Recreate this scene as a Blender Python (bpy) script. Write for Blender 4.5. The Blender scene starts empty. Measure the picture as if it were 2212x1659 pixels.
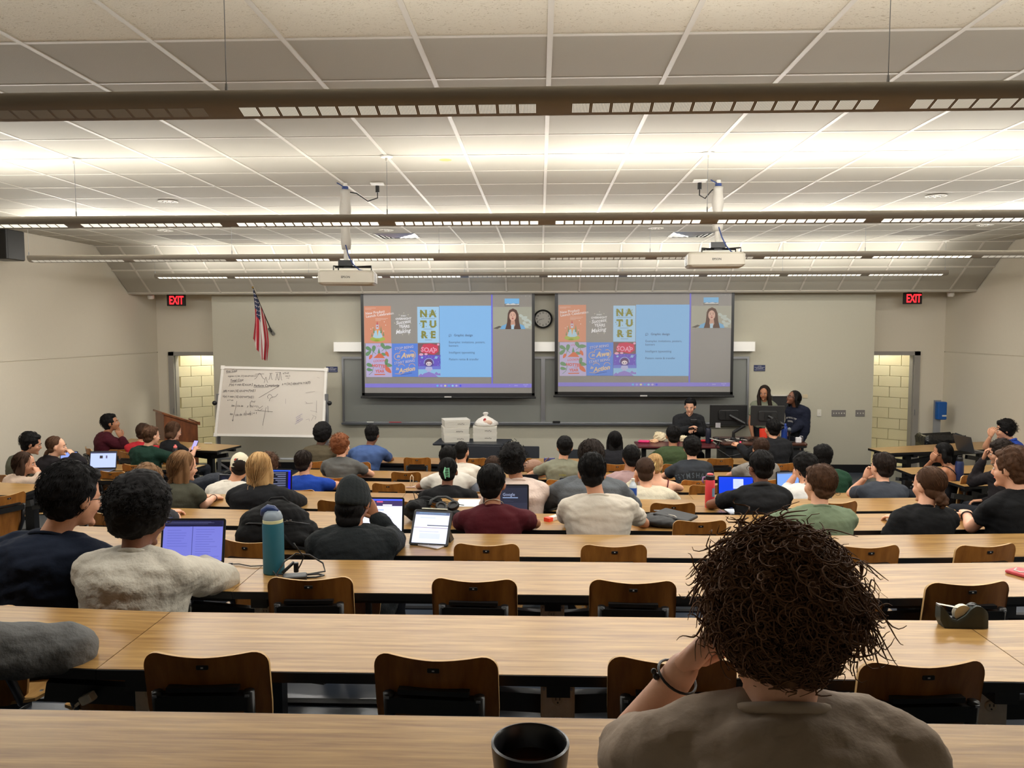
import bpy, math, random
import numpy as np
from mathutils import Vector, Matrix
from mathutils.bvhtree import BVHTree
random.seed(7); np.random.seed(7)
scene = bpy.context.scene
D = bpy.data
col = scene.collection
PI = math.pi

# ------------------------------------------------------------------ camera
CZ = 2.51                      # eye height above the front floor
FPX, YAW, PITCH, ROLL = 1700.0, -.0358, -.0705, -.0017
_f = np.array([math.sin(YAW)*math.cos(PITCH), math.cos(YAW)*math.cos(PITCH), math.sin(PITCH)])
_r = np.array([math.cos(YAW), -math.sin(YAW), 0.0]); _u = np.cross(_r, _f)
_c, _s = math.cos(ROLL), math.sin(ROLL)
_r, _u = _c*_r+_s*_u, -_s*_r+_c*_u
cam_data = D.cameras.new('camera'); cam = D.objects.new('camera', cam_data); col.objects.link(cam)
cam_data.sensor_width = 36; cam_data.lens = FPX*36/2212; cam_data.clip_start = .02
cam.matrix_world = Matrix(((_r[0], _u[0], -_f[0], 0), (_r[1], _u[1], -_f[1], 0), (_r[2], _u[2], -_f[2], CZ), (0, 0, 0, 1)))
scene.camera = cam

# ------------------------------------------------------------------ exposure, world
vs = scene.view_settings
scene.display_settings.display_device = 'sRGB'
vs.view_transform = 'Standard'; vs.look = 'None'; vs.gamma = 1; vs.use_curve_mapping = False
vs.exposure = 0.55
world = D.worlds.new('world'); scene.world = world; world.use_nodes = True
world.node_tree.nodes['Background'].inputs[0].default_value = (.9, .85, .78, 1)
world.node_tree.nodes['Background'].inputs[1].default_value = 0.02
try:
    scene.cycles.use_denoising = True; scene.cycles.max_bounces = 7; scene.cycles.diffuse_bounces = 5
    scene.cycles.glossy_bounces = 3; scene.cycles.sample_clamp_indirect = 6
    scene.cycles.caustics_reflective = False; scene.cycles.caustics_refractive = False
except Exception: pass

def area(name, loc, sx, sy, power, color=(1, .972, .915), up=True, rot=None):
    l = D.lights.new(name, 'AREA'); l.shape = 'RECTANGLE'; l.size = sx; l.size_y = sy
    l.energy = power; l.color = color
    o = D.objects.new(name, l); col.objects.link(o); o.location = loc
    if up: o.rotation_euler = (PI, 0, 0)
    if rot: o.rotation_euler = rot
    return o
# the lamp tubes inside the four hanging fixtures shine up at the ceiling (one light per lit 4 ft section)
FIX_Y = [2.98, 6.09, 9.20, 12.27]
FIX_X0, SEC = -6.06, 1.22
LIT = [[.15, .1, .1, .1, .22, .30, .25, .35, .7, .9],
       [1.2, 1.1, .7, .42, .75, 1.0, 1.1, 1.1, 1.1, 1.3],
       [1.5, .9, .8, 1.0, .75, .8, .8, 1.0, .9, 1.5],
       [.55, .5, .6, .6, .4, .45, .55, .55, .6, .55]]
UPW = 7.6
DNW = [15.5, 13.5, 16.0, 8.0]
for fi, fy in enumerate(FIX_Y):
    for k in range(10):
        if LIT[fi][k] > 0:
            for sg in (-1, 1):
                o = area('lamp_tube_light', (FIX_X0+SEC*(k+.5), fy+sg*.045, 3.40), 1.12, .06, UPW*LIT[fi][k], rot=(PI-sg*math.radians(48), 0, 0)); o.data.spread = math.radians(168)
            area('lamp_tube_light', (FIX_X0+SEC*(k+.5), fy, 3.278), 1.05, .03, DNW[fi]*(.35+.65*min(1, LIT[fi][k]*(2 if fi == 0 else 1))), up=False)
area('corridor_light', (-6.3, 15.1, 2.55), .5, .5, 38, (1, .95, .78), up=False)
area('corridor_light', (6.4, 15.2, 2.55), .5, .5, 38, (1, .95, .78), up=False)

for bx, tx in ((-1.35, -2.0), (2.4, 1.75)):      # the two projectors' beams
    l = D.lights.new('projector_beam', 'SPOT'); l.energy = 42; l.color = (.62, .66, 1); l.spot_size = math.radians(34); l.spot_blend = .35; l.shadow_soft_size = .03
    o = D.objects.new('projector_beam', l); col.objects.link(o); o.location = (bx, 7.5, 2.93)
    o.rotation_euler = Vector((tx-bx, 13.4-7.5, 2.75-2.93)).to_track_quat('-Z', 'Y').to_euler()

# ------------------------------------------------------------------ helpers
def at(px, py, Y):
    d = _f*FPX+_r*(px-1106)+_u*(829.5-py); t = Y/d[1]
    return Vector((d[0]*t, Y, CZ+d[2]*t))
def atz(px, py, Z):
    d = _f*FPX+_r*(px-1106)+_u*(829.5-py); t = (Z-CZ)/d[2]
    return Vector((d[0]*t, d[1]*t, Z))
def lin(c):
    return tuple(((x/255)/12.92 if x/255 <= .04045 else ((x/255+.055)/1.055)**2.4) for x in c)
MATS = {}
def mat(name, rgb, rough=.6, metal=0, emit=0, bump=None, vary=0, spec=.5, srgb=True, ecol=None, coat=0, vscale=(1, 1, 1), trans=0):
    """bump = (scale, strength[, detail]); vary = amount of tone variation from a noise"""
    if name in MATS: return MATS[name]
    c = lin(rgb) if srgb else rgb
    m = D.materials.new(name); m.use_nodes = True; nt = m.node_tree; b = nt.nodes['Principled BSDF']
    b.inputs['Base Color'].default_value = (*c, 1); b.inputs['Roughness'].default_value = rough
    b.inputs['Metallic'].default_value = metal; b.inputs['Specular IOR Level'].default_value = spec
    if coat: b.inputs['Coat Weight'].default_value = coat; b.inputs['Coat Roughness'].default_value = .25
    if trans: b.inputs['Transmission Weight'].default_value = trans
    if emit:
        e = lin(ecol) if ecol else c
        b.inputs['Emission Color'].default_value = (*e, 1); b.inputs['Emission Strength'].default_value = emit
    if bump or vary:
        tc = nt.nodes.new('ShaderNodeTexCoord'); mp = nt.nodes.new('ShaderNodeMapping')
        mp.inputs['Scale'].default_value = vscale
        nt.links.new(tc.outputs['Object'], mp.inputs[0])
    if bump:
        n = nt.nodes.new('ShaderNodeTexNoise'); n.inputs['Scale'].default_value = bump[0]
        n.inputs['Detail'].default_value = bump[2] if len(bump) > 2 else 3
        bp = nt.nodes.new('ShaderNodeBump'); bp.inputs['Strength'].default_value = 1
        bp.inputs['Distance'].default_value = bump[1]
        nt.links.new(mp.outputs[0], n.inputs['Vector']); nt.links.new(n.outputs[0], bp.inputs['Height'])
        nt.links.new(bp.outputs[0], b.inputs['Normal'])
    if vary:
        n2 = nt.nodes.new('ShaderNodeTexNoise'); n2.inputs['Scale'].default_value = bump[0]*.5 if bump else 4
        n2.inputs['Detail'].default_value = 4
        mx = nt.nodes.new('ShaderNodeMix'); mx.data_type = 'RGBA'
        mx.inputs[6].default_value = (*[x*(1-vary) for x in c], 1); mx.inputs[7].default_value = (*[min(1, x*(1+vary)) for x in c], 1)
        nt.links.new(mp.outputs[0], n2.inputs['Vector']); nt.links.new(n2.outputs[0], mx.inputs[0]); nt.links.new(mx.outputs[2], b.inputs['Base Color'])
    MATS[name] = m
    return m

def wood(name, c1, c2, rough=.3, scale=(1.2, 22, 22), spec=.5, gray=3.0):
    """laminate or veneer: long fibres along the object's X axis"""
    if name in MATS: return MATS[name]
    m = D.materials.new(name); m.use_nodes = True; nt = m.node_tree; b = nt.nodes['Principled BSDF']; L = nt.links.new
    tc = nt.nodes.new('ShaderNodeTexCoord'); mp = nt.nodes.new('ShaderNodeMapping'); mp.inputs['Scale'].default_value = scale
    oi = nt.nodes.new('ShaderNodeObjectInfo'); L(tc.outputs['Object'], mp.inputs[0])
    n = nt.nodes.new('ShaderNodeTexNoise'); n.noise_dimensions = '4D'; n.inputs['Scale'].default_value = gray; n.inputs['Detail'].default_value = 6; n.inputs['Roughness'].default_value = .6
    n.inputs['Distortion'].default_value = .25
    mul = nt.nodes.new('ShaderNodeMath'); mul.operation = 'MULTIPLY'; mul.inputs[1].default_value = 31
    L(oi.outputs['Random'], mul.inputs[0]); L(mul.outputs[0], n.inputs['W'])
    L(mp.outputs[0], n.inputs['Vector'])
    cr = nt.nodes.new('ShaderNodeValToRGB'); cr.color_ramp.elements[0].position = .35; cr.color_ramp.elements[1].position = .68
    cr.color_ramp.elements[0].color = (*lin(c1), 1); cr.color_ramp.elements[1].color = (*lin(c2), 1)
    L(n.outputs[0], cr.inputs[0]); L(cr.outputs[0], b.inputs['Base Color'])
    b.inputs['Roughness'].default_value = rough; b.inputs['Specular IOR Level'].default_value = spec
    bp = nt.nodes.new('ShaderNodeBump'); bp.inputs['Distance'].default_value = .0004; L(n.outputs[0], bp.inputs['Height']); L(bp.outputs[0], b.inputs['Normal'])
    MATS[name] = m
    return m

class MB:
    def __init__(s): s.v = []; s.f = []; s.m = []; s.n = 0
    def add(s, V, F, mi=0):
        b = s.n; V = [tuple(float(q) for q in p) for p in V]
        s.v += V; s.n += len(V)
        for f in F: s.f.append(tuple(i+b for i in f)); s.m.append(mi)
        return s
    def box(s, c, d, mi=0, M=None):
        V = []
        for x in (-.5, .5):
            for y in (-.5, .5):
                for z in (-.5, .5):
                    p = Vector((x*d[0], y*d[1], z*d[2]))
                    if M is not None: p = M @ p
                    V.append(p+Vector(c))
        return s.add(V, [(0, 1, 3, 2), (4, 6, 7, 5), (0, 4, 5, 1), (2, 3, 7, 6), (0, 2, 6, 4), (1, 5, 7, 3)], mi)
    def bar(s, a, b, w, h, mi=0):
        """box beam from a to b, width w (sideways), height h (up)"""
        a, b = Vector(a), Vector(b); d = (b-a); L = d.length; d.normalize()
        up = Vector((0, 0, 1)) if abs(d.z) < .95 else Vector((0, 1, 0))
        x = d.cross(up).normalized(); z = x.cross(d)
        M = Matrix((x, d, z)).transposed()
        return s.box((a+b)/2, (w, L, h), mi, M)
    def rbox(s, c, d, r, mi=0, M=None, seg=3):
        """box rounded in plan (about its local z) with a small top and bottom bevel"""
        P = rrect(d[0], d[1], r, seg); z0, z1 = -d[2]/2, d[2]/2; e = min(r*.5, d[2]*.25)
        rings = []
        for z, k in ((z0, e), (z0+e, 0), (z1-e, 0), (z1, e)):
            rings.append([Vector((x*(1-2*k/d[0]), y*(1-2*k/d[1]), z)) for x, y in P])
        if M is not None: rings = [[M @ p for p in R] for R in rings]
        return s.loft([[p+Vector(c) for p in R] for R in rings], mi)
    def loft(s, rings, mi=0, caps=True):
        n = len(rings[0]); V = [p for R in rings for p in R]; F = []
        for i in range(len(rings)-1):
            for j in range(n):
                k = (j+1) % n
                F.append((i*n+j, i*n+k, (i+1)*n+k, (i+1)*n+j))
        if caps: F.append(tuple(range(n-1, -1, -1))); F.append(tuple(range((len(rings)-1)*n, len(rings)*n)))
        return s.add(V, F, mi)
    def tube(s, pts, r, n=8, mi=0, dome=False, flat=None):
        P = [Vector(p) for p in pts]; R = list(r) if hasattr(r, '__len__') else [r]*len(P)
        if dome:
            d0 = (P[1]-P[0]).normalized(); d1 = (P[-1]-P[-2]).normalized()
            P = [P[0]-d0*R[0]*.8, P[0]-d0*R[0]*.45]+P+[P[-1]+d1*R[-1]*.45, P[-1]+d1*R[-1]*.8]
            R = [R[0]*.45, R[0]*.85]+R+[R[-1]*.85, R[-1]*.45]
        rings = []; up = None
        for i, p in enumerate(P):
            d = (P[min(i+1, len(P)-1)]-P[max(i-1, 0)]).normalized()
            if up is None: up = Vector((0, 0, 1)) if abs(d.z) < .9 else Vector((1, 0, 0))
            x = d.cross(up)
            x = x.normalized() if x.length > 1e-6 else Vector((1, 0, 0))
            y = x.cross(d).normalized(); up = y
            rings.append([p+(x*math.cos(a)+y*math.sin(a)*(flat or 1))*R[i] for a in [2*PI*j/n for j in range(n)]])
        return s.loft(rings, mi)
    def ell(s, c, r, M=None, mi=0, n=12, m=8):
        c = Vector(c); rings = []
        for i in range(1, m):
            t = PI*i/m; R = []
            for j in range(n):
                p = Vector((math.sin(t)*math.cos(2*PI*j/n)*r[0], math.sin(t)*math.sin(2*PI*j/n)*r[1], -math.cos(t)*r[2]))
                R.append(c+(M @ p if M is not None else p))
            rings.append(R)
        b = s.n; s.loft(rings, mi, caps=False)
        A = Vector((0, 0, -r[2])); B = Vector((0, 0, r[2]))
        if M is not None: A, B = M @ A, M @ B
        s.v += [tuple(c+A), tuple(c+B)]; ia, ib = s.n, s.n+1; s.n += 2
        for j in range(n):
            k = (j+1) % n
            s.f.append((ia, b+k, b+j)); s.m.append(mi); s.f.append((ib, b+(m-2)*n+j, b+(m-2)*n+k)); s.m.append(mi)
        return s
    def lathe(s, prof, c=(0, 0, 0), n=20, mi=0, M=None, caps=True):
        rings = []
        for r, z in prof:
            R = [Vector((r*math.cos(2*PI*j/n), r*math.sin(2*PI*j/n), z)) for j in range(n)]
            if M is not None: R = [M @ p for p in R]
            rings.append([p+Vector(c) for p in R])
        return s.loft(rings, mi, caps)
    def quad(s, a, b, c, d, mi=0): return s.add([a, b, c, d], [(0, 1, 2, 3)], mi)
    def build(s, name, mats, parent=None, loc=None, smooth=False, rot=None):
        me = D.meshes.new(name); me.from_pydata(s.v, [], s.f)
        if not isinstance(mats, (list, tuple)): mats = [mats]
        for m in mats: me.materials.append(m)
        if any(s.m): me.polygons.foreach_set('material_index', s.m)
        if smooth:
            me.polygons.foreach_set('use_smooth', [True]*len(me.polygons))
            if smooth == 'a': me.set_sharp_from_angle(angle=math.radians(38))
        o = D.objects.new(name, me); col.objects.link(o)
        if parent is not None: o.parent = parent
        if loc is not None: o.location = loc
        if rot is not None: o.rotation_euler = rot
        return o
def rrect(w, h, r, seg=3):
    P = []
    for cx, cy, a0 in ((w/2-r, h/2-r, 0), (-w/2+r, h/2-r, 90), (-w/2+r, -h/2+r, 180), (w/2-r, -h/2+r, 270)):
        for i in range(seg+1):
            a = math.radians(a0+90*i/seg); P.append((cx+r*math.cos(a), cy+r*math.sin(a)))
    return P
def tag(o, label=None, cat=None, group=None, kind=None):
    if label: o['label'] = label
    if cat: o['category'] = cat
    if group: o['group'] = group
    if kind: o['kind'] = kind
    return o
def thing(name, label, cat, loc, rz=0, group=None):
    o = D.objects.new(name, None); col.objects.link(o); o.location = loc; o.rotation_euler = (0, 0, rz); o.empty_display_size = .1
    return tag(o, label, cat, group)
def struct(o): o['kind'] = 'structure'; return o
def dup(o, parent=None):
    c = o.copy(); col.objects.link(c); c.parent = parent
    for ch in o.children: dup(ch, c)
    return c
_TX = {}
def text_geo(s, size=1, bold=0, align='LEFT', shear=0):
    """vertices and faces of a piece of lettering, in its own XY plane"""
    key = (s, bold, align, shear)
    if key not in _TX:
        cu = D.curves.new('t', 'FONT'); cu.body = s; cu.size = 1; cu.offset = bold; cu.align_x = align; cu.resolution_u = 2; cu.shear = shear
        o = D.objects.new('t', cu); me = D.meshes.new_from_object(o)
        _TX[key] = ([tuple(v.co) for v in me.vertices], [tuple(p.vertices) for p in me.polygons])
        D.objects.remove(o); D.meshes.remove(me)
    V, F = _TX[key]
    return [Vector(p)*size for p in V], F
def add_text(mb, s, M, size, mi=0, bold=0, align='LEFT', shear=0, fn=None):
    V, F = text_geo(s, size, bold, align, shear)
    V = [fn(p) for p in V] if fn else [M @ p for p in V]
    return mb.add(V, F, mi)
def frame(o, x, y):
    """4x4 placing local X, Y axes along world x, y at o"""
    x = Vector(x).normalized(); z = x.cross(Vector(y)).normalized(); y = z.cross(x)
    return Matrix.Translation(Vector(o)) @ Matrix((x, y, z)).transposed().to_4x4()

# ------------------------------------------------------------------ shared materials
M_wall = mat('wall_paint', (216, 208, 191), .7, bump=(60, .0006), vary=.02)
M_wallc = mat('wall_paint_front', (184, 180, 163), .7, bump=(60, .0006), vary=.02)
M_floor = mat('floor_epoxy', (62, 70, 82), .28, bump=(9, .0012), vary=.12)
M_black = mat('black_steel', (17, 17, 18), .38, bump=(160, .0001))
M_edge = mat('black_edge', (12, 12, 13), .45)
M_lam = wood('oak_laminate', (134, 98, 53), (178, 141, 84), .3, (1.1, 20, 20), .3)
M_ply = wood('chair_plywood', (128, 78, 28), (166, 108, 46), .35, (8, 8, 1.4))
M_plyedge = mat('plywood_edge', (196, 158, 104), .5, bump=(200, .0002))
M_white = mat('white_enamel', (214, 210, 200), .5)
M_grid = mat('grid_rail_paint', (196, 190, 178), .5)
M_alu = mat('aluminium', (150, 152, 156), .35, .8, bump=(200, .0001))
M_steel = mat('galvanised_steel', (186, 180, 168), .5, .05, bump=(90, .0005), vary=.2)
M_blackpl = mat('black_plastic', (14, 14, 15), .4)
# ------------------------------------------------------------------ room shell
XL, XR, YB, ZC = -7.06, 7.20, -2.6, CZ+1.318
YS0, YS1, ZS1 = 12.33, 13.33, CZ+.605      # the ceiling slopes down between these
YW, YA = 13.75, 14.30                      # front wall, recessed alcove wall
ROWS = {0: (1.75, .89), 1: (2.71, 1.01), 2: (3.74, 1.125), 3: (4.72, 1.25), 4: (5.73, 1.363), 5: (6.72, 1.467),
        6: (7.63, 1.62), 7: (8.74, 1.73), 8: (9.62, 1.77), 9: (10.65, 1.77)}
TD, TH = .48, .74
def top_z(k): return CZ-ROWS[k][1]
def tread(k): return top_z(k)-TH
def bend(X): return .07*max(0, abs(X-.06)-1.38)
def far(k, X): return ROWS[k][0]+bend(X)
def near(k, X): return far(k, X)-TD
# stepped floor: one slab per tread, its riser in front
fl = MB(); 
edges = [ROWS[k][0]+.06 for k in range(8)]
zs = [tread(k) for k in range(8)]
zs[0] = tread(0)
y0 = YB-.1
for k in range(7):
    y1 = edges[k]
    fl.box((.07, (y0+y1)/2, (zs[k]-.3)/2), (XR-XL+.4, y1-y0, zs[k]+.3)); y0 = y1
fl.box((.07, (y0+YA+2.2)/2, -.05), (XR-XL+.4, YA+2.2-y0, .1))
floor = struct(fl.build('floor', M_floor))
M_nose = mat('black_stair_nosing', (20, 21, 24), .5, bump=(80, .0006))
for k in range(7):
    e = edges[k]
    o = MB().box((0, 0, 0), (XR-XL, .05, .012)).build('stair_nosing', M_nose, floor, (.07, e-.024, zs[k]+.005))
def wall(name, boxes, m=M_wall):
    mb = MB()
    for (x0, y0, z0, x1, y1, z1) in boxes: mb.box(((x0+x1)/2, (y0+y1)/2, (z0+z1)/2), (x1-x0, y1-y0, z1-z0))
    return struct(mb.build(name, m))
# side walls: lower and upper half with a recessed joint line between them
ZJ = 2.08
wl = wall('wall_left', [(XL-.2, YB, 0, XL, YA, ZJ-.006), (XL-.2, YB, ZJ+.006, XL, YA, ZC+.2), (XL-.2, YB, ZJ-.006, XL-.012, YA, ZJ+.006)])
wr = wall('wall_right', [(XR, YB, 0, XR+.2, YA, ZJ-.006), (XR, YB, ZJ+.006, XR+.2, YA, ZC+.2), (XR+.012, YB, ZJ-.006, XR+.2, YA, ZJ+.006)])
wb = wall('wall_back', [(XL-.2, YB-.2, 0, XR+.2, YB, ZC+.2)])
# front wall block between the two alcoves
XF0, XF1 = -5.79, 5.74
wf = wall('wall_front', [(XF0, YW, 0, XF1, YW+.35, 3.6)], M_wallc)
# alcove walls with a door opening each
LD0, LD1 = at(372, 800, YA).x, XF0+.28
RD0, RD1 = XF1-.28, at(1979, 800, YA).x
ZD = at(372, 760, YA).z
wa = wall('wall_alcove_left', [(XL, YA, 0, LD0, YA+.16, 3.6), (LD0, YA, ZD, XF0+.02, YA+.16, 3.6)])
wc = wall('wall_alcove_right', [(RD1, YA, 0, XR, YA+.16, 3.6), (XF1-.02, YA, ZD, RD1, YA+.16, 3.6)])
# door frames (steel, painted grey)
M_frame = mat('door_frame_paint', (150, 146, 140), .45)
def doorframe(n, xa, side):
    r = thing('door_%d' % n, None, None, (xa, YA, 0)); struct(r)
    for nm, w, d, off in (('door_jamb', .10, .20, 0), ('door_stop', .04, .10, .07)):
        MB().box((side*(off+w/2-.05), .06, ZD/2), (w, d, ZD)).build(nm, M_frame, r)
    wd = .95
    MB().box((side*(wd/2-.05), .06, ZD-.035), (wd, .20, .07)).build('door_head', M_frame, r)
    MB().box((side*.02, -.045, 1.0), (.012, .012, .1)).build('hinge', M_alu, r)
    return r
doorframe(1, LD0, 1); doorframe(2, RD1, -1)
# corridor block walls seen through the doors: every block a piece
M_cmu = mat('painted_block', (226, 218, 188), .6, bump=(120, .0012), vary=.04)
M_joint = mat('painted_joint', (206, 198, 164), .8)
def cmu(name, a, b):
    a, b = Vector(a), Vector(b); d = b-a; L = d.length; d.normalize(); ang = math.atan2(d.y, d.x)
    w = MB().box((L/2, .06, 1.35), (L, .1, 2.7)).build(name, M_joint, None, a, rot=(0, 0, ang)); struct(w)
    bm = MB().rbox((0, 0, 0), (.392, .03, .192), .004, seg=1).build('block', M_cmu, w)
    first = True
    for j in range(13):
        n = int(L/.4)+1
        for i in range(n):
            x = .2+i*.4-(.2 if j % 2 else 0)
            if x < .19 or x > L-.19: continue
            o = bm if first else bm.copy()
            if not first: col.objects.link(o)
            first = False; o.parent = w; o.location = (x, .0, .1+j*.2)
cmu('wall_corridor_left', (-7.0, YA+.3, 0), (-5.2, YA+2.1, 0))
cmu('wall_corridor_right', (5.1, YA+2.1, 0), (7.15, YA+.3, 0))
struct(MB().box((-6.1, YA+1.2, 2.75), (2.4, 2.2, .1)).build('ceiling_corridor_left', M_white))
struct(MB().box((6.2, YA+1.2, 2.75), (2.4, 2.2, .1)).build('ceiling_corridor_right', M_white))
MB().box((6.3, YA+1.1, .004), (2.3, 2.0, .008)).build('floor_corridor_right', mat('corridor_tile', (200, 190, 150), .35, bump=(6, .0003)))['kind'] = 'structure'
MB().box((-6.3, YA+1.1, .004), (1.6, 2.0, .008)).build('floor_corridor_left', MATS['corridor_tile'])['kind'] = 'structure'
# black cove base along the front wall
M_cove = mat('black_cove_base', (16, 17, 20), .35)
struct(MB().box(((XF0+XF1)/2, YW-.006, .07), (XF1-XF0, .012, .14)).build('baseboard_front', M_cove))
struct(MB().box((XL+.006, 7.0, .07), (.012, 14, .14)).build('baseboard_left', M_cove))
struct(MB().box((XR-.006, 7.0, .07), (.012, 14, .14)).build('baseboard_right', M_cove))

# ------------------------------------------------------------------ ceiling: suspended grid, every tile a piece
M_tileF = D.materials.new('fissured_tile'); M_tileF.use_nodes = True
nt = M_tileF.node_tree; b = nt.nodes['Principled BSDF']; b.inputs['Roughness'].default_value = .85
tc = nt.nodes.new('ShaderNodeTexCoord'); oi = nt.nodes.new('ShaderNodeObjectInfo'); va = nt.nodes.new('ShaderNodeVectorMath')
nt.links.new(tc.outputs['Object'], va.inputs[0]); nt.links.new(oi.outputs['Location'], va.inputs[1])
mp = nt.nodes.new('ShaderNodeMapping'); mp.inputs['Scale'].default_value = (26, 62, 10); mp.inputs['Rotation'].default_value = (0, 0, .5)
nt.links.new(va.outputs[0], mp.inputs[0])
n = nt.nodes.new('ShaderNodeTexNoise'); n.inputs['Scale'].default_value = 1.4; n.inputs['Detail'].default_value = 1; n.inputs['Distortion'].default_value = 2.2
nt.links.new(mp.outputs[0], n.inputs['Vector'])
cr = nt.nodes.new('ShaderNodeValToRGB'); cr.color_ramp.elements[0].position = .655; cr.color_ramp.elements[1].position = .69
cr.color_ramp.elements[0].color = (*lin((214, 207, 190)), 1); cr.color_ramp.elements[1].color = (*lin((172, 160, 138)), 1)
nt.links.new(n.outputs[0], cr.inputs[0]); nt.links.new(cr.outputs[0], b.inputs['Base Color'])
bp = nt.nodes.new('ShaderNodeBump'); bp.inputs['Distance'].default_value = .002; bp.invert = True
nt.links.new(n.outputs[0], bp.inputs['Height']); nt.links.new(bp.outputs[0], b.inputs['Normal'])
M_tile = mat('smooth_tile', (170, 165, 152), .8, bump=(160, .0005), vary=.015)
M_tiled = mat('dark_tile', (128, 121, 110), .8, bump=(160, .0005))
W = .61; GX0, GY0 = .044, 3.655
ceiling = struct(MB().box((.07, (YB+YS0)/2, ZC+.06), (XR-XL, YS0-YB, .06)).build('ceiling', M_grid))
tile_me = {}
def tile_mesh(m):
    if m.name not in tile_me:
        o = MB().box((0, 0, 0), (W-.022, W-.022, .014)).build('ceiling_tile', m); tile_me[m.name] = o.data; D.objects.remove(o)
    return tile_me[m.name]
far_tiles = MB()
ntile = 0
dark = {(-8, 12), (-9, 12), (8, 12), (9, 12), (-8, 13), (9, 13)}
for j in range(-11, 15):
    yc = GY0+W*(j+.5)
    if yc+W/2 > YS0+.02 or yc-W/2 < YB: 
        if yc-W/2 > YS0-.1: continue
    for i in range(-12, 12):
        xc = GX0+W*(i+.5); x0, x1 = max(xc-W/2, XL), min(xc+W/2, XR)
        y0, y1 = max(yc-W/2, YB), min(yc+W/2, YS0)
        if x1-x0 < .05 or y1-y0 < .05: continue
        full = (x1-x0 > W-.01) and (y1-y0 > W-.01)
        vis = yc > 2.6 and abs(xc+.3)-.35 < .70*yc and ntile < 299
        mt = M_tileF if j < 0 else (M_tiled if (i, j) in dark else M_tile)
        if vis:
            if full: o = D.objects.new('ceiling_tile', tile_mesh(mt)); col.objects.link(o); o.location = (xc, yc, ZC+.009)
            else: o = MB().box((0, 0, 0), (x1-x0-.022, y1-y0-.022, .014)).build('ceiling_tile', mt, None, ((x0+x1)/2, (y0+y1)/2, ZC+.009))
            o.parent = ceiling; ntile += 1
        else: far_tiles.box(((x0+x1)/2, (y0+y1)/2, ZC+.009), (x1-x0-.022, y1-y0-.022, .014))
o = far_tiles.build('ceiling_tile', M_tile, ceiling); o['kind'] = 'stuff'
for i in range(-11, 13):
    x = GX0+W*i
    if XL+.02 < x < XR-.02: MB().box((0, 0, 0), (.026, YS0-YB, .01)).build('grid_rail', M_grid, ceiling, (x, (YB+YS0)/2, ZC+.003))
for j in range(-10, 15):
    y = GY0+W*j
    if YB < y < YS0: MB().box((0, 0, 0), (XR-XL, .018 if j != 0 else .026, .008)).build('grid_rail', M_grid, ceiling, (.07, y, ZC+.0035))
# sloped ceiling above the screens
sv = Vector((0, YS1-YS0, ZS1-ZC)); SL = sv.length; sa = math.atan2(sv.z, sv.y)
slope = struct(MB().box((0, SL/2, .05), (XR-XL, SL, .05)).build('ceiling_slope', M_grid, None, (.07, YS0, ZC), rot=(sa, 0, 0)))
for r_ in range(2):
    for i in range(-12, 12):
        xc = GX0+W*(i+.5)-.07; x0, x1 = max(xc-W/2, XL-.07), min(xc+W/2, XR-.07)
        if x1-x0 < .05: continue
        h_ = SL/2-.02
        o = MB().box((0, 0, 0), (x1-x0-.024, h_, .014)).build('ceiling_tile', M_tile, slope, ((x0+x1)/2, SL/4*(1+2*r_), .014))
for i in range(-11, 13):
    x = GX0+W*i-.07
    if XL < x+.07 < XR: MB().box((0, 0, 0), (.028, SL, .012)).build('grid_rail', M_grid, slope, (x, SL/2, .002))
for yy in (.012, SL/2, SL-.012): MB().box((0, 0, 0), (XR-XL, .024, .012)).build('grid_rail', M_grid, slope, (0, yy, .001))
MB().box((0, 0, 0), (XR-XL, .03, .05)).build('edge_trim', M_grid, slope, (0, SL+.005, .02))
# bulkhead behind the slope
struct(MB().box((.07, YA-.1, ZS1+.12), (XR-XL, 1.4, .04)).build('ceiling_bulkhead', M_white))
# small round stain left on one tile
MB().lathe([(.05, 0), (.04, -.001)], n=9).build('water_stain', mat('stain', (186, 160, 100), .9), ceiling, tuple(atz(962, 346, ZC-.0)[:2])+(ZC+.0012,))

# ------------------------------------------------------------------ hanging linear fixtures
M_fix = mat('fixture_enamel', (146, 138, 126), .42, bump=(300, .0001))
def cellmat(nm, e):
    m = mat(nm, (150, 145, 132), .5, emit=e, ecol=(255, 246, 226))
    if len(m.node_tree.nodes) < 5:
        t = m.node_tree; bb = t.nodes['Principled BSDF']; tc = t.nodes.new('ShaderNodeTexCoord'); ch = t.nodes.new('ShaderNodeTexWave')
        ch.wave_type = 'BANDS'; ch.bands_direction = 'X'; ch.inputs['Scale'].default_value = 60
        mr = t.nodes.new('ShaderNodeMapRange'); mr.inputs[1].default_value = .3; mr.inputs[2].default_value = .55; mr.inputs[3].default_value = .15*e; mr.inputs[4].default_value = e*1.2
        t.links.new(tc.outputs['Object'], ch.inputs['Vector']); t.links.new(ch.outputs[1], mr.inputs[0]); t.links.new(mr.outputs[0], bb.inputs['Emission Strength'])
    return m
CM = {0: cellmat('louver_off', .02), 1: cellmat('louver_dim', .38), 2: cellmat('louver_lit', 1.1), 3: mat('louver_bright', (200, 195, 180), .5, emit=1.0, ecol=(255, 248, 232))}
LV = [[0, 0, 0, 0, 1, 1, 1, 1, 2, 2], [1, 2, 2, 3, 3, 3, 3, 3, 3, 3], [1, 1, 3, 2, 0, 1, 1, 2, 3, 1], [3, 3, 3, 3, 1, 3, 3, 3, 3, 3]]
ZF = CZ+.866
names = ['nearest the camera, over the back desk rows', 'second from the camera', 'third from the camera, behind the projector pipes', 'farthest and shortest, in front of the screens']
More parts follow.
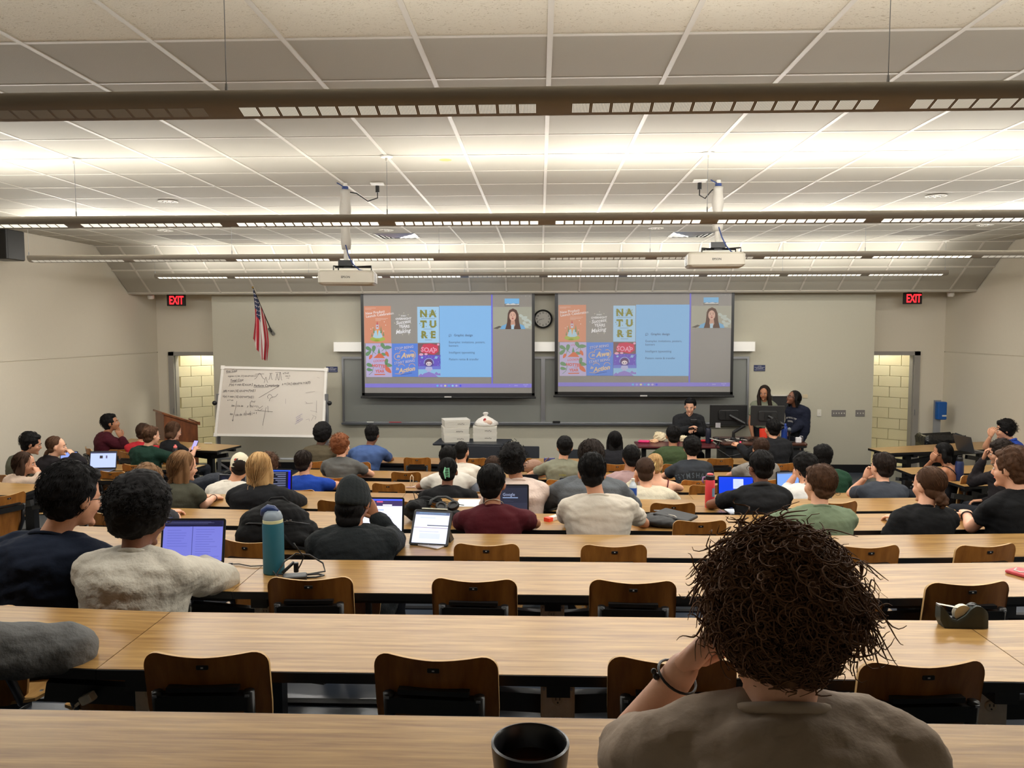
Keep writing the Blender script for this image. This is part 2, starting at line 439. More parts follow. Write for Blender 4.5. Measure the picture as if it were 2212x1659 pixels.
prof = [(-.088, .0), (-.100, -.010), (-.103, -.024), (-.096, -.042), (-.078, -.055), (-.0, -.080), (.078, -.055), (.096, -.042), (.103, -.024), (.100, -.010), (.088, 0), (.082, -.006), (.068, -.034), (.0, -.045), (-.068, -.034), (-.082, -.006)]
for fi, fy in enumerate(FIX_Y):
    root = thing('linear_pendant_light', 'long beige pendant light bar across the room, '+names[fi], 'light', (0, fy, ZF))
    x0, x1 = FIX_X0, FIX_X0+SEC*10+.05
    body = MB().loft([[Vector((x0, y*.3, z*.6-.02)) for y, z in prof], [Vector((x0+.03, y*.8, z*.95)) for y, z in prof], [Vector((x0+.08, y, z)) for y, z in prof]]+[[Vector((x1-.08, y, z)) for y, z in prof], [Vector((x1-.03, y*.8, z*.95)) for y, z in prof], [Vector((x1, y*.3, z*.6-.02)) for y, z in prof]]).build('housing', M_fix, root, smooth='a')
    cells = {}
    for k in range(10):
        lv = LV[fi][k]; n_ = 15
        if k in (0,) : pass
        for c in range(n_):
            xx = x0+SEC*k+.07+(SEC-.12)*(c+.5)/n_
            if lv not in cells:
                w_ = (SEC-.12)/n_-.013
                # slanted little window on the facet of the underside that faces back up the hall
                def fp(x, t, off): yy = -.070+.052*t; zz = -.055-(.078+yy)*.3205; return Vector((x, yy-off*.3, zz-off*.95))
                V = [fp(-w_/2, 0, .001), fp(w_/2, 0, .001), fp(w_/2, 1, .001), fp(-w_/2, 1, .001)]
                V2 = [v+Vector((0, .001, .004)) for v in V]
                mb = MB().add(V+V2, [(0, 3, 2, 1), (4, 5, 6, 7), (0, 1, 5, 4), (1, 2, 6, 5), (2, 3, 7, 6), (3, 0, 4, 7)])
                o = mb.build('louver_cell', CM[lv], root, (xx, 0, 0)); cells[lv] = o
            else:
                o = cells[lv].copy(); col.objects.link(o); o.parent = root; o.location = (xx, 0, 0)
    fm = MB()
    for k in range(10):
        for c in range(15):
            xx = x0+SEC*k+.07+(SEC-.12)*(c+.5)/15; w_ = (SEC-.12)/15-.013
            def gp(x, t): yy = .070-.052*t; return Vector((xx+x, yy+.0003, -.055-(.078-yy)*.3205-.001))
            fm.add([gp(-w_/2, 0), gp(w_/2, 0), gp(w_/2, 1), gp(-w_/2, 1)], [(0, 1, 2, 3)])
    o = fm.build('louver_cell', CM[1], root); o['kind'] = 'stuff'
    for k in range(0, 6):
        xw = GX0+W*(4*k-(10 if fi % 2 == 1 or fi == 0 else 10))
        if not (x0 < xw < x1): continue
        h = ZC-ZF
        mb = MB().tube([(xw, 0, 0), (xw, 0, h)], .0018, 5); mb.build('hanger_wire', M_alu, root)
        MB().lathe([(.004, 0), (.006, .03), (.004, .05)], (xw, 0, 0), 8).build('wire_gripper', M_alu, root)
        MB().lathe([(.05, h-.004), (.045, h-.012), (.012, h-.016), (.008, h-.04)], (xw, 0, 0), 14).build('ceiling_cup', M_white, root)

# ------------------------------------------------------------------ ceiling fittings
M_can = mat('can_reflector', (225, 225, 222), .12, .9)
M_dark = mat('dark_hollow', (30, 30, 32), .5)
for i, (px, py) in enumerate([(363, 434), (2022, 422), (357, 497), (834, 496), (1417, 492), (2128, 485)]):
    p = atz(px, py, ZC)
    r = thing('recessed_downlight', ['round recessed downlight, the nearer one over the left seats', 'round recessed downlight, the nearer one over the right seats', 'round recessed downlight near the left wall behind the second light bar', 'round recessed downlight beside the left air diffuser', 'round recessed downlight beside the right air diffuser', 'round recessed downlight at the far right behind the second light bar'][i], 'downlight', (p.x, p.y, ZC-.004), group='recessed downlights')
    MB().lathe([(.10, 0), (.10, -.006), (.085, -.008), (.08, -.002)], n=24).build('trim_ring', M_white, r, smooth='a')
    MB().lathe([(.08, -.003), (.06, .0), (.0, .001)], n=24, caps=False).build('reflector', M_can, r, smooth=True)
    for a in range(5): MB().ell((.05*math.cos(a*1.26), .05*math.sin(a*1.26), -.004), (.014, .014, .007), n=8, m=5).build('lamp', M_can, r, smooth=True)
for i, (px, py) in enumerate([(858, 509), (1493, 506)]):
    p = atz(px, py, ZC)
    r = thing('air_diffuser', 'square louvred metal air diffuser in the ceiling, %s of the two' % ('left' if i == 0 else 'right'), 'air vent', (p.x, p.y, ZC-.003))
    for q, (a, z) in enumerate([(.58, 0), (.44, -.006), (.31, -.012), (.18, -.018)]):
        mb = MB()
        for dx, dy in ((1, 0), (-1, 0), (0, 1), (0, -1)):
            o_, i_ = a/2, a/2-.05
            if dx: P = [(dx*o_, -o_, z), (dx*o_, o_, z), (dx*i_, i_, z-.016), (dx*i_, -i_, z-.016)]
            else: P = [(-o_, dy*o_, z), (o_, dy*o_, z), (i_, dy*i_, z-.016), (-i_, dy*i_, z-.016)]
            mb.add(P+[(x, y, zz+.004) for x, y, zz in P], [(0, 1, 2, 3), (4, 5, 6, 7), (0, 1, 5, 4), (2, 3, 7, 6), (1, 2, 6, 5), (3, 0, 4, 7)])
        mb.build('vane', mat('diffuser_metal', (205, 205, 202), .25, .85), r)
    MB().box((0, 0, .002), (.58, .58, .002)).build('back_plate', M_dark, r)
# small devices at the ceiling line
for i, (px, py, w) in enumerate([(326, 641, .13), (2054, 637, .13)]):
    p = at(px, py, 13.6)
    MB().lathe([(.001, .0), (.04, 0), (.055, .02), (.055, .07), (.03, .09), (.03, .20)], n=16).build('camera_sensor', M_white, None, (p.x, p.y, ZS1-.085), smooth='a')
    tag(D.objects[-1] if False else col.objects[-1], 'small white ceiling sensor near the %s exit sign' % ('left' if i == 0 else 'right'), 'sensor')
for i, (px, py) in enumerate([(509, 638), (1859, 632)]):
    p = at(px, py, 13.6)
    o = MB().lathe([(.12, 0), (.15, -.012), (.14, -.035), (.06, -.045)], n=24).build('ceiling_access_point', M_white, None, (p.x, 13.55, ZS1+.10-.0), smooth='a')
    tag(o, 'flat white disc unit under the ceiling above the %s' % ('flag' if i == 0 else 'wall right of the screens'), 'wireless unit')
# exit signs
M_exit = mat('exit_red', (255, 30, 34), .4, emit=3.0, ecol=(255, 26, 34))
M_exitb = mat('exit_case', (22, 14, 14), .5)
for i, (x0, x1, y0, y1) in enumerate([(362, 400, 636, 661), (1951, 1991, 632, 657)]):
    a, b_ = at(x0, y1, 13.75), at(x1, y0, 13.75)
    c = (a+b_)/2; w, h = b_.x-a.x, b_.z-a.z
    r = thing('exit_sign', 'black exit sign with glowing red letters over the %s door' % ('left' if i == 0 else 'right'), 'exit sign', c)
    MB().rbox((0, 0, 0), (w, h, .05), .008, M=Matrix.Rotation(PI/2, 3, 'X')).build('case', M_exitb, r)
    mb = MB()
    add_text(mb, 'EXIT', frame((0.01, -.027, -h*.34), (1, 0, 0), (0, 0, 1)) @ Matrix.Diagonal((.62, 1, 1, 1)), h*1.0, bold=.02, align='CENTER')
    mb.build('lettering', M_exit, r)
    MB().box((0, 0, h/2+.03), (.16, .03, .06)).build('mounting_canopy', M_exitb, r)
# ------------------------------------------------------------------ front wall: boards, light box, screens
YBd = YW-.03
bA, bB = at(741, 915, YBd), at(1618, 770, YBd); xm = at(1173, 840, YBd).x
M_board = mat('board_grey', (132, 134, 130), .38, bump=(3, .0002), vary=.05)
for i, (x0, x1) in enumerate([(bA.x, xm), (xm, bB.x)]):
    z0, z1 = bA.z, bB.z; c = ((x0+x1)/2, YBd, (z0+z1)/2); w, h = x1-x0, z1-z0
    r = thing('wall_board', 'wide grey writing board in aluminium frame behind the %s screen' % ('left' if i == 0 else 'right'), 'whiteboard', c)
    MB().box((0, .01, 0), (w-.02, .02, h-.02)).build('board_surface', M_board, r)
    for sz in (-1, 1): MB().box((0, -.002, sz*(h/2-.02)), (w, .05, .04)).build('frame_rail', M_alu, r)
    for sx in (-1, 1): MB().box((sx*(w/2-.018), -.003, 0), (.036, .052, h-.08)).build('frame_stile', M_alu, r)
    MB().add([(-w/2, -.02, -h/2-.02), (w/2, -.02, -h/2-.02), (w/2, -.11, -h/2), (-w/2, -.11, -h/2), (-w/2, -.02, -h/2+.02), (w/2, -.02, -h/2+.02), (w/2, -.12, -h/2+.03), (-w/2, -.12, -h/2+.03)],
             [(0, 1, 2, 3), (7, 6, 5, 4), (0, 4, 5, 1), (3, 2, 6, 7), (0, 3, 7, 4), (1, 5, 6, 2)]).build('marker_tray', M_alu, r)
    zt = z0+.032
    if i == 0:
        for px, m, nm, lb in ((800, 'tw', 'marker', 'white marker on the left board tray'), (848, 'tr', 'marker', 'red marker on the left board tray'), (860, 'tr2', 'marker', 'second red marker on the left board tray, beside the first')):
            p = at(px, 909, YW-.11)
            tag(MB().tube([(-.06, 0, 0), (.035, 0, 0), (.04, 0, 0), (.06, 0, 0)], [.009, .009, .007, .007], 8).build('marker', mat(m, (225, 225, 220) if m == 'tw' else (170, 60, 70), .4), None, (p.x, YW-.115, zt+.005)), lb, 'marker')
    else:
        p = at(1202, 909, YW-.11)
        tag(MB().rbox((0, 0, 0), (.13, .05, .035), .01).build('board_eraser', M_blackpl, None, (p.x, YW-.1, zt+.014)), 'black felt eraser on the board tray right of the centre post', 'eraser')
# light box behind the screens
a, b_ = at(725, 759, YW-.1), at(1627, 738, YW-.1)
r = thing('board_light_box', 'long white light box above the writing boards, passing behind both screens', 'light box', ((a.x+b_.x)/2, YW-.11, (a.z+b_.z)/2))
w, h = b_.x-a.x, b_.z-a.z
MB().box((0, 0, 0), (w, .20, h)).build('casing', mat('light_box_paint', (226, 224, 218), .5, emit=.12), r)
for sx in (-1, 1): MB().box((sx*(w/2+.004), 0, 0), (.008, .21, h+.01)).build('end_cap', M_white, r)
# screens
YS = 13.42
M_scr = mat('screen_fabric', (142, 140, 138), .75)
SCOL = {}
def em(rgb, e=.55):
    k = tuple(rgb)
    if k not in SCOL: SCOL[k] = mat('projected_%d_%d_%d' % k, tuple(int(q*.55) for q in rgb), .8, emit=e*.72, ecol=rgb)
    return SCOL[k]
def screen(i, px0, px1, pytop, pybot, bx0, bx1, fade):
    wl_, wr_ = at(px0, pybot, YS).x, at(px1, pybot, YS).x
    zt, zb = at((px0+px1)/2, pytop, YS).z, at((px0+px1)/2, pybot, YS).z
    ox0, ox1 = at(bx0, pybot, YS).x, at(bx1, pybot, YS).x
    r = thing('projection_screen', 'pulled-down projection screen with a bright slide, %s of the clock' % ('left' if i == 0 else 'right'), 'screen', (wl_, YS, zb))
    Wd, Hd = wr_-wl_, zt-zb; top = ZS1+.16-zb
    MB().box((Wd/2, .004, top/2), (Wd, .006, top)).build('fabric', M_scr, r)
    for xa, xb in ((ox0-wl_, 0), (Wd, ox1-wl_)): MB().box(((xa+xb)/2, .002, top/2-.02), (xb-xa, .008, top+.04)).build('side_border', M_blackpl, r)
    MB().box(((ox0+ox1)/2-wl_, .002, -.035), (ox1-ox0, .008, .07)).build('bottom_border', M_blackpl, r)
    MB().tube([(ox0-wl_-.02, 0, -.075), (ox1-wl_+.02, 0, -.075)], .018, 10).build('weight_bar', M_blackpl, r)
    MB().box((Wd/2, -.02, -.065), (.12, .012, .022)).build('maker_plate', mat('plate_grey', (190, 188, 184), .4), r)
    # projected picture: coordinates of the left screen's zoomed photograph (x 145..2048, y 75..1208)
    def P(x, y, d=0): return Vector(((x-145)/1903*Wd, -.001-d, Hd*(1208-y)/1133))
    sx, sz = Wd/1903, Hd/1133
    def rect(nm, x0, x1, y0, y1, rgb, d=.001, e=None):
        mb = MB(); A, B = P(x0, y1), P(x1, y0); mb.box(((A.x+B.x)/2, -d, (A.z+B.z)/2), (B.x-A.x, .001, B.z-A.z))
        return mb
    def mix(c): return tuple(int(q*(1-fade)+fade*g) for q, g in zip(c, (168, 158, 140)))
    def poly(pts, d): 
        V = [P(x, y, d) for x, y in pts]; return MB().add(V, [tuple(range(len(V)))])
    def polys(nm, lst, rgb, d=.003):
        if nm in ('pepper_leaf', 'pepper_pod', 'rocket_tree', 'plant_shape'):
            for pts in lst: o = MB().add([P(x, y, d) for x, y in pts], [tuple(range(len(pts)))]).build(nm, em(mix(rgb)), r)
            return o
        mb = MB()
        for pts in lst:
            V = [P(x, y, d) for x, y in pts]; mb.add(V, [tuple(range(len(V)))])
        return mb.build(nm, em(mix(rgb)), r)
    def disc(cx, cy, rx, ry, n=18, a0=0, a1=360): return [(cx+rx*math.cos(math.radians(a0+(a1-a0)*k/n)), cy+ry*math.sin(math.radians(a0+(a1-a0)*k/n))) for k in range(n)]
    def line(pts, w):
        out = []
        for (x0, y0), (x1, y1) in zip(pts[:-1], pts[1:]):
            dx, dy = x1-x0, y1-y0; L = math.hypot(dx, dy) or 1; nx, ny = -dy/L*w/2, dx/L*w/2
            out.append([(x0+nx, y0+ny), (x1+nx, y1+ny), (x1-nx, y1-ny), (x0-nx, y0-ny)])
        return out
    def txt(nm, items, rgb, d=.004):
        mb = MB()
        for t in items:
            s, x, y, size = t[:4]; bold = t[4] if len(t) > 4 else .0; ang = t[5] if len(t) > 5 else 0; al = t[6] if len(t) > 6 else 'LEFT'; sh = t[7] if len(t) > 7 else 0
            M = Matrix.Translation(P(x, y, d)) @ Matrix.Rotation(-math.radians(ang), 4, 'Y') @ Matrix.Rotation(PI/2, 4, 'X')
            add_text(mb, s, M, size*sz*1.2, bold=bold, align=al, shear=sh)
        return mb.build(nm, em(mix(rgb)), r)
    rect('a', 150, 455, 212, 635, 0).build('poster_panel', em(mix((222, 150, 120))), r)
    rect('a', 755, 1000, 222, 632, 0).build('poster_panel', em(mix((172, 214, 248))), r)
    rect('a', 1005, 1595, 212, 1025, 0).build('slide_panel', em(mix((140, 196, 250))), r)
    rect('a', 165, 460, 638, 1025, 0).build('poster_panel', em(mix((196, 184, 226))), r)
    rect('a', 462, 757, 640, 1022, 0).build('poster_panel', em(mix((98, 140, 232))), r)
    rect('a', 760, 1010, 638, 772, 0).build('poster_panel', em(mix((128, 98, 104))), r)
    rect('a', 760, 1015, 772, 1025, 0).build('poster_panel', em(mix((112, 92, 204))), r)
    rect('a', 760, 1015, 900, 935, 0, .002).build('poster_band', em(mix((118, 130, 224))), r)
    rect('a', 760, 1015, 935, 1025, 0, .002).build('poster_band', em(mix((150, 200, 240))), r)
    rect('a', 1590, 1606, 85, 1100, 0).build('window_divider', em(mix((122, 116, 232))), r)
    rect('a', 150, 2045, 1100, 1145, 0).build('taskbar', em(mix((140, 130, 224))), r)
    rect('a', 1742, 1905, 132, 190, 0).build('thumbnail', em(mix((128, 190, 240))), r)
    rect('a', 1742, 1905, 190, 218, 0).build('thumbnail', em(mix((130, 125, 115))), r)
    rect('a', 1610, 2048, 228, 480, 0).build('video_panel', em(mix((172, 172, 156))), r)
    # rocket poster
    txt('poster_lettering', [('New Product', 168, 312, 34, .012, 7), ('Launch Celebration', 172, 345, 34, .012, 7)], (250, 240, 240))
    polys('small_print', line([(162, 236), (285, 236)], 4)+line([(162, 250), (235, 250)], 4)+line([(278, 352), (420, 352)], 4)+line([(278, 366), (400, 366)], 4)+line([(278, 378), (340, 378)], 4), (240, 205, 190))
    polys('rocket_hill', [disc(302, 588, 86, 30), disc(290, 606, 30, 12)], (178, 190, 90), .003)
    polys('rocket_smoke', [[(248, 566), (268, 500), (300, 478), (336, 500), (360, 566), (330, 578), (280, 578)]], (180, 215, 235), .004)
    polys('rocket_body', [[(286, 475), (284, 430), (300, 388), (316, 430), (314, 475)]], (206, 206, 224), .005)
    polys('rocket_flame', [[(290, 478), (302, 560), (316, 478)]], (236, 170, 96), .006)
    polys('rocket_tree', [[(252, 520), (260, 440), (268, 520)], [(332, 520), (342, 432), (352, 520)], [(360, 552), (368, 500), (378, 552)], [(230, 560), (238, 510), (246, 560)]], (118, 150, 104), .005)
    polys('rocket_nose', [[(288, 425), (300, 384), (312, 425)], disc(300, 446, 8, 8)], (206, 96, 96), .007)
    polys('star', [disc(x, y, 5, 5, 6) for x, y in ((225, 475), (380, 392), (372, 498), (250, 460), (395, 430))], (248, 236, 230), .004)
    # overnight poster
    txt('poster_lettering', [('EVERY', 600, 332, 18, .02, 0, 'CENTER'), ('OVERNIGHT', 598, 368, 27, .03, 2, 'CENTER'), ('Success', 596, 412, 46, .02, 8, 'CENTER', .3), ('was', 606, 426, 16, 0, 0, 'CENTER'), ('YEARS', 606, 458, 36, .03, 0, 'CENTER'), ('IN THE', 606, 474, 13, 0, 0, 'CENTER'), ('Making', 592, 520, 50, .02, 8, 'CENTER', .3)], (252, 252, 255), .006)
    polys('star', [disc(x, y, 6, 6, 4) for x, y in ((603, 292), (550, 314), (680, 406), (498, 406), (528, 482), (585, 538), (656, 538), (652, 312))], (232, 226, 206))
    # nature poster
    txt('poster_lettering', [('N', 826, 336, 90, .05, 0, 'CENTER'), ('A', 930, 336, 90, .05, 0, 'CENTER'), ('T', 824, 456, 90, .05, 0, 'CENTER'), ('U', 932, 456, 90, .05, 0, 'CENTER'), ('R', 830, 576, 90, .05, 0, 'CENTER'), ('E', 932, 576, 90, .05, 0, 'CENTER')], (142, 142, 70))
    mbn = []
    rs = random.Random(3)
    for cx, cy in ((826, 300), (930, 300), (824, 420), (932, 420), (830, 540), (932, 540)):
        for q in range(14):
            a_ = rs.random()*2*PI; r0 = 26+rs.random()*12
            mbn.append([(cx+r0*math.cos(a_), cy+r0*math.sin(a_)), (cx+(r0+14)*math.cos(a_+.12), cy+(r0+14)*math.sin(a_+.12)), (cx+r0*math.cos(a_+.3), cy+r0*math.sin(a_+.3))])
    polys('leaf_fringe', mbn, (150, 150, 82), .005)
    polys('small_print', line([(800, 355), (955, 355)], 4)+line([(825, 476), (925, 476)], 4)+line([(838, 600), (922, 600)], 4), (120, 140, 160))
    # slide text
    txt('slide_lettering', [('Graphic design', 1168, 558, 30, .012), ('Examples: invitations, posters,', 1110, 637, 28.5), ('banners', 1110, 676, 28.5), ('Intelligent typesetting', 1110, 754, 28.5), ('Pattern remix & transfer', 1110, 832, 28.5)], (84, 100, 124))
    polys('speech_icon', line(disc(1125, 548, 15, 13, 14)+[(1140, 548)], 3)+[[(1112, 556), (1110, 568), (1122, 561)], [(1118, 546), (1132, 546), (1132, 549), (1118, 549)]], (84, 100, 124))
    # pepper poster
    def leaf(cx, cy, a_, L): 
        c_, s_ = math.cos(math.radians(a_)), math.sin(math.radians(a_)); o_ = []
        for k in range(12):
            t = k/12*2*PI; x = math.cos(t)*L/2; y = math.sin(t)*L*.26*(1-.35*math.cos(t)); o_.append((cx+x*c_-y*s_, cy+x*s_+y*c_))
        return o_
    polys('pepper_leaf', [leaf(200, 700, 30, 80), leaf(255, 700, 100, 80), leaf(195, 750, -40, 80), leaf(362, 668, 60, 80), leaf(420, 684, 0, 80), leaf(370, 764, 10, 66), leaf(208, 888, 20, 80), leaf(205, 940, 10, 70), leaf(396, 850, 100, 76), leaf(424, 888, 10, 84)], (112, 152, 112), .003)
    polys('pepper_stem', line([(280, 760), (258, 738), (244, 745), (236, 780)], 5)+line([(345, 728), (375, 700), (392, 705), (398, 735)], 5)+line([(196, 1000), (236, 965), (250, 900)], 5)+line([(396, 900), (410, 880)], 5)+[[(300, 745), (314, 690), (330, 745), (326, 762), (304, 762)]], (112, 152, 112), .004)
    polys('pepper_pod', [[(250, 805), (285, 775), (310, 752), (335, 752), (358, 775), (382, 808)], leaf(218, 795, 120, 60), leaf(408, 762, 60, 66), leaf(420, 945, 45, 90), [(258, 990), (384, 988), (380, 1000), (262, 1002)]], (222, 116, 84), .005)
    polys('pepper_spark', line([(290, 668), (304, 674)], 4)+line([(313, 655), (313, 675)], 4)+line([(338, 666), (322, 676)], 4), (220, 80, 80), .005)
    txt('poster_lettering', [("LOOKIN'", 320, 850, 30, .01, 3, 'CENTER', .2), ('HOTTER', 320, 912, 38, .04, -4, 'CENTER'), ('THIS', 345, 935, 20, 0, 0, 'CENTER'), ('YEAR', 322, 972, 36, .03, 0, 'CENTER')], (222, 104, 84))
    # blue poster
    txt('poster_lettering', [('STOP BEING', 598, 705, 34, .03, 7, 'CENTER', .2), ('START BEING', 602, 868, 34, .03, 8, 'CENTER', .2)], (60, 84, 168))
    txt('poster_lettering', [('STOP BEING', 600, 702, 33.5, .015, 7, 'CENTER', .2), ('START BEING', 604, 865, 33.5, .015, 8, 'CENTER', .2)], (208, 206, 236), .005)
    txt('poster_lettering', [('in', 534, 800, 40, .03, 0, 'CENTER', .3), ('Awe', 642, 800, 66, .04, 6, 'CENTER', .3), ('in', 520, 944, 40, .03, 0, 'CENTER', .3), ('Action', 632, 962, 58, .04, 10, 'CENTER', .3)], (226, 196, 160))
    def arc(cx, cy, rx, ry, a0, a1, w): return line([(cx+rx*math.cos(math.radians(a0+(a1-a0)*k/12)), cy+ry*math.sin(math.radians(a0+(a1-a0)*k/12))) for k in range(13)], w)
    polys('swash', arc(532, 790, 44, 40, 60, 300, 7)+arc(690, 770, 40, 46, -120, 80, 7)+arc(590, 745, 40, 30, 160, 330, 6)+line([(495, 985), (560, 990), (600, 975)], 6)+arc(570, 900, 34, 24, 180, 360, 6)+arc(690, 900, 34, 30, 180, 350, 6), (222, 176, 134), .004)
    polys('small_print', line([(560, 1000), (688, 978)], 4), (50, 60, 130))
    # soap poster
    polys('soap_ribbon', [[(790, 700), (820, 650), (900, 640), (985, 660), (992, 730), (940, 768), (860, 750), (800, 745)]], (214, 70, 96), .003)
    txt('poster_lettering', [('SOAP', 880, 740, 62, .03, -6, 'CENTER')], (246, 160, 190), .005)
    polys('soap_bubble', [disc(795, 766, 24, 14), disc(850, 762, 18, 12), disc(990, 652, 14, 12), disc(935, 690, 8, 8)], (240, 176, 206), .006)
    # astronaut poster
    polys('moon_hill', [[(790, 1024), (820, 985), (880, 965), (940, 985), (985, 1024)], [(762, 1010), (790, 985), (815, 1004), (800, 1024), (762, 1024)], [(945, 985), (965, 965), (990, 985), (1010, 980), (1013, 1006), (960, 1000)]], (150, 132, 214), .004)
    polys('planet', [disc(804, 800, 13, 11), disc(965, 800, 16, 16)]+line([(940, 815), (992, 786)], 5), (150, 196, 244), .004)
    polys('small_star', [disc(x, y, 3, 3, 5) for x, y in ((842, 792), (880, 784), (915, 796), (785, 850), (990, 850), (775, 885), (985, 890))], (210, 205, 250), .004)
    polys('helmet', [disc(882, 862, 56, 54, 24)], (96, 84, 160), .005)
    polys('helmet_rim', arc(882, 862, 54, 52, 170, 370, 6), (176, 196, 240), .006)
    polys('suit', [[(850, 905), (915, 905), (926, 940), (905, 950), (902, 966), (884, 960), (862, 966), (860, 950), (838, 940)]], (186, 190, 236), .006)
    polys('helmet_hair', [disc(882, 858, 40, 36, 20)], (104, 74, 110), .007)
    polys('visor_face', [disc(882, 872, 32, 24, 18)], (238, 222, 232), .008)
    polys('visor_eye', [disc(869, 874, 6, 7, 8), disc(896, 874, 6, 7, 8)]+arc(882, 880, 4, 3, 10, 170, 2), (70, 50, 80), .009)
    # video call
    polys('plant_shape', [leaf(1930, 330, 30, 60), leaf(1965, 350, -20, 70), leaf(1990, 375, 10, 70), leaf(1970, 415, 40, 60), leaf(2010, 430, 0, 60), leaf(2030, 400, 60, 50), leaf(1985, 450, 20, 60)], (196, 204, 196), .003)
    polys('caller_jacket', [[(1690, 478), (1710, 440), (1770, 415), (1905, 415), (1960, 440), (1975, 478)]], (120, 176, 220), .004)
    polys('caller_hair', [[(1748, 478), (1770, 400), (1778, 300), (1795, 262), (1835, 243), (1875, 262), (1896, 310), (1905, 400), (1925, 478)]], (92, 66, 58), .005)
    polys('caller_neck', [[(1812, 380), (1856, 380), (1862, 430), (1834, 478), (1808, 430)]], (206, 160, 140), .006)
    polys('caller_shirt', [[(1814, 430), (1850, 425), (1846, 478), (1816, 478)]], (180, 210, 230), .0065)
    polys('caller_face', [disc(1832, 332, 38, 54, 22)], (222, 178, 158), .007)
    polys('caller_eye', [disc(1817, 322, 6, 3, 8), disc(1848, 320, 6, 3, 8)]+line([(1809, 309), (1824, 308)], 3)+line([(1841, 307), (1856, 307)], 3), (60, 40, 40), .008)
    polys('caller_mouth', [disc(1832, 358, 11, 7, 10), [(1829, 335), (1835, 335), (1838, 344), (1827, 344)]], (170, 90, 86), .008)
    polys('caller_chair', [[(1612, 470), (1680, 440), (1710, 450), (1660, 476)]], (96, 90, 84), .003)
    polys('mountain', [[(1745, 205), (1780, 186), (1800, 196), (1840, 184), (1870, 198), (1903, 190), (1903, 205)]], (214, 214, 214), .003)
    # task bar icons, window buttons
    for x, c_ in ((977, (110, 200, 250)), (1020, (170, 170, 250)), (1065, (230, 224, 170)), (1108, (90, 170, 240)), (1150, (150, 215, 250)), (1193, (200, 190, 235)), (1238, (86, 90, 240))):
        polys('taskbar_icon', [disc(x, 1124, 13, 12, 8 if x != 1020 else 16)], c_, .003)
    txt('taskbar_lettering', [('^', 1792, 1130, 20), ('ENG', 1850, 1128, 16), ('8:42 PM', 1950, 1118, 14), ('10/7', 1962, 1136, 14)], (206, 206, 246))
    polys('window_button', line([(1928, 105), (1938, 105)], 2)+arc(1978, 104, 6, 6, 0, 350, 2)+line([(2018, 99), (2028, 110)], 2)+line([(2028, 99), (2018, 110)], 2), (214, 208, 200))
screen(0, 788, 1149, 634.5, 849, 782, 1155, 0.0)
screen(1, 1205, 1577, 632, 846.5, 1198, 1583, .22)

# clock
p = at(1173, 689, YW-.03); R_ = .158
r = thing('wall_clock', 'round black-rimmed wall clock between the two screens', 'clock', p)
Mx = Matrix.Rotation(PI/2, 3, 'X')
MB().lathe([(R_, .0), (R_+.006, .03), (R_-.008, .05), (R_-.022, .035), (R_-.024, .01)], n=36, M=Mx, caps=False).build('rim', M_blackpl, r, smooth='a')
MB().lathe([(R_-.02, .008), (0, .009)], n=36, M=Mx, caps=False).build('dial', mat('clock_dial', (176, 172, 162), .5), r)
mb = MB()
for k in range(1, 13):
    a = math.radians(90-30*k); add_text(mb, str(k), frame((.108*math.cos(a), -.012, .108*math.sin(a)-.013), (1, 0, 0), (0, 0, 1)), .042, bold=.02, align='CENTER')
mb.build('numerals', M_blackpl, r)
for nm, ang, L, w_ in (('hour_hand', 8.7*30, .07, .010), ('minute_hand', 42*6, .105, .007)):
    a = math.radians(90-ang); MB().bar((-.02*math.cos(a), -.016, -.02*math.sin(a)), (L*math.cos(a), -.016, L*math.sin(a)), w_, .003).build(nm, M_blackpl, r)

# wall plates and little signs
M_sign = mat('sign_navy', (28, 40, 84), .5); M_signt = mat('sign_white', (220, 220, 224), .5)
for i, (x0, x1, y0, y1) in enumerate([(704.5, 729, 792, 804), (1628.5, 1653, 788.5, 801.5)]):
    a, b_ = at(x0, y1, YW-.01), at(x1, y0, YW-.01); c = (a+b_)/2; w, h = b_.x-a.x, b_.z-a.z
    r = thing('rule_sign', 'small navy rule sign on the wall %s the boards' % ('left of' if i == 0 else 'right of'), 'sign', (c.x, YW-.008, c.z))
    MB().box((0, 0, 0), (w, .01, h)).build('plaque', M_sign, r)
    mb = MB()
    for t, z, s in (('NOTICE', h*.26, .016), ('NO FOOD OR DRINKS', h*.06, .017), ('IN CLASSROOMS', -h*.14, .017), ('THANK YOU FOR YOUR HELP', -h*.36, .013)):
        add_text(mb, t, frame((0, -.0065, z), (1, 0, 0), (0, 0, 1)), s, align='CENTER')
    mb.build('lettering', M_signt, r)
def plate(x0, x1, y0, y1, m, label, nsw, nm='wall_plate'):
    a, b_ = at(x0, y1, YW), at(x1, y0, YW); c = (a+b_)/2; w, h = b_.x-a.x, b_.z-a.z
    r = thing(nm, label, 'wall plate', (c.x, YW-.005, c.z))
    MB().rbox((0, 0, 0), (w, h, .01), .008, M=Matrix.Rotation(PI/2, 3, 'X')).build('cover', m, r)
    for k in range(nsw): MB().box(((k-(nsw-1)/2)*w/(nsw+.4), -.012, 0), (.012, .014, .022)).build('switch', M_white, r)
M_pl = mat('steel_plate', (128, 124, 122), .4, .3)
plate(1796, 1827, 885.5, 899.5, M_pl, 'wide grey steel switch plate with five toggles', 5)
plate(1847.5, 1868, 885.5, 899.5, M_pl, 'narrow grey steel switch plate with three toggles', 3)
plate(1764.5, 1774, 884.5, 899.5, M_white, 'single white light switch plate left of the steel plates', 1)
plate(1733.5, 1744.5, 852, 860, mat('thermo', (196, 180, 150), .5), 'small beige thermostat right of the standing women', 0, 'thermostat')
plate(1130, 1136, 975, 980.5, M_white, 'white outlet plate low on the wall behind the black tables', 0, 'outlet_plate')
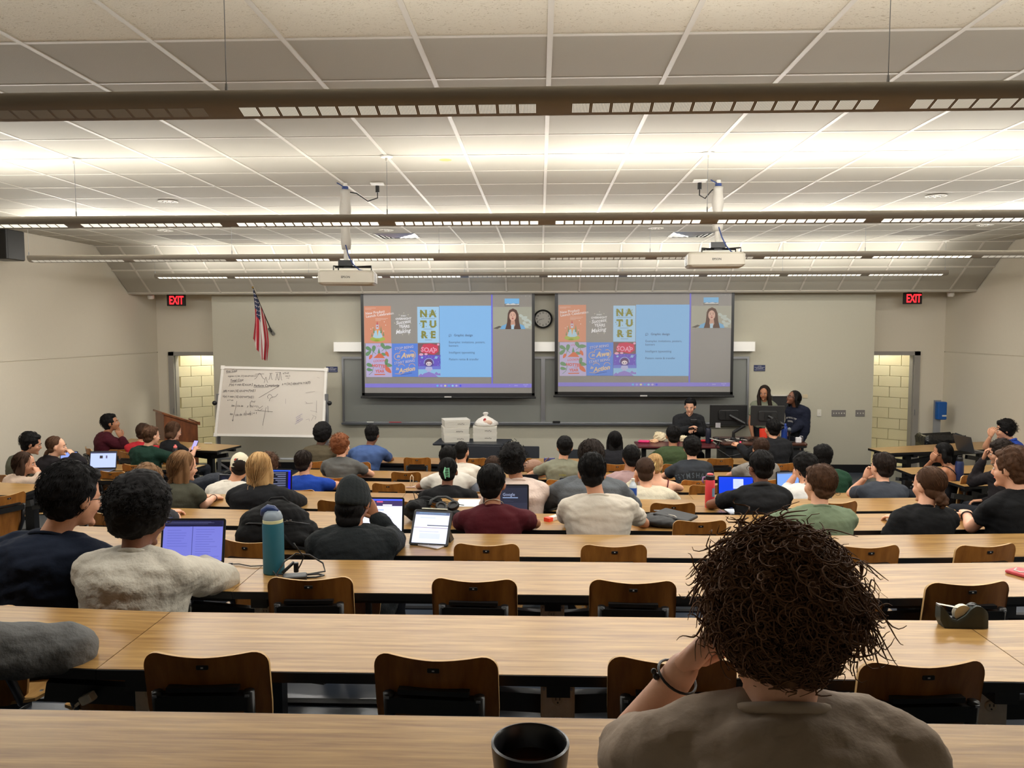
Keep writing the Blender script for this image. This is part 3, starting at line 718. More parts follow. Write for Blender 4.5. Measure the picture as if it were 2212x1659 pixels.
# dark wall cabinet behind the standing women
a, b_ = at(1664, 886, YW), at(1714, 854, YW); c = (a+b_)/2
r = thing('wall_cabinet', 'black open wall box with white top lip behind the standing women', 'cabinet', (c.x, YW-.06, c.z))
MB().box((0, 0, 0), (b_.x-a.x, .12, b_.z-a.z)).build('body', M_dark, r)
MB().box((0, -.01, (b_.z-a.z)/2+.006), (b_.x-a.x+.02, .14, .014)).build('top_lip', M_white, r)

# flag: hanging cloth with stripes and canton
p0, p1 = at(546, 621, 12.95), at(587, 717, 13.68)
r = thing('flag', 'American flag hanging from an angled black wall pole', 'flag', p1)
MB().tube([(0, 0, 0), p0-p1], .009, 8).build('pole', M_blackpl, r)
MB().ell(p0-p1, (.016, .016, .02), n=8, m=6).build('finial', mat('brass', (150, 120, 60), .3, .8), r, smooth=True)
MB().bar((-.05, .0, .07), (.02, .05, -.05), .04, .05).build('wall_bracket', mat('bracket_grey', (90, 86, 80), .5), r)
Mr, Mw, Mn = mat('flag_red', (168, 30, 46), .8), mat('flag_white', (214, 206, 200), .8), mat('flag_navy', (38, 48, 84), .8)
# The cloth's hoist runs along the pole; the fly falls straight down in folds.
d = (p1-p0); NU, NV = 26, 40; Hs = .62; FL = 1.02
mb = MB(); V = []
for i in range(NU+1):
    u = i/NU           # 0 at pole tip (top of the flag), 1 lower end of the hoist
    hp = (p0-p1)+d*(u*Hs)
    for j in range(NV+1):
        v = j/NV
        g = min(1, v*1.5)
        xx = hp.x*(1-g)+(p0-p1).x*g+g*(.012+.085*u-.05*(v-.6))+.012*math.sin(u*19+v*3)*g
        L_ = FL*(1.0-.1*u) if True else FL
        zz = hp.z-v*L_*(.72+.28*(1-abs(u-.5)*1.2))+(.02*math.sin(u*23))*v - .0
        yy = hp.y*(1-g)+g*(hp.y+.05*math.sin(u*18)+.03*math.sin(u*7+v*4))
        V.append((xx, yy, zz))
Fc = []; Fm = []
for i in range(NU):
    for j in range(NV):
        a = i*(NV+1)+j; Fc.append((a, a+1, a+NV+2, a+NV+1))
        st = int((i+.5)/NU*9); canton = st < 5 and (j+.5)/NV < .4
        Fm.append(2 if canton else (0 if st % 2 == 0 else 1))
mb.add(V, Fc); mb.m = Fm
cl = mb.build('cloth', [Mr, Mw, Mn], r, smooth=True)
ms = MB()
for i in range(1, 13, 2):
    for j in range(1, 15, 3):
        q = Vector(V[i*(NV+1)+j+(1 if (i//2) % 2 else 0)])
        ms.add([q+Vector((.013*math.sin(k*2*PI/10)*(1 if k % 2 == 0 else .45), -.006, .013*math.cos(k*2*PI/10)*(1 if k % 2 == 0 else .45))) for k in range(10)], [tuple(range(10))])
ms.build('stars', Mw, r)

# rolling whiteboard, tilted
ye = 12.55
TL, TR, BR, BL = at(482, 794, ye+.25), at(705, 799, ye+.28), at(698, 943, ye-.05), at(466.5, 939.5, ye-.05)
ux = ((TR-TL)+(BR-BL)); wB = (TR-TL).length; hB = (TL-BL).length
M4 = frame(BL, BR-BL, TL-BL)
r = D.objects.new('rolling_whiteboard', None); col.objects.link(r); r.matrix_world = M4
tag(r, 'large tilted whiteboard on a wheeled grey stand, covered in handwritten formulas', 'whiteboard')
inv = M4.inverted()
tl, tr_, br, bl = [inv @ q for q in (TL, TR, BR, BL)]
def bp_(u, v, d=.012): 
    a = bl.lerp(br, u); b = tl.lerp(tr_, u); q = a.lerp(b, v); return Vector((q.x, q.y, q.z+d))
M_wb = mat('whiteboard_enamel', (196, 188, 178), .3, bump=(2, .0002), vary=.015)
M_wbf = mat('whiteboard_frame', (222, 218, 212), .4)
mb = MB(); mb.add([bp_(0, 0, .01), bp_(1, 0, .01), bp_(1, 1, .01), bp_(0, 1, .01), bp_(0, 0, -.015), bp_(1, 0, -.015), bp_(1, 1, -.015), bp_(0, 1, -.015)], [(0, 1, 2, 3), (7, 6, 5, 4), (0, 4, 5, 1), (1, 5, 6, 2), (2, 6, 7, 3), (3, 7, 4, 0)])
mb.build('panel', M_wb, r)
for a, b in (((0, 0), (1, 0)), ((1, 0), (1, 1)), ((1, 1), (0, 1)), ((0, 1), (0, 0))):
    MB().bar(bp_(*a, .0), bp_(*b, .0), .04, .045).build('frame_edge', M_wbf, r)
for u, v in ((0, .0), (0, 1), (1, 0), (1, 1)): MB().box(bp_(u, v, 0), (.06, .06, .055)).build('corner_cap', M_wbf, r)
M_ink = mat('marker_ink', (74, 68, 72), .6); M_ink2 = mat('marker_ink_faint', (140, 132, 130), .7); M_inkp = mat('marker_ink_purple', (110, 96, 150), .6)
# pixel coords of the zoomed board (x 0..1700, y 95..1180)
def q_(x, y, d=.014):
    v = (1165-y)/(1165-100); v = max(0, min(1, v)); xl = -5+(1-(1-v))*80; xr = 1640+v*65
    return bp_((x-xl)/(xr-xl), v, d)
mi = MB()
for s, x, y, sz, ang in [('Key Cost', 130, 180, 38, 6), ('argmin = { lim  E [ c(x,u)+c(x) ] }', 160, 250, 28, 2), ('Total Cost', 195, 325, 40, 4), ('J*(x) = min E[ x,u,w ]', 180, 390, 36, 2),
                         ('Perform Complexity', 568, 400, 40, 2), ('J(B) = min { E[ c(x,u)+a J*(x)] }', 92, 490, 34, 2), ('V(x) = min { E[ c(x)+aV*(x)] }', 80, 575, 34, 0), ('u = ax', 160, 630, 30, 0),
                         ('(x,u)', 525, 640, 30, -4), ('lim', 225, 718, 34, 0), ('1/n dx', 310, 720, 32, 0), ('y  f(x) < L', 470, 722, 34, 0), ('lim', 205, 850, 32, 0), ('1/n dx  E | x/n | < 1', 285, 868, 36, 6), ('a = { b [ c(x,u)+x + b(T)', 1010, 362, 38, 4),
                         ('x(T)-x0', 1020, 185, 26, 4), ('w(x,T)', 1060, 225, 24, 0), ('= 0', 1080, 262, 24, 0)]:
    V, F = text_geo(s, sz*1.3, .008, 'LEFT', .25)
    ca, sa_ = math.cos(math.radians(ang)), math.sin(math.radians(ang))
    mi.add([q_(x+p.x*ca*.92-p.y*sa_, y-p.x*sa_-p.y*ca) for p in V], F)
mi.build('handwriting', M_ink, r)
def stroke(mb, pts, w=4.4):
    for (x0, y0), (x1, y1) in zip(pts[:-1], pts[1:]):
        dx, dy = x1-x0, y1-y0; L = math.hypot(dx, dy) or 1; nx, ny = -dy/L*w/2, dx/L*w/2
        mb.add([q_(x0+nx, y0+ny), q_(x1+nx, y1+ny), q_(x1-nx, y1-ny), q_(x0-nx, y0-ny)], [(0, 1, 2, 3)])
mk = MB()
def bump_(x0, x1, y, h, n=14): return [(x0+(x1-x0)*k/n, y-h*math.exp(-((k/n-.5)*4)**2)) for k in range(n+1)]
for pts in (bump_(575, 740, 275, 95), bump_(725, 790, 330, 90), bump_(800, 860, 285, 100), bump_(905, 960, 290, 110), bump_(955, 1010, 290, 130), [(590, 195), (730, 190)], [(810, 180), (860, 180)], [(905, 162), (990, 158)],
            [(130, 190), (285, 165)], [(200, 335), (380, 322)], [(568, 410), (800, 402)], [(650, 572), (970, 375), (935, 372)], [(310, 630), (300, 700), (285, 780), (262, 880), (252, 950), (242, 925)], [(262, 925), (252, 950)],
            [(455, 780), (452, 850)], [(525, 785), (522, 860)], [(800, 585), (782, 550), (810, 515), (845, 525), (860, 560), (910, 550), (948, 505)], [(810, 622), (830, 575), (870, 555)], [(590, 770), (870, 790)], [(790, 700), (800, 800)],
            [(640, 700), (660, 740), (715, 700)], [(630, 750), (670, 780), (710, 745)], [(520, 640), (515, 700)], [(765, 720), (740, 860), (715, 1010)]): stroke(mk, pts)
mk.build('marker_stroke', M_ink, r)
mk = MB()
for pts in ([(1225, 880), (1325, 815)], [(1232, 905), (1300, 860)], [(1225, 945), (1300, 895)], [(1215, 980), (1335, 900)], [(1240, 925), (1330, 885)]): stroke(mk, pts, 4)
mk.build('marker_stroke', M_inkp, r)
mk = MB()
for pts in ([(1550, 600), (1545, 790)], [(1450, 760), (1560, 785)], [(1400, 650), (1490, 640)], [(1480, 830), (1540, 860), (1520, 900)], [(1380, 910), (1430, 895), (1440, 930)], [(1465, 920), (1500, 850)], [(1070, 580), (1068, 660)], [(1380, 480), (1520, 455)], [(1560, 225), (1600, 240)], [(1370, 620), (1400, 640), (1380, 660)]): stroke(mk, pts)
mk.build('marker_stroke', M_ink2, r)
zf = lambda q: q
mw = inv  # world -> board
def W_(x, y, z): return mw @ Vector((x, y, z))
for sx, X in ((-1, BL.x-.02), (1, TR.x-.02+.06)):
    ztop = 1.45
    MB().bar(W_(X, ye+.1, .12), W_(X, ye+.12, ztop), .05, .03).build('stand_post', M_alu, r)
    MB().bar(W_(X, ye-.32, .10), W_(X, ye+.5, .10), .05, .04).build('stand_foot', M_alu, r)
    MB().bar(W_(X-.0, ye+.12, .30), W_(X-sx*.28, ye+.12, .12), .03, .02).build('stand_brace', M_alu, r)
    MB().ell(W_(X+sx*.05, ye+.1, 1.3), (.04, .04, .04), n=10, m=6).build('tilt_knob', M_blackpl, r, smooth=True)
    for yy in (-.3, .48): MB().lathe([(.03, -.012), (.04, -.008), (.04, .008), (.03, .012)], W_(X, ye+yy, .042), 14, M=(mw.to_3x3() @ Matrix.Rotation(PI/2, 3, 'Y'))).build('caster', M_blackpl, r)
MB().bar(W_(BL.x, ye+.12, .38), W_(TR.x+.02, ye+.12, .38), .03, .05).build('stand_crossbar', M_alu, r)

# wooden lectern
M_lec = wood('lectern_veneer', (98, 52, 24), (136, 78, 38), .35, (5, 5, 1.2))
LA, LB, LC_ = at(322, 955, 12.9), at(380, 960, 12.55), at(434, 960, 12.9)
c = Vector((at(378, 900, 12.8).x, 12.85, 0))
r = thing('lectern', 'brown wooden lectern with sloping top beside the left door', 'lectern', c, math.radians(-52))
lw, ld, h0, h1 = .60, .52, 1.13, .93
def side_(x): return MB().add([(x-.01, -ld/2, 0), (x-.01, ld/2, 0), (x-.01, ld/2, h1), (x-.01, -ld/2+.0, h0), (x+.01, -ld/2, 0), (x+.01, ld/2, 0), (x+.01, ld/2, h1), (x+.01, -ld/2, h0)], [(0, 1, 2, 3), (7, 6, 5, 4), (0, 4, 5, 1), (1, 5, 6, 2), (2, 6, 7, 3), (3, 7, 4, 0)])
for sx in (-1, 1): side_(sx*(lw/2-.01)).build('side_panel', M_lec, r)
MB().box((0, -ld/2+.01, h0/2), (lw-.02, .02, h0-.0)).build('front_panel', M_lec, r)
MB().box((0, ld/2-.01, .12), (lw-.02, .02, .2)).build('kick_panel', M_lec, r)
sl = math.atan2(h1-h0, ld)
MB().box((0, 0, (h0+h1)/2+.014), (lw+.06, math.hypot(ld, h0-h1)+.07, .028), M=Matrix.Rotation(sl, 3, 'X')).build('sloping_top', M_lec, r)
MB().bar((-lw/2-.02, ld/2+.02, h1+.02), (lw/2+.02, ld/2+.02, h1+.02), .03, .05).build('book_stop', M_lec, r)

# sanitizer stand
p = atz(2026, 996, 0.0); p = Vector((at(2024, 930, 13.9).x, 13.9, 0))
r = thing('sanitizer_stand', 'grey floor stand with a blue hand sanitizer dispenser beside the right door', 'dispenser', p)
zt, zb, zc = at(2026, 862, 13.9).z, at(2026, 905, 13.9).z, at(2026, 867, 13.9).z
MB().box((-.01, 0, zt/2), (.12, .02, zt-.04)).build('post', mat('stand_grey', (150, 152, 156), .45, .3), r)
MB().lathe([(.17, 0), (.17, .015), (.03, .02)], n=24).build('base', MATS['stand_grey'], r)
M_blue = mat('dispenser_blue', (10, 82, 158), .35)
MB().rbox((.02, -.07, (zb+zc)/2), (.155, .12, zc-zb), .02).build('dispenser_body', M_blue, r, smooth='a')
MB().box((.05, -.133, zb+.07), (.075, .003, .025)).build('label_strip', M_white, r)
# trash bin with bag
p = Vector((at(2032, 960, 12.9).x, 12.9, 0)); hb = at(2030, 944, 12.9).z
r = thing('trash_bin', 'black rectangular bin lined with a shiny black bag by the right wall', 'bin', p)
mb = MB(); rings = []
for z, k in ((0, .8), (hb-.02, 1), (hb, 1.04), (hb, .98), (hb-.1, .95)): rings.append([Vector((x*k, y*k, z)) for x, y in rrect(.62, .36, .05)])
mb.loft(rings).build('bin_body', M_blackpl, r, smooth='a')
M_bag = mat('bin_bag', (20, 20, 22), .22, bump=(16, .02, 4))
mb = MB(); rings = []; rs = random.Random(5)
PP = rrect(.64, .38, .06, 5)
for q, (z, k) in enumerate(((hb-.17, 1.03), (hb-.10, 1.05), (hb-.02, 1.07), (hb+.03, 1.0), (hb+.045, .9), (hb-.01, .78), (hb-.06, .6))):
    rings.append([Vector((x*(k+rs.uniform(-.02, .02)), y*(k+rs.uniform(-.02, .02)), z+rs.uniform(-.012, .02))) for x, y in PP])
mb.loft(rings).build('liner_bag', M_bag, r, smooth=True)
# black wall speaker at the left edge
a, b_ = at(-30, 560, 9.6), at(16, 494, 9.6)
o = MB().rbox((0, 0, 0), (.28, .35, b_.z-a.z), .02).build('wall_speaker', M_blackpl, None, (b_.x-.14, 9.75, (a.z+b_.z)/2)); tag(o, 'black box speaker on the left wall at the picture edge', 'speaker')

# projectors on pipes
M_proj = mat('projector_shell', (188, 182, 168), .45, bump=(200, .0001))
M_wrap = mat('cable_wrap', (190, 186, 178), .6, bump=(60, .003))
M_bcab = mat('blue_cable', (40, 62, 120), .5)
for i, (cxp, ybp, Yp, xtop) in enumerate([(752, 601, 7.2, 744), (1543, 563, 7.2, 1547)]):
    p = at(cxp, ybp, Yp); pt = at(xtop, 470, Yp)
    px_ = at(xtop+3, 500, Yp).x
    r = thing('ceiling_projector', 'pale grey ceiling projector on a wrapped pipe, %s of the two' % ('left' if i == 0 else 'right'), 'projector', (p.x, Yp, p.z), .10 if i == 0 else -.08)
    w_, d_, h_ = .50, .32, .125
    MB().rbox((0, 0, 0), (w_, d_, h_), .035, seg=4).build('shell', M_proj, r, smooth='a')
    mb = MB(); add_text(mb, 'EPSON', frame((-.04, -d_/2-.0015, -.008), (1, 0, 0), (0, 0, 1)), .026, bold=.02); mb.build('lettering', M_blackpl, r)
    s_ = 1 if i == 0 else -1
    for q in range(8): MB().box((s_*(w_/2+.001), -.02, -.045+q*.012), (.004, .16, .004)).build('vent_slat', M_dark, r)
    for sx in (-1, 1):
        MB().lathe([(.014, 0), (.014, .012), (.008, .012)], (sx*.2, .08, h_/2), 10).build('top_foot', M_proj, r)
    lx = px_-p.x
    MB().box((lx, 0, .135), (.13, .12, .05)).build('mount_head', M_blackpl, r)
    MB().box((lx, 0, .100), (.20, .04, .016)).build('mount_plate', M_blackpl, r)
    for ex, ey in ((-.12, -.07), (.22, -.07), (-.1, .09), (.2, .09)):
        MB().tube([(lx, 0, .10), (ex, ey, .105), (ex, ey, h_/2)], .007, 6).build('mount_arm', M_blackpl, r)
    top = ZC-p.z
    MB().tube([(lx, 0, .16), (lx, 0, top)], .022, 10).build('pipe', M_white, r)
    rr = [(lx+.003*math.sin(z*9), 0, z) for z in np.linspace(.26, top-.06, 14)]
    MB().tube(rr, [.05-.012*math.exp(-z*2) + .006*math.sin(z*11) for z in np.linspace(0, 1.1, 14)], 12).build('cable_wrap', M_wrap, r, smooth=True)
    MB().tube([(lx-.01, -.03, .34), (lx+.03, -.06, .2), (lx+.07, -.06, .12), (lx+.12, -.03, .075), (lx+.15, .02, .07)], .006, 6).build('signal_cable', M_bcab, r)
    MB().tube([(lx, -.02, top-.07), (lx-.02, -.03, top-.03), (lx-.07, -.02, top+.0)], .005, 6).build('signal_cable', M_bcab, r)
    MB().tube([(lx, 0, top-.07), (lx, 0, top-.03)], .029, 8).build('cable_tie', M_bcab, r)
    e = at(804, 389, 7.0) if i == 0 else at(1522, 379, 7.0)
    ex = e.x-p.x
    MB().tube([(lx+.04*s_, 0, top-.08), (lx+(ex-lx)*.35, 0, top-.09), (lx+(ex-lx)*.7, 0, top-.16), (ex, 0, top-.13), (ex, 0, top-.05)], .006, 6).build('power_cable', M_blackpl, r, smooth=True)
    MB().tube([(ex, 0, top-.08), (ex, 0, top-.02)], .018, 8).build('power_plug', M_blackpl, r)
    MB().box((ex, 0, top-.004), (.12, .12, .008)).build('ceiling_outlet', M_white, r)
    MB().lathe([(.028, 0), (.026, .01)], (-.13 if i == 0 else .12, d_/2, -.01), 16, M=Matrix.Rotation(-PI/2, 3, 'X')).build('lens', mat('lens_glass', (20, 24, 40), .05), r)
# projector beams: real light thrown by the projectors gives the bluish spill on the slope and boards
# ------------------------------------------------------------------ desks in fixed rows
M_out = mat('outlet_face', (176, 168, 150), .5)
def desk_section(k, X0, X1, posts, label, outlets=(), zt=None, quad=None, floorz=None, endcut=0):
    z = top_z(k) if zt is None else zt; tr = tread(k) if floorz is None else floorz
    if quad: A, B, C_, D_ = [Vector((q[0], q[1], 0)) for q in quad]     # near-left, near-right, far-right, far-left
    else: A, B, C_, D_ = Vector((X0, near(k, X0), 0)), Vector((X1, near(k, X1), 0)), Vector((X1, far(k, X1), 0)), Vector((X0, far(k, X0), 0))
    ux = (B-A); ang = math.atan2(ux.y, ux.x); base = (A+B)/2; base.z = tr
    r = thing('fixed_desk', label, 'desk', base, ang, 'long laminate desks')
    R = Matrix.Rotation(-ang, 3, 'Z'); H = z-tr
    P = [R @ (q-Vector((base.x, base.y, 0))) for q in (A, B, C_, D_)]
    top = [Vector((p.x, p.y, H)) for p in P]
    def inset(pts, e, zz):
        c = sum((Vector(q) for q in pts), Vector())/4; return [Vector((q.x-(e if q.x > c.x else -e), q.y-(e if q.y > c.y else -e), zz)) for q in pts]
    lam = [Vector((q.x-(.0006 if q.x > 0 else -.0006), q.y-(.004 if q.y > (P[0].y+P[3].y)/2 else -.004), H)) for q in top]
    mb = MB(); lo = [Vector((p.x, p.y, H-.003)) for p in lam]; mb.loft([lo, lam]); mb.build('laminate_top', M_lam, r)
    mb = MB(); mb.loft([[Vector((p.x, p.y, H-.032)) for p in top], [Vector((p.x, p.y, H-.0015)) for p in top]]); mb.build('black_edge_band', M_edge, r)
    w = (P[1]-P[0]).length; ym = (P[0].y+P[3].y)/2
    MB().bar((P[0].x+.05, P[0].y+.12, H-.055), (P[1].x-.05, P[1].y+.12, H-.055), .05, .045).build('support_rail', M_black, r)
    MB().bar((P[3].x+.05, P[3].y-.10, H-.055), (P[2].x-.05, P[2].y-.10, H-.055), .05, .045).build('support_rail', M_black, r)
    for n_, xw in enumerate(posts):
        x = xw-base.x if not quad else xw
        MB().box((x, ym-.02, H/2-.04), (.09, .075, H-.08)).build('pedestal', M_black, r)
        MB().box((x, ym-.02, .01), (.2, .28, .02)).build('foot_plate', M_black, r)
        MB().box((x, ym, H-.06), (.07, .40, .05)).build('cross_arm', M_black, r)
        for sx in (-1, 1):
            MB().bar((x, ym-.03, .56), (x+sx*.33, ym-.12, .62), .04, .06).build('swing_brace', M_black, r)
            MB().bar((x, ym-.03, .30), (x+sx*.30, ym-.22, .36), .05, .05).build('swing_arm', M_black, r)
        if xw in outlets:
            ob = MB().rbox((x, ym-.085, .56), (.10, .16, .055), .012, M=Matrix.Rotation(PI/2, 3, 'X') if False else None)
            o = MB().box((x, ym-.085, .575), (.105, .055, .165)).build('outlet_box', M_steel, r)
            MB().rbox((x, ym-.115, .575), (.095, .15, .006), .012, M=Matrix.Rotation(PI/2, 3, 'X')).build('cover_plate', M_steel, o)
            for dz in (-.036, .036):
                MB().lathe([(.0175, 0), (.0175, -.004), (.015, -.006)], (x, ym-.118, .575+dz), 14, M=Matrix.Rotation(-PI/2, 3, 'X')).build('receptacle', M_out, o)
                mb = MB()
                for ddx in (-.006, .006): mb.box((x+ddx, ym-.1255, .579+dz), (.0022, .002, .008))
                mb.lathe([(.0028, 0), (.0028, .002)], (x, ym-.1235, .567+dz), 8, M=Matrix.Rotation(PI/2, 3, 'X')); mb.build('slot', M_dark, o)
            for cx_, cz_ in ((-.042, -.067), (.042, -.067), (-.042, .067), (.042, .067)): MB().lathe([(.005, 0), (.004, .003)], (x+cx_, ym-.117, .575+cz_), 8, M=Matrix.Rotation(PI/2, 3, 'X')).build('screw', M_alu, o)
    return r
RN = ['the desk row the camera stands behind', 'the second desk row from the camera', 'the third desk row from the camera', 'the fourth desk row from the camera', 'the fifth desk row from the camera', 'the sixth desk row from the camera', 'the seventh desk row from the camera', 'the eighth desk row from the camera', 'the row before the frontmost one', 'the frontmost desk row']
S0, S1 = -1.32, 1.45
for k in range(10):
    xl = -3.15 if k < 8 else -3.0; xr = 3.35
    if k == 0: xl, xr = -2.6, 2.8
    ol = ()
    desk_section(k, xl, S0-.002, [-2.65] if k else [-2.3], 'left wing desktop of '+RN[k], (-2.65,))
    desk_section(k, S0, S1, [-1.28+.06, .055, 1.36], 'middle desktop of '+RN[k], (-1.22, .055, 1.36))
    desk_section(k, S1+.002, xr, [2.7] if k else [2.3], 'right wing desktop of '+RN[k], (2.7,))
# side desks
def q2(*pts, z=TH): return [tuple(atz(x, y, z)[:2]) for x, y in pts]
def side_desk(near_l, near_r, far_r, far_l, z, fz, label):
    q = [tuple(atz(*p, z)[:2]) for p in (near_l, near_r)]+[tuple(atz(*p, z)[:2]) for p in (far_r, far_l)]
    w = math.hypot(q[1][0]-q[0][0], q[1][1]-q[0][1])
    return desk_section(9, 0, 0, [-w*.28, w*.28], label, (), zt=z, quad=q, floorz=fz)
side_desk((240, 968), (468, 974), (521, 962), (283, 947), .74, 0, 'laminate desk with clipped end in front of the wooden lectern')
side_desk((1917, 979), (2205, 968), (2190, 950), (1875, 968), .74, 0, 'front right side desk with an open grey laptop')
side_desk((1970, 1024.6), (2190, 1021), (2160, 1003), (1934, 1011), .74, 0, 'right side desk behind the woman in the tank top')
side_desk((2084, 1051), (2280, 1045), (2260, 1032), (2036, 1036), .74, 0, 'right side desk with a navy bottle on it')
side_desk((60, 1040), (300, 1037), (330, 1017), (80, 1021), .74, 0, 'left side desk with a laptop showing two pictures')
side_desk((180, 1018), (415, 1013), (444, 1004), (235, 1003), .74, 0, 'left side desk of the man in the dark green sweater')
side_desk((-60, 1069), (41, 1070), (103, 1047), (-80, 1038), .95, .21, 'left side desk behind the woman in the cream sweater')

# ------------------------------------------------------------------ chairs
def backrest_geo(mb, w=.355, h0=.43, h1=.845, t=.011):
    NX, NZ = 26, 8
    def pt(a, b, off):
        # a in -1..1 across, b 0..1 up
        wz = w/2*(.80+.20*math.sin(min(1, b*1.55)*PI/2))
        z = h0+(h1-h0)*b
        rc = .05
        ztop = h1-.014*(1-abs(a)**1.5)-.0
        # round the corners
        e = abs(a)*wz
        if e > wz-rc: ztop -= rc-math.sqrt(max(0, rc*rc-(e-(wz-rc))**2))
        zbot = h0+(max(0, e-(wz*.8-.04))**2)*8
        z = zbot+(ztop-zbot)*b
        x = a*wz
        y = -.055*b+.035*(a*a)-.0+off
        return Vector((x, y, z))
    G = []
    for off in (0, -t):
        for j in range(NZ+1):
            for i in range(NX+1): G.append(pt(math.sin((-1+2*i/NX)*PI/2), j/NZ, off))
    n = (NX+1)*(NZ+1); F = []; Mi = []
    for s_ in (0, 1):
        for j in range(NZ):
            for i in range(NX):
                a = s_*n+j*(NX+1)+i; q = (a, a+1, a+NX+2, a+NX+1)
                F.append(q if s_ == 0 else q[::-1]); Mi.append(0)
    B = [j*(NX+1) for j in range(NZ+1)]+[NZ*(NX+1)+i for i in range(1, NX+1)]+[j*(NX+1)+NX for j in range(NZ-1, -1, -1)]+[i for i in range(NX-1, 0, -1)]
    for a, b in zip(B, B[1:]+B[:1]): F.append((a, a+n, b+n, b)); Mi.append(1)
    mb.add(G, F); mb.m = Mi
    return mb
def make_chair():
    r = thing('desk_chair', None, 'chair', (0, 0, 0), group=None)
    b = backrest_geo(MB()).build('backrest', [M_ply, M_plyedge], r, smooth='a')
    mb = MB().rbox((0, -.0635, .803), (.034, .013, .003), .003, M=Matrix.Rotation(PI/2, 3, 'X')); mb.build('number_plate', M_blackpl, b)
    MB().box((0, -.066, .803), (.007, .001, .004)).build('plate_digit', MATS['plate_grey'], b)
    # seat shell
    NX, NY = 12, 10; G = []
    for off in (0, -.012):
        for j in range(NY+1):
            for i in range(NX+1):
                a, c = -1+2*i/NX, j/NY; w = .20*(.90+.1*math.sin(c*PI)); 
                x = a*w; y = .0+.38*c-(.03*abs(a)**3 if c > .5 else -.02*abs(a)**3)
                z = .445+.012*a*a-.025*max(0, c-.75)*4*.5+off
                G.append(Vector((x, y, z)))
    n = (NX+1)*(NY+1); F = []; Mi = []
    for s_ in (0, 1):
        for j in range(NY):
            for i in range(NX):
                a = s_*n+j*(NX+1)+i; q = (a, a+1, a+NX+2, a+NX+1); F.append(q if s_ == 0 else q[::-1]); Mi.append(0)
    B = [j*(NX+1) for j in range(NY+1)]+[NY*(NX+1)+i for i in range(1, NX+1)]+[j*(NX+1)+NX for j in range(NY-1, -1, -1)]+[i for i in range(NX-1, 0, -1)]
    for a, b2 in zip(B, B[1:]+B[:1]): F.append((a, a+n, b2+n, b2)); Mi.append(1)
    mb = MB(); mb.add(G, F); mb.m = Mi; s = mb.build('seat', [M_plyL, M_plyedge], r, smooth='a')
    for sx in (-1, 1): MB().lathe([(.009, .0), (.006, .003), (0, .0035)], (sx*.155, .09, .452), 10, caps=False).build('rivet', M_alu, s)
    MB().bar((-.128, -.060, .705), (.128, -.060, .705), .035, .045).build('back_bracket', M_black, r)
    mb = MB(); mb.bar((-.10, -.060, .742), (.10, -.060, .742), .024, .014); mb.build('bracket_lip', M_black, r)
    for sx in (-1, 1):
        MB().tube([(sx*.128, -.062, .735), (sx*.126, -.045, .58), (sx*.125, .02, .435), (sx*.11, .16, .415), (sx*.05, .22, .40)], .016, 8).build('side_frame', M_black, r, smooth=True)
        MB().box((sx*.128, -.080, .728), (.012, .004, .006)).build('frame_bolt', M_alu, r)
    MB().bar((0, .08, .395), (0, .30, .395), .12, .04).build('seat_carrier', M_black, r)
    return r
M_plyL = wood('seat_plywood', (176, 132, 76), (206, 164, 106), .3, (8, 1.4, 8))
proto_chair = make_chair(); used_chair = [False]
def place_chair(x, y, z, rz, label, group):
    if not used_chair[0]: c = proto_chair; used_chair[0] = True
    else: c = dup(proto_chair)
    c.location = (x, y, z); c.rotation_euler = (0, 0, rz); c['label'] = label; c['group'] = group
    return c
# empty chairs the photograph shows: row -> centre columns (pixels), turned a little
EMPTY = {1: [(442, 3), (942, -4), (1454, -3), (1994, 4)], 2: [(669, 3), (1025, -2), (1368, -2), (2090, 2)], 3: [(538, -8), (1051, 0), (1326, 2), (1874, 4), (2128, 6)],
         4: [(240, -4), (1511, 3)], 5: [(733, 2), (905, -2), (1453, 2), (1808, 14)], 7: [(840, 2), (1524, 2)], 8: [(878, 2), (1690, 2)], 9: [(690, 0), (777, 0), (902, 5), (1022, 2), (1122, 0), (1421, 0), (1554, 4)]}
ORD = ['first', 'second', 'third', 'fourth', 'fifth', 'sixth', 'seventh']
for k, l in EMPTY.items():
    for q, (px, tw) in enumerate(l):
        Y = near(k, 0)-.06; X = at(px, 1000, Y).x; Y = near(k, X)-.055
        X = at(px, 1000, Y).x
        sl = math.atan(.07)*(1 if X > 1.44 else (-1 if X < -1.32 else 0))
        place_chair(X, Y, tread(k), sl+math.radians(tw), 'empty plywood chair at %s, %s from the left' % (RN[k], ORD[q]), 'empty plywood chairs')
for (px, py, Y, z0, rz, lb) in [(265, 0, 10.75, 0, .5, 'plywood chair of the man in the maroon sweater by the left wall'), (245, 0, 9.05, 0, -.15, 'empty plywood chair at the left side desk with the laptop'), (6, 0, 6.75, .21, 1.2, 'plywood chair turned sideways at the left picture edge')]:
    place_chair(at(px, 1000, Y).x, Y, z0, rz, lb, 'plywood chairs at the side desks')

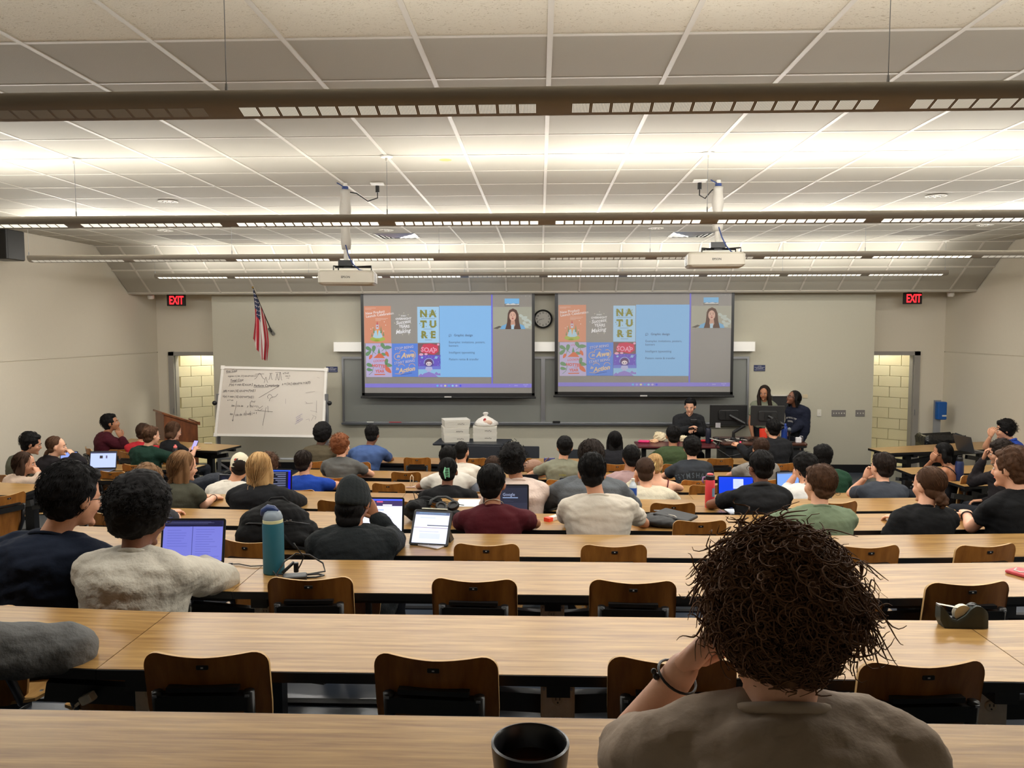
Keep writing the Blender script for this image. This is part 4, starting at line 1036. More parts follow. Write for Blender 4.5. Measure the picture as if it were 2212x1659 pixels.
# ------------------------------------------------------------------ front area furniture
def leg_table(p, w, d, h, rz, mtop, label, t=.03, edge=None, skirt=False):
    r = thing('table', label, 'table', p, rz)
    MB().rbox((0, 0, h-t/2), (w, d, t), .02).build('tabletop', mtop, r)
    for sx in (-1, 1):
        MB().box((sx*(w/2-.12), 0, h/2), (.07, .07, h-t)).build('leg', M_black, r)
        MB().box((sx*(w/2-.12), 0, .02), (.06, d*.85, .04)).build('foot', M_black, r)
    MB().bar((-w/2+.12, 0, h-t-.03), (w/2-.12, 0, h-t-.03), .04, .05).build('crossbar', M_black, r)
    return r
M_btop = mat('black_tabletop', (30, 34, 42), .35, bump=(200, .0001))
pA = atz(1022, 953, .74)
leg_table((pA.x, pA.y, 0), 1.18, .62, .74, -.06, M_btop, 'black table carrying the white food boxes')
M_maroon = wood('maroon_top', (70, 26, 28), (92, 36, 38), .3, (1, 8, 8))
pM = atz(1460, 959, .74)
leg_table((pM.x, pM.y, 0), 1.22, .55, .74, 0, M_maroon, 'small maroon table in front of the seated presenter')
for i, (x0, x1, y) in enumerate([(1008, 1165, 962), (1222, 1372, 970)]):
    Y = 11.55; a, b_ = at(x0, y, Y), at(x1, y, Y); w = b_.x-a.x; c = (a+b_)/2
    r = thing('flip_top_table', 'black flip-top table folded upright behind the front row, %s of two' % ('left' if i == 0 else 'right'), 'table', (c.x, Y, 0), -.05)
    MB().rbox((0, 0, c.z-.24), (w, .46, .03), .015, M=Matrix.Rotation(PI/2-.12, 3, 'X')).build('tabletop', M_btop, r)
    for sx in (-1, 1):
        MB().box((sx*(w/2-.15), .05, .33), (.05, .05, .58)).build('leg', M_black, r)
        MB().box((sx*(w/2-.15), .05, .03), (.05, .5, .04)).build('foot', M_black, r)
    MB().bar((-w/2+.15, .05, .55), (w/2-.15, .05, .55), .04, .05).build('crossbar', M_black, r)
# instructor desk
M_dkw = wood('instructor_desk_top', (62, 34, 24), (84, 48, 34), .3, (1, 8, 8))
a = at(1556, 950, 11.9); b_ = at(1738, 957, 11.9); zt = .80; w = b_.x-a.x
r = thing('instructor_desk', 'large dark instructor desk crowded with screens and cables', 'desk', ((a.x+b_.x)/2, 12.1, 0))
MB().rbox((0, 0, zt-.02), (w, .75, .04), .05).build('desktop', M_dkw, r)
MB().rbox((0, 0, zt-.055), (w-.01, .74, .03), .05).build('desktop_edge', M_edge, r)
MB().box((-.02, .0, zt/2-.03), (w-.16, .60, zt-.08)).build('cabinet_body', M_blackpl, r)
for q in range(3): MB().box((-w/2+.32+q*(w-.5)/2.1, -.305, zt/2-.03), ((w-.3)/3.1, .012, zt-.16)).build('cabinet_door', mat('desk_door', (24, 25, 28), .45), r)
for q in range(8): MB().box((w/2-.22, -.313, .30+q*.03), (.18, .006, .008)).build('vent_slat', M_edge, r)
mb = MB().tube([(-w/2, -.2, zt+.01), (-w/2-.06, -.3, zt-.1), (-w/2+.1, -.36, zt-.2), (-w/2+.35, -.36, zt-.14)], .006, 6); mb.build('cable', M_blackpl, r)
mb = MB().tube([(-w/2, -.1, zt+.01), (-w/2-.1, -.34, zt-.05), (-w/2-.02, -.37, zt-.22), (-w/2+.2, -.36, zt-.26)], .006, 6); mb.build('cable', M_blackpl, r)
ZD_ = zt
def monitor(x0, x1, y0, y1, Y, m, label, tilt, rz, back=True):
    a, b_ = at(x0, y1, Y), at(x1, y0, Y); c = (a+b_)/2; w, h = (b_.x-a.x)/max(.6, math.cos(rz)), b_.z-a.z
    r = thing('monitor', label, 'monitor', (c.x, Y, ZD_), rz)
    zc = c.z-ZD_; M = Matrix.Rotation(tilt, 3, 'X')
    MB().rbox((0, 0, zc), (w, h, .03), .012, M=M @ Matrix.Rotation(PI/2, 3, 'X')).build('panel', m, r)
    MB().box((0, .019, zc), (w-.03, .004, h-.03), M=M).build('display', mat('monitor_face', (30, 34, 44), .2), r)
    MB().rbox((0, -.03, zc), (w*.55, h*.5, .03), .03, M=M @ Matrix.Rotation(PI/2, 3, 'X')).build('rear_bulge', m, r)
    MB().box((0, -.052, zc), (.10, .012, .10)).build('mount_plate', M_blackpl, r)
    MB().tube([(0, -.06, zc), (.22, -.12, zc-.12), (.22, -.12, zc-.15), (.06, -.1, .12), (.06, -.1, .0)], [.02, .022, .022, .025, .03], 10).build('gas_arm', M_blackpl, r)
    MB().lathe([(.05, 0), (.05, .02), (.03, .03)], (.06, -.1, 0), 14).build('arm_base', M_blackpl, r)
    return r
rm = monitor(1533, 1614, 874.5, 918, 12.15, M_blackpl, 'black monitor seen from behind on an arm, left of the standing women', 0, 0)
MB().box((-.16, -.018, .22), (.075, .004, .075)).build('white_label', mat('label_grey', (170, 168, 172), .5), rm)
monitor(1622, 1694, 876, 920, 12.0, mat('graphite_shell', (62, 62, 62), .35, .4), 'dark grey monitor seen from behind, tilted, in front of the standing women', .12, -.12)

def bottle(nm, label, base, r0, h, body, cap, prof=None, capcol=None, strap=None):
    r = thing(nm, label, 'bottle', base)
    p = prof or [(r0*.92, 0), (r0, .006), (r0, h*.78), (r0*.86, h*.84), (r0*.6, h*.87)]
    MB().lathe(p, n=24).build('body', body, r, smooth='a')
    MB().lathe([(r0*.66, h*.87), (r0*.66, h*.97), (r0*.5, h)], n=20).build('cap', cap, r, smooth='a')
    return r
M_navy = mat('bottle_navy', (22, 38, 82), .4, bump=(300, .0002)); M_cblack = mat('cap_black', (20, 20, 22), .5)
def onz(px, py, z): return atz(px, py, z)
p = at(1528.5, 946, 12.2); bottle('water_bottle', 'dark navy bottle at the right end of the maroon table', (p.x, 12.15, .74), .042, .27, mat('bottle_dark_navy', (22, 26, 46), .4), M_cblack)
p = at(1692, 935, 12.0); bottle('water_bottle', 'bright blue bottle on the instructor desk beside the microphone', (p.x, 11.95, ZD_), .045, .27, mat('bottle_blue', (34, 66, 150), .3), mat('cap_blue', (50, 80, 170), .4))
p = at(1647, 946, 11.9)
o = MB().lathe([(.045, 0), (.055, .01), (.062, .2), (.058, .2), (.05, .02)], n=18).build('red_cup', mat('cup_red', (225, 58, 34), .5), None, (p.x, 11.85, ZD_), smooth='a'); tag(o, 'bright red cup on the instructor desk', 'cup')
p = at(1702, 920, 11.9)
r = thing('microphone', 'handheld microphone standing with a grey ball grille on the instructor desk', 'microphone', (p.x, 11.83, ZD_))
MB().lathe([(.05, 0), (.05, .01), (.012, .016), (.012, .06), (.014, .08), (.020, .17)], n=14).build('handle', M_blackpl, r, smooth='a')
MB().ell((0, 0, .195), (.03, .03, .033), n=14, m=10).build('grille', mat('grille_grey', (110, 116, 124), .5, .6, bump=(700, .001)), r, smooth=True)
p = at(1721, 946, 11.9)
r = thing('power_adapter', 'white cube power adapter with cable on the instructor desk', 'charger', (p.x, 11.82, ZD_))
MB().rbox((0, 0, .04), (.085, .05, .08), .012, seg=3).build('body', mat('adapter_white', (226, 222, 226), .4), r)
MB().tube([(.01, 0, .08), (.03, .0, .10), (.07, .02, .09), (.09, .08, .01)], .004, 6).build('cable', MATS['adapter_white'], r)
p = at(1700, 940, 11.9)
r = thing('control_panel', 'black touch panel lying on the instructor desk in front of the woman in navy', 'device', (p.x, 12.0, ZD_))
MB().rbox((0, 0, .02), (.36, .24, .03), .02, M=Matrix.Rotation(.2, 3, 'X')).build('housing', M_blackpl, r)
MB().box((0, -.01, .041), (.30, .18, .002), M=Matrix.Rotation(.2, 3, 'X')).build('screen', mat('dark_glass', (12, 12, 16), .08), r)
rs = random.Random(11)
r = thing('cable_tangle', 'tangle of black and white cables on the left of the instructor desk', 'cables', (at(1588, 945, 12).x, 12.0, ZD_))
for q in range(9):
    x = -.28+q*.065
    MB().tube([(x+rs.uniform(-.1, .1), rs.uniform(-.2, .2), .006+.02*rs.random()) for _ in range(6)], .005, 5).build('cable', M_blackpl if q % 3 else M_white, r, smooth=True)
for q, (dx, c_) in enumerate([(-.27, M_dark), (-.02, M_dark), (.12, M_blackpl)]): MB().lathe([(.04, 0), (.042, .03), (.03, .045)], (dx, .05, 0), 14).build('puck', c_, r, smooth='a')
o = MB().ell((0, 0, 0), (.012, .008, .008), n=8, m=6).build('indicator_lamp', mat('red_led', (255, 40, 70), .3, emit=4), r, (.02, -.24, .014))
for q, x in enumerate((-.4, -.34)): pass
# maroon table items
M_pink = mat('hot_pink', (232, 52, 120), .45)
p = atz(1391, 956, .74)
o = MB().rbox((0, 0, .018), (.17, .11, .03), .02).build('pink_packet', M_pink, None, (p.x, p.y, .741), rot=(0, 0, -.3)); tag(o, 'hot pink packet on the maroon table', 'packet')
M_tis = mat('crumpled_paper', (222, 208, 176), .85, bump=(30, .01, 4)); M_tis2 = mat('tan_paper', (226, 180, 140), .85, bump=(30, .01, 4))
def crumple(nm, label, cat, loc, r, m, seed=1, parent=None):
    rs = random.Random(seed); mb = MB().ell((0, 0, 0), (r[0], r[1], r[2]), n=14, m=9)
    mb.v = [tuple(np.array(v)*(1+rs.uniform(-.2, .2))) for v in mb.v]
    mb.v = [(x, y, max(z, -r[2]*.8)) for x, y, z in mb.v]
    o = mb.build(nm, m, parent, (loc[0], loc[1], loc[2]+r[2]*.8)); 
    if label: tag(o, label, cat)
    return o
p = atz(1424, 953, .74); crumple('tissue_pile', 'crumpled cream tissue and wrapper on the maroon table', 'tissue', p, (.10, .07, .08), M_tis, 2)
p = atz(1412, 955, .74); crumple('paper_wrap', 'tan crumpled paper beside the pink packet', 'wrapper', (p.x, p.y-.05, p.z), (.07, .05, .03), M_tis2, 4)
p = atz(1477, 954, .74); crumple('paper_bag', 'small crumpled cream paper bag behind the green shirt', 'wrapper', p, (.07, .05, .055), M_tis, 6)
r = thing('game_controller', 'red and black handheld controller on the maroon table', 'controller', atz(1527, 955, .74))
MB().ell((-.05, 0, .022), (.055, .05, .02)).build('grip', mat('glossy_red', (190, 26, 44), .2), r, smooth=True)
MB().ell((.05, 0, .022), (.055, .05, .02)).build('grip', MATS['glossy_red'], r, smooth=True)
MB().rbox((0, -.01, .02), (.09, .06, .03), .01).build('middle_body', M_blackpl, r)
# gooseneck microphone and clip lamp in front of the presenter
r = thing('gooseneck_stand', 'black gooseneck stand with cable in front of the seated presenter', 'stand', atz(1500, 951, .74))
MB().lathe([(.05, 0), (.05, .012), (.012, .02)], n=16).build('base', M_blackpl, r, smooth='a')
MB().tube([(0, 0, .01), (.0, 0, .15), (-.01, 0, .26), (-.02, -.02, .30)], .007, 8).build('neck', M_blackpl, r, smooth=True)
MB().rbox((-.02, -.02, .31), (.11, .05, .05), .015).build('device_head', M_blackpl, r)
MB().tube([(.03, 0, .31), (.12, .02, .30), (.16, .02, .1), (.2, .02, 0)], .004, 6).build('cable', M_blackpl, r, smooth=True)
# white food boxes
M_box = mat('box_white', (214, 210, 200), .6, bump=(40, .0004)); M_prt = mat('box_print', (120, 116, 110), .7)
def food_box(x, y, z, rz, label, w=.40, d=.33, h=.115, ov=.0):
    r = thing('food_box', label, 'box', (x, y, z), rz, 'white food boxes')
    mb = MB(); rings = []
    for zz, k in ((0, .97), (h*.5, 1.005), (h-.01, 1)): rings.append([Vector((sx*w/2*k, sy*d/2*k, zz)) for sx, sy in ((-1, -1), (1, -1), (1, 1), (-1, 1))])
    mb.loft(rings).build('tray', M_box, r)
    mb = MB().box((0, 0, h-.004), (w+.008, d+.008, .008)).box((0, -d/2-.003, h-.022), (w, .004, .035)); mb.build('lid', M_box, r)
    mb = MB()
    for q in range(5): mb.box((w*.1+q*.022-.03, -d/2-.0045, h*.45+.008*math.sin(q*3)), (.013, .001, .014), M=Matrix.Rotation(.5, 3, 'Y'))
    mb.build('printed_mark', M_prt, r)
    return r
pb = atz(984, 952, .74); 
for q in range(3): food_box(pb.x+(.0, -.005, .008)[q], pb.y-.02, .741+q*.117, (.25, .22, .27)[q], 'white food box %s in the left stack of three' % ('at the bottom', 'in the middle', 'on top')[q])
pb2 = atz(1048, 951, .74)
for q in range(2): food_box(pb2.x, pb2.y, .741+q*.117, .04, 'white food box %s under the plastic bag' % ('at the bottom of the right stack', 'on top of the right stack')[q], .37, .30)
r = thing('plastic_bag', 'knotted translucent white plastic bag with something red inside, on the food boxes', 'bag', (pb2.x, pb2.y, .741+.235))
mb = MB(); rs = random.Random(8); rings = []
for z, k in ((0, .165), (.02, .19), (.06, .17), (.11, .11), (.145, .045), (.155, .022), (.17, .03), (.195, .045), (.21, .03), (.215, .01)):
    rings.append([Vector((k*(1+.12*math.sin(5*a+z*30))*math.cos(a)*1.0+.01, k*.75*math.sin(a)*(1+.1*math.cos(4*a)), z)) for a in [2*PI*j/22 for j in range(22)]])
mb.loft(rings).build('film', mat('bag_film', (226, 222, 216), .35, bump=(24, .01, 4)), r, smooth=True)
MB().ell((.05, -.118, .06), (.075, .02, .04), n=12, m=8).build('contents', mat('peach_contents', (220, 186, 166), .6, bump=(60, .004)), r, smooth=True)
MB().ell((.0, -.10, .10), (.022, .012, .03), M=Matrix.Rotation(.5, 3, 'Y'), n=10, m=6).build('red_item', mat('packet_red', (170, 36, 44), .4), r, smooth=True)
# marker on the lectern desk
p = atz(450, 958.5, .74); tag(MB().tube([(-.06, 0, 0), (.03, 0, 0), (.032, 0, 0), (.06, 0, 0)], [.008, .008, .009, .009], 8, mi=0).build('marker', mat('marker_white', (225, 222, 214), .4), None, (p.x, p.y, .749)), 'white marker on the desk in front of the lectern', 'marker')

# ------------------------------------------------------------------ laptops and table things
M_lapg = mat('laptop_grey', (92, 92, 94), .35, .6); M_lapd = mat('laptop_dark', (34, 35, 38), .4, .4); M_key = mat('laptop_keys', (22, 22, 24), .5)
def E_(rgb, e=.9): return mat('screen_%d_%d_%d_%d' % (*rgb, int(e*100)), tuple(int(c*.4) for c in rgb), .25, emit=e, ecol=rgb)
def laptop(label, px, py, Yh, z, w=.31, d=.215, rz=0, tilt=18, bg=(200, 215, 255), e=.9, shell=None, content=(), bar_=None, lidh=None):
    """hinge centre at pixel (px, py) of depth Yh on a surface of height z; opens towards -Y (the sitter)"""
    p = at(px, py, Yh); r = thing('laptop', label, 'laptop', (p.x, Yh, z), rz, 'open laptops')
    sh = shell or M_lapd; h = lidh or d
    MB().rbox((0, -d/2, .008), (w, d, .013), .012).build('base', sh, r)
    kb = MB().box((0, -d*.36, .0152), (w*.86, d*.42, .001)).build('keyboard', M_key, r)
    kk = MB()
    for a in range(5):
        for b in range(12): kk.box((-w*.39+b*w*.071, -d*.19-a*d*.08, .0163), (w*.058, d*.06, .0015))
    o = kk.build('keys', mat('key_caps', (44, 44, 48), .5), kb); o['kind'] = 'stuff'
    MB().box((0, -d*.80, .0152), (w*.32, d*.30, .0006)).build('trackpad', mat('trackpad', (100, 100, 104), .3), r)
    T = Matrix.Rotation(-math.radians(tilt), 3, 'X')
    def L(x, zz, off=0): return T @ Vector((x, off, zz))+Vector((0, 0, .014))
    lid = MB().rbox(L(0, h/2, .004), (w, h, .007), .012, M=T @ Matrix.Rotation(PI/2, 3, 'X')).build('lid', sh, r)
    mb = MB(); mb.box(L(0, h/2+.003, -.0005), (w-.008, .0012, h-.012), M=T); mb.build('bezel', M_blackpl, lid)
    sw, shh = w-.022, h-.028
    mb = MB(); mb.box(L(0, h/2+.004, -.0015), (sw, .0008, shh), M=T); mb.build('display', E_(bg, e), lid)
    for it in content:
        # (x0, x1, y0, y1, rgb) fractions of the display, y down
        x0, x1, y0, y1, rgb = it[:5]
        mb = MB(); mb.box(L((x0+x1-1)/2*sw, h/2+.004+(.5-(y0+y1)/2)*shh, -.0022-(it[5] if len(it) > 5 else 0)), ((x1-x0)*sw, .0005, (y1-y0)*shh), M=T); mb.build('display_detail', E_(rgb, e), lid)
    return r, L, sw, shh, h, lid
rs = random.Random(21)
def lines(x0, x1, y0, y1, n, rgb, th=.012):
    return [(x0, x0+(x1-x0)*rs.uniform(.55, 1), y0+(y1-y0)*k/n, y0+(y1-y0)*k/n+th, rgb) for k in range(n)]
z2, z3, z4, z5, z6, z7, z8, z9 = [top_z(k) for k in range(2, 10)]
laptop('open laptop with a lavender two-page document, in front of the pale grey sweater', 413, 1200, near(2, -1.4)+.33, z2, .305, .215, 0.03, 12, (112, 116, 204), .8,
       content=[(0, 1, 0, .15, (24, 26, 58)), (.488, .498, .15, 1, (70, 72, 140), .0003), (.05, .45, .155, .16, (60, 64, 130))]+lines(.07, .44, .24, .7, 7, (92, 96, 180), .01)+lines(.55, .95, .22, .95, 12, (88, 92, 176), .009)+lines(.03, .9, .03, .1, 3, (80, 84, 120), .01))
laptop('laptop with a white document and dark toolbar, right of the black beanie', 812, 1150, near(3, -1.0)+.33, z3, .33, .235, -.02, 10, (226, 228, 250), .95,
       content=[(0, 1, 0, .05, (70, 90, 220)), (0, 1, .05, .2, (60, 50, 90)), (.62, .80, .155, .19, (240, 240, 250), .0004), (.5, .62, .06, .10, (190, 80, 120), .0004), (.5, .64, .30, .325, (130, 160, 230))]+lines(.52, .92, .42, .9, 6, (186, 186, 206), .01))
laptop('dark laptop with a search page behind the maroon T-shirt', 1093, 1104, near(4, 0)+.35, z4, .33, .225, 0, 8, (40, 44, 58), .8, content=[(.42, .78, .42, .455, (130, 150, 186)), (0, 1, 0, .08, (30, 34, 46)), (0, 1, .62, 1, (46, 50, 66))]+lines(.45, .7, .52, .6, 2, (60, 66, 84), .01))
lp = laptop('laptop with a blue-white page behind the shoulder of the white T-shirt', 1255, 1094, near(5, 0.3)+.30, z5, .36, .2, 0, 10, (150, 170, 226), .9, content=[(0, 1, 0, .22, (30, 32, 50)), (.02, .4, .03, .06, (150, 150, 170), .0004), (.02, .6, .12, .17, (90, 100, 150), .0004)])
laptop('dark coding laptop with white text lines beside the black hoodie and blonde hair', 590, 1080, near(5, -2.3)+.30, z5, .32, .25, .0, 8, (22, 26, 40), .8,
       content=[(0, 1, 0, .05, (40, 90, 220)), (.93, 1, .05, 1, (20, 20, 200))]+[(.5+.06*(q % 3), .86, .10+q*.07, .118+q*.07, (150, 156, 190)) for q in range(12)])
laptop('dark laptop on the desk beside the girl in the olive T-shirt', 500, 1070, near(6, -2.9)+.16, z6, .27, .20, -.06, 8, (18, 20, 32), .7, shell=mat('laptop_silver', (170, 170, 172), .35, .5), content=lines(.1, .3, .1, .4, 5, (60, 64, 96), .01)+[(.1, .5, .9, .93, (150, 152, 170))])
laptop('laptop showing two small pictures on the left side desk', 222, 1014, 9.62, .74, .33, .225, .12, 12, (176, 190, 240), .9, shell=M_lapg, content=[(0, 1, 0, .1, (60, 62, 80)), (.36, .48, .24, .42, (50, 48, 50)), (.60, .66, .24, .42, (90, 84, 110))])
laptop('laptop with a pale blue screen behind the woman with the low ponytail', 147, 1006, 9.75, .74, .22, .2, .1, 12, (130, 150, 220), .9, content=[(.4, .6, .45, .5, (90, 110, 180))])
laptop('laptop with a bright blue window beside the red bottle', 1590, 1080, near(5, 1.6)+.30, z5, .30, .22, -.05, 8, (20, 60, 210), .9, content=[(.42, .72, .08, .5, (190, 200, 232))]+lines(.45, .68, .14, .44, 6, (150, 165, 215), .01))
laptop('laptop with a light blue page beside the dark-haired boy in the white T-shirt', 1704, 1036, near(6, 2.3)+.30, z6, .24, .24, .18, 6, (110, 150, 230), .9, content=[(0, 1, 0, .06, (90, 100, 120))])
laptop('closed-looking dark laptop lid behind the pink hoodie', 1140, 1064, near(6, 0)+.28, z6, .2, .22, .25, -6, (26, 28, 34), .3)
r5 = laptop('open grey laptop seen from behind on the front right side desk', 2087, 962, 11.35, .742, .34, .235, 1.8, 18, (60, 66, 90), .6, shell=M_lapg)[0]
# stencilled letters on one chair of the third row
for o in list(col.objects):
    if o.name.startswith('desk_chair') and (o.get('label') or '').startswith('empty brown plywood chair tucked at the third desk row') and (o['label']).endswith('first from the left'):
        o['label'] = 'plywood chair with three stencilled black letters on its back'
        b = [c for c in o.children if c.name.startswith('backrest')][0]
        def onb(x, z): return Vector((x+.095, -.0665+.035*(((x+.095)/.1775)**2-.0)-.055*((z-.43)/.415-.83)*.9-.0015, z))
        mb = MB(); V, F = text_geo('SBT', .085, .03, 'CENTER', .25)
        mb.add([onb(p.x*.95, .742+p.y*.62) for p in V], F)
        for a0 in range(28):
            a, a2 = 2*PI*a0/28, 2*PI*(a0+1)/28; mb.add([onb(.082*math.cos(q)*k, .762+.036*math.sin(q)*k) for q, k in ((a, 1), (a2, 1), (a2, .95), (a, .95))], [(0, 1, 2, 3)])
        mb.build('stencil_lettering', M_blackpl, b)
# search page wording
lp = D.objects.get('laptop.002'); 
for o in [o for o in col.objects if o.name.startswith('laptop') and o.get('label', '').startswith('dark laptop with a search')]:
    T = Matrix.Rotation(-math.radians(8), 4, 'X'); mb = MB(); add_text(mb, 'Google', Matrix.Translation((0, 0, .014)) @ T @ Matrix.Translation((.02, -.0035, .142)) @ Matrix.Rotation(PI/2, 4, 'X'), .03, bold=.005, align='CENTER')
    lid = [c for c in o.children if c.name.startswith('lid')][0]; mb.build('display_detail', E_((150, 160, 190), .8), lid)
# tablet on folio stand with stylus
p = at(925, 1166, near(3, 0)+.20)
r = thing('tablet', 'tablet in a black folio stand showing a white page, stylus clipped on top', 'tablet', (p.x, near(3, 0)+.19, z3), -.16)
T = Matrix.Rotation(-math.radians(32), 3, 'X')
def L(x, zz, off=0): return T @ Vector((x, off, zz))+Vector((0, 0, .004))
hT, wT = .215, .235
cs = MB().rbox(L(0, hT/2, .006), (wT, hT, .012), .014, M=T @ Matrix.Rotation(PI/2, 3, 'X')).build('folio_case', M_blackpl, r)
MB().box(L(0, hT/2, -.0005), (wT-.03, .001, hT-.03), M=T).build('display', E_((206, 212, 250), .95), r)
for it in [(0, 1, 0, .09, (60, 80, 120)), (.1, .9, .02, .05, (90, 130, 170)), (.0, 1, .50, .515, (110, 80, 110)), (.18, .75, .62, .64, (170, 176, 210)), (.2, .8, .69, .86, (190, 198, 236)), (.15, .6, .16, .2, (186, 194, 236))]:
    MB().box(L((it[0]+it[1]-1)/2*(wT-.03), hT/2+(.5-(it[2]+it[3])/2)*(hT-.03), -.0018), ((it[1]-it[0])*(wT-.03), .0006, (it[3]-it[2])*(hT-.03)), M=T).build('display_detail', E_(it[4], .9), r)
MB().add([(-wT*.1, .10, .0), (wT*.45, .10, .0), (wT*.45, .18, .0), (-wT*.1, .18, 0), (-wT*.1, .06, .11), (wT*.45, .06, .11)], [(0, 1, 5, 4), (2, 3, 4, 5), (1, 2, 5), (3, 0, 4), (3, 2, 1, 0)]).build('stand_flap', M_blackpl, r)
MB().tube([L(-.07, hT+.008, .004), L(.08, hT+.008, .004)], .0045, 10, dome=True).build('stylus', mat('stylus_white', (220, 216, 196), .35), r, smooth=True)
# phone
p = atz(931, 1180, z3)
r = thing('mobile_phone', 'white phone lying face down beside the tablet', 'phone', (p.x, p.y, z3), -.55)
MB().rbox((0, 0, .0045), (.15, .073, .008), .012).build('body', mat('phone_clear_case', (206, 200, 198), .25), r)
MB().rbox((-.05, .012, .0095), (.036, .034, .003), .008).build('camera_bump', mat('camera_bump', (150, 156, 150), .3), r)
for dx, dy in ((-.058, .02), (-.058, .004), (-.042, .012)): MB().lathe([(.006, 0), (.006, .002)], (dx, dy, .011), 12).build('lens', M_blackpl, r)
MB().lathe([(.026, .0), (.026, .0008), (.022, .0008), (.022, .0)], (.01, 0, .0087), 24, caps=False).build('charging_ring', mat('ring_grey', (170, 166, 166), .4), r)
# teal bottle
p = atz(592, 1237, z2)
r = thing('insulated_bottle', 'large teal insulated bottle with grey and navy flip lid', 'bottle', (p.x, p.y, z2))
MB().lathe([(.044, 0), (.048, .005), (.048, .225), (.045, .237)], n=32).build('body', mat('teal_powder_coat', (26, 92, 108), .5, bump=(500, .0003)), r, smooth='a')
MB().lathe([(.0455, .237), (.0455, .250), (.043, .252)], n=32).build('neck_band', mat('band_cream', (206, 206, 160), .45), r, smooth='a')
MB().lathe([(.0445, .252), (.044, .262), (.036, .284), (.024, .292), (0, .294)], n=32, caps=False).build('lid_dome', mat('lid_grey', (126, 138, 148), .4), r, smooth='a')
MB().tube([(-.044, 0, .268), (-.040, 0, .29), (-.022, 0, .303), (.004, 0, .300), (.024, 0, .286)], [.014, .017, .017, .015, .010], 10).build('flip_spout', mat('lid_navy', (42, 60, 104), .35), r, smooth=True)
# power brick and cables
p = atz(637, 1256, z2)
r = thing('power_brick', 'black laptop power brick with looped cables beside the teal bottle', 'charger', (p.x, p.y, z2), .25)
MB().rbox((0, 0, .016), (.105, .062, .030), .008).build('brick', M_blackpl, r)
MB().tube([(.05, 0, .014), (.09, .0, .012), (.125, .03, .01), (.10, .055, .01), (.06, .05, .012), (.02, .06, .008), (-.10, .03, .008)], .0045, 8).build('cable', M_blackpl, r, smooth=True)
MB().tube([(-.05, -.01, .016), (-.085, .05, .02), (-.05, .12, .06), (.0, .13, .09), (.06, .13, .08), (.12, .12, .04), (.13, .09, .01), (.06, .07, .008), (-.02, .075, .008), (-.09, .09, .01), (-.11, .12, .03), (-.06, .16, .05)], .0038, 8).build('cable', M_blackpl, r, smooth=True)
MB().tube([(.0, .13, .004), (.02, .12, .04), (.035, .12, .075), (.0, .11, .13), (-.008, .11, .145)], .0032, 8).build('cable', M_blackpl, r, smooth=True)
MB().rbox((.0, .115, .03), (.022, .02, .045), .005).build('plug', M_blackpl, r)
MB().bar((-.06, .10, .012), (-.01, .13, .05), .012, .01).build('cable_strap', M_blackpl, r)
p = atz(560, 1226, z2)
r = thing('charging_cable', 'thin black cable running from the lavender laptop past the teal bottle', 'cable', (p.x, p.y, z2))
MB().tube([(-.16, .03, .006), (-.11, .035, .006), (-.04, .0, .006), (.02, .012, .006), (.07, .02, .006)], .0026, 6).build('lead', M_blackpl, r, smooth=True)
MB().box((-.15, .032, .007), (.02, .008, .008)).build('connector', M_blackpl, r)
# cables on row 7
p = atz(905, 1052, z7)
r = thing('white_cable', 'white charging cable with a looped lead on the desk left of the claw clip woman', 'cable', (p.x, p.y, z7))
MB().tube([(-.10, .03, .004), (-.10, .05, .10), (-.085, .05, .125), (-.07, .05, .10), (-.07, .03, .004)], .005, 6).build('loop', mat('cable_cream', (222, 206, 180), .5), r, smooth=True)
MB().tube([(-.08, -.04, .004), (-.04, .07, .004), (.05, .10, .004), (.10, .04, .004), (.04, -.03, .004), (-.05, -.05, .004), (.05, -.09, .004), (.16, -.14, .004)], .004, 6).build('lead', M_white, r, smooth=True)
MB().rbox((-.085, -.06, .008), (.10, .02, .014), .004).build('plug', mat('plug_pinkish', (196, 170, 160), .5), r)
# tape dispenser
p = atz(2078, 1352, top_z(1))
r = thing('tape_dispenser', 'dark grey-green tape dispenser on the second desk row, reflected in the top', 'tape dispenser', (p.x, p.y, top_z(1)), 0.0)
def tdp(x):  # height profile along the dispenser
    pts = [(-.082, .072), (-.072, .070), (-.062, .055), (-.045, .032), (-.025, .027), (.0, .042), (.02, .066), (.035, .076), (.05, .074), (.068, .062), (.076, .05)]
    for (a, b), (c_, d_) in zip(pts[:-1], pts[1:]):
        if a <= x <= c_: return b+(d_-b)*(x-a)/(c_-a)
    return pts[-1][1]
M_td = mat('tape_dispenser_grey', (52, 58, 54), .5, bump=(400, .0001))
mb = MB(); rings = []
for x in np.linspace(-.082, .076, 26):
    hgt = tdp(x); zb = 0 if -.07 < x else (.0+(-.07-x)*2.2)
    wv = .024*(1-.25*max(0, abs(x)-.06)/.02)
    rings.append([Vector((x, -wv*1.05, zb)), Vector((x, -wv, hgt*.7+zb*.3)), Vector((x, -wv*.85, hgt)), Vector((x, -wv*.45, hgt+.0005)), Vector((x, -wv*.4, hgt-.004)), Vector((x, wv*.4, hgt-.004)), Vector((x, wv*.45, hgt+.0005)), Vector((x, wv*.85, hgt)), Vector((x, wv, hgt*.7+zb*.3)), Vector((x, wv*1.05, zb))])
mb.loft(rings).build('body', M_td, r, smooth='a')
MB().lathe([(.012, -.0095), (.030, -.0095), (.030, .0095), (.012, .0095)], (-.001, 0, .044), 26, M=Matrix.Rotation(PI/2, 3, 'X')).build('tape_roll', mat('tape_translucent', (206, 200, 180), .3), r, smooth='a')
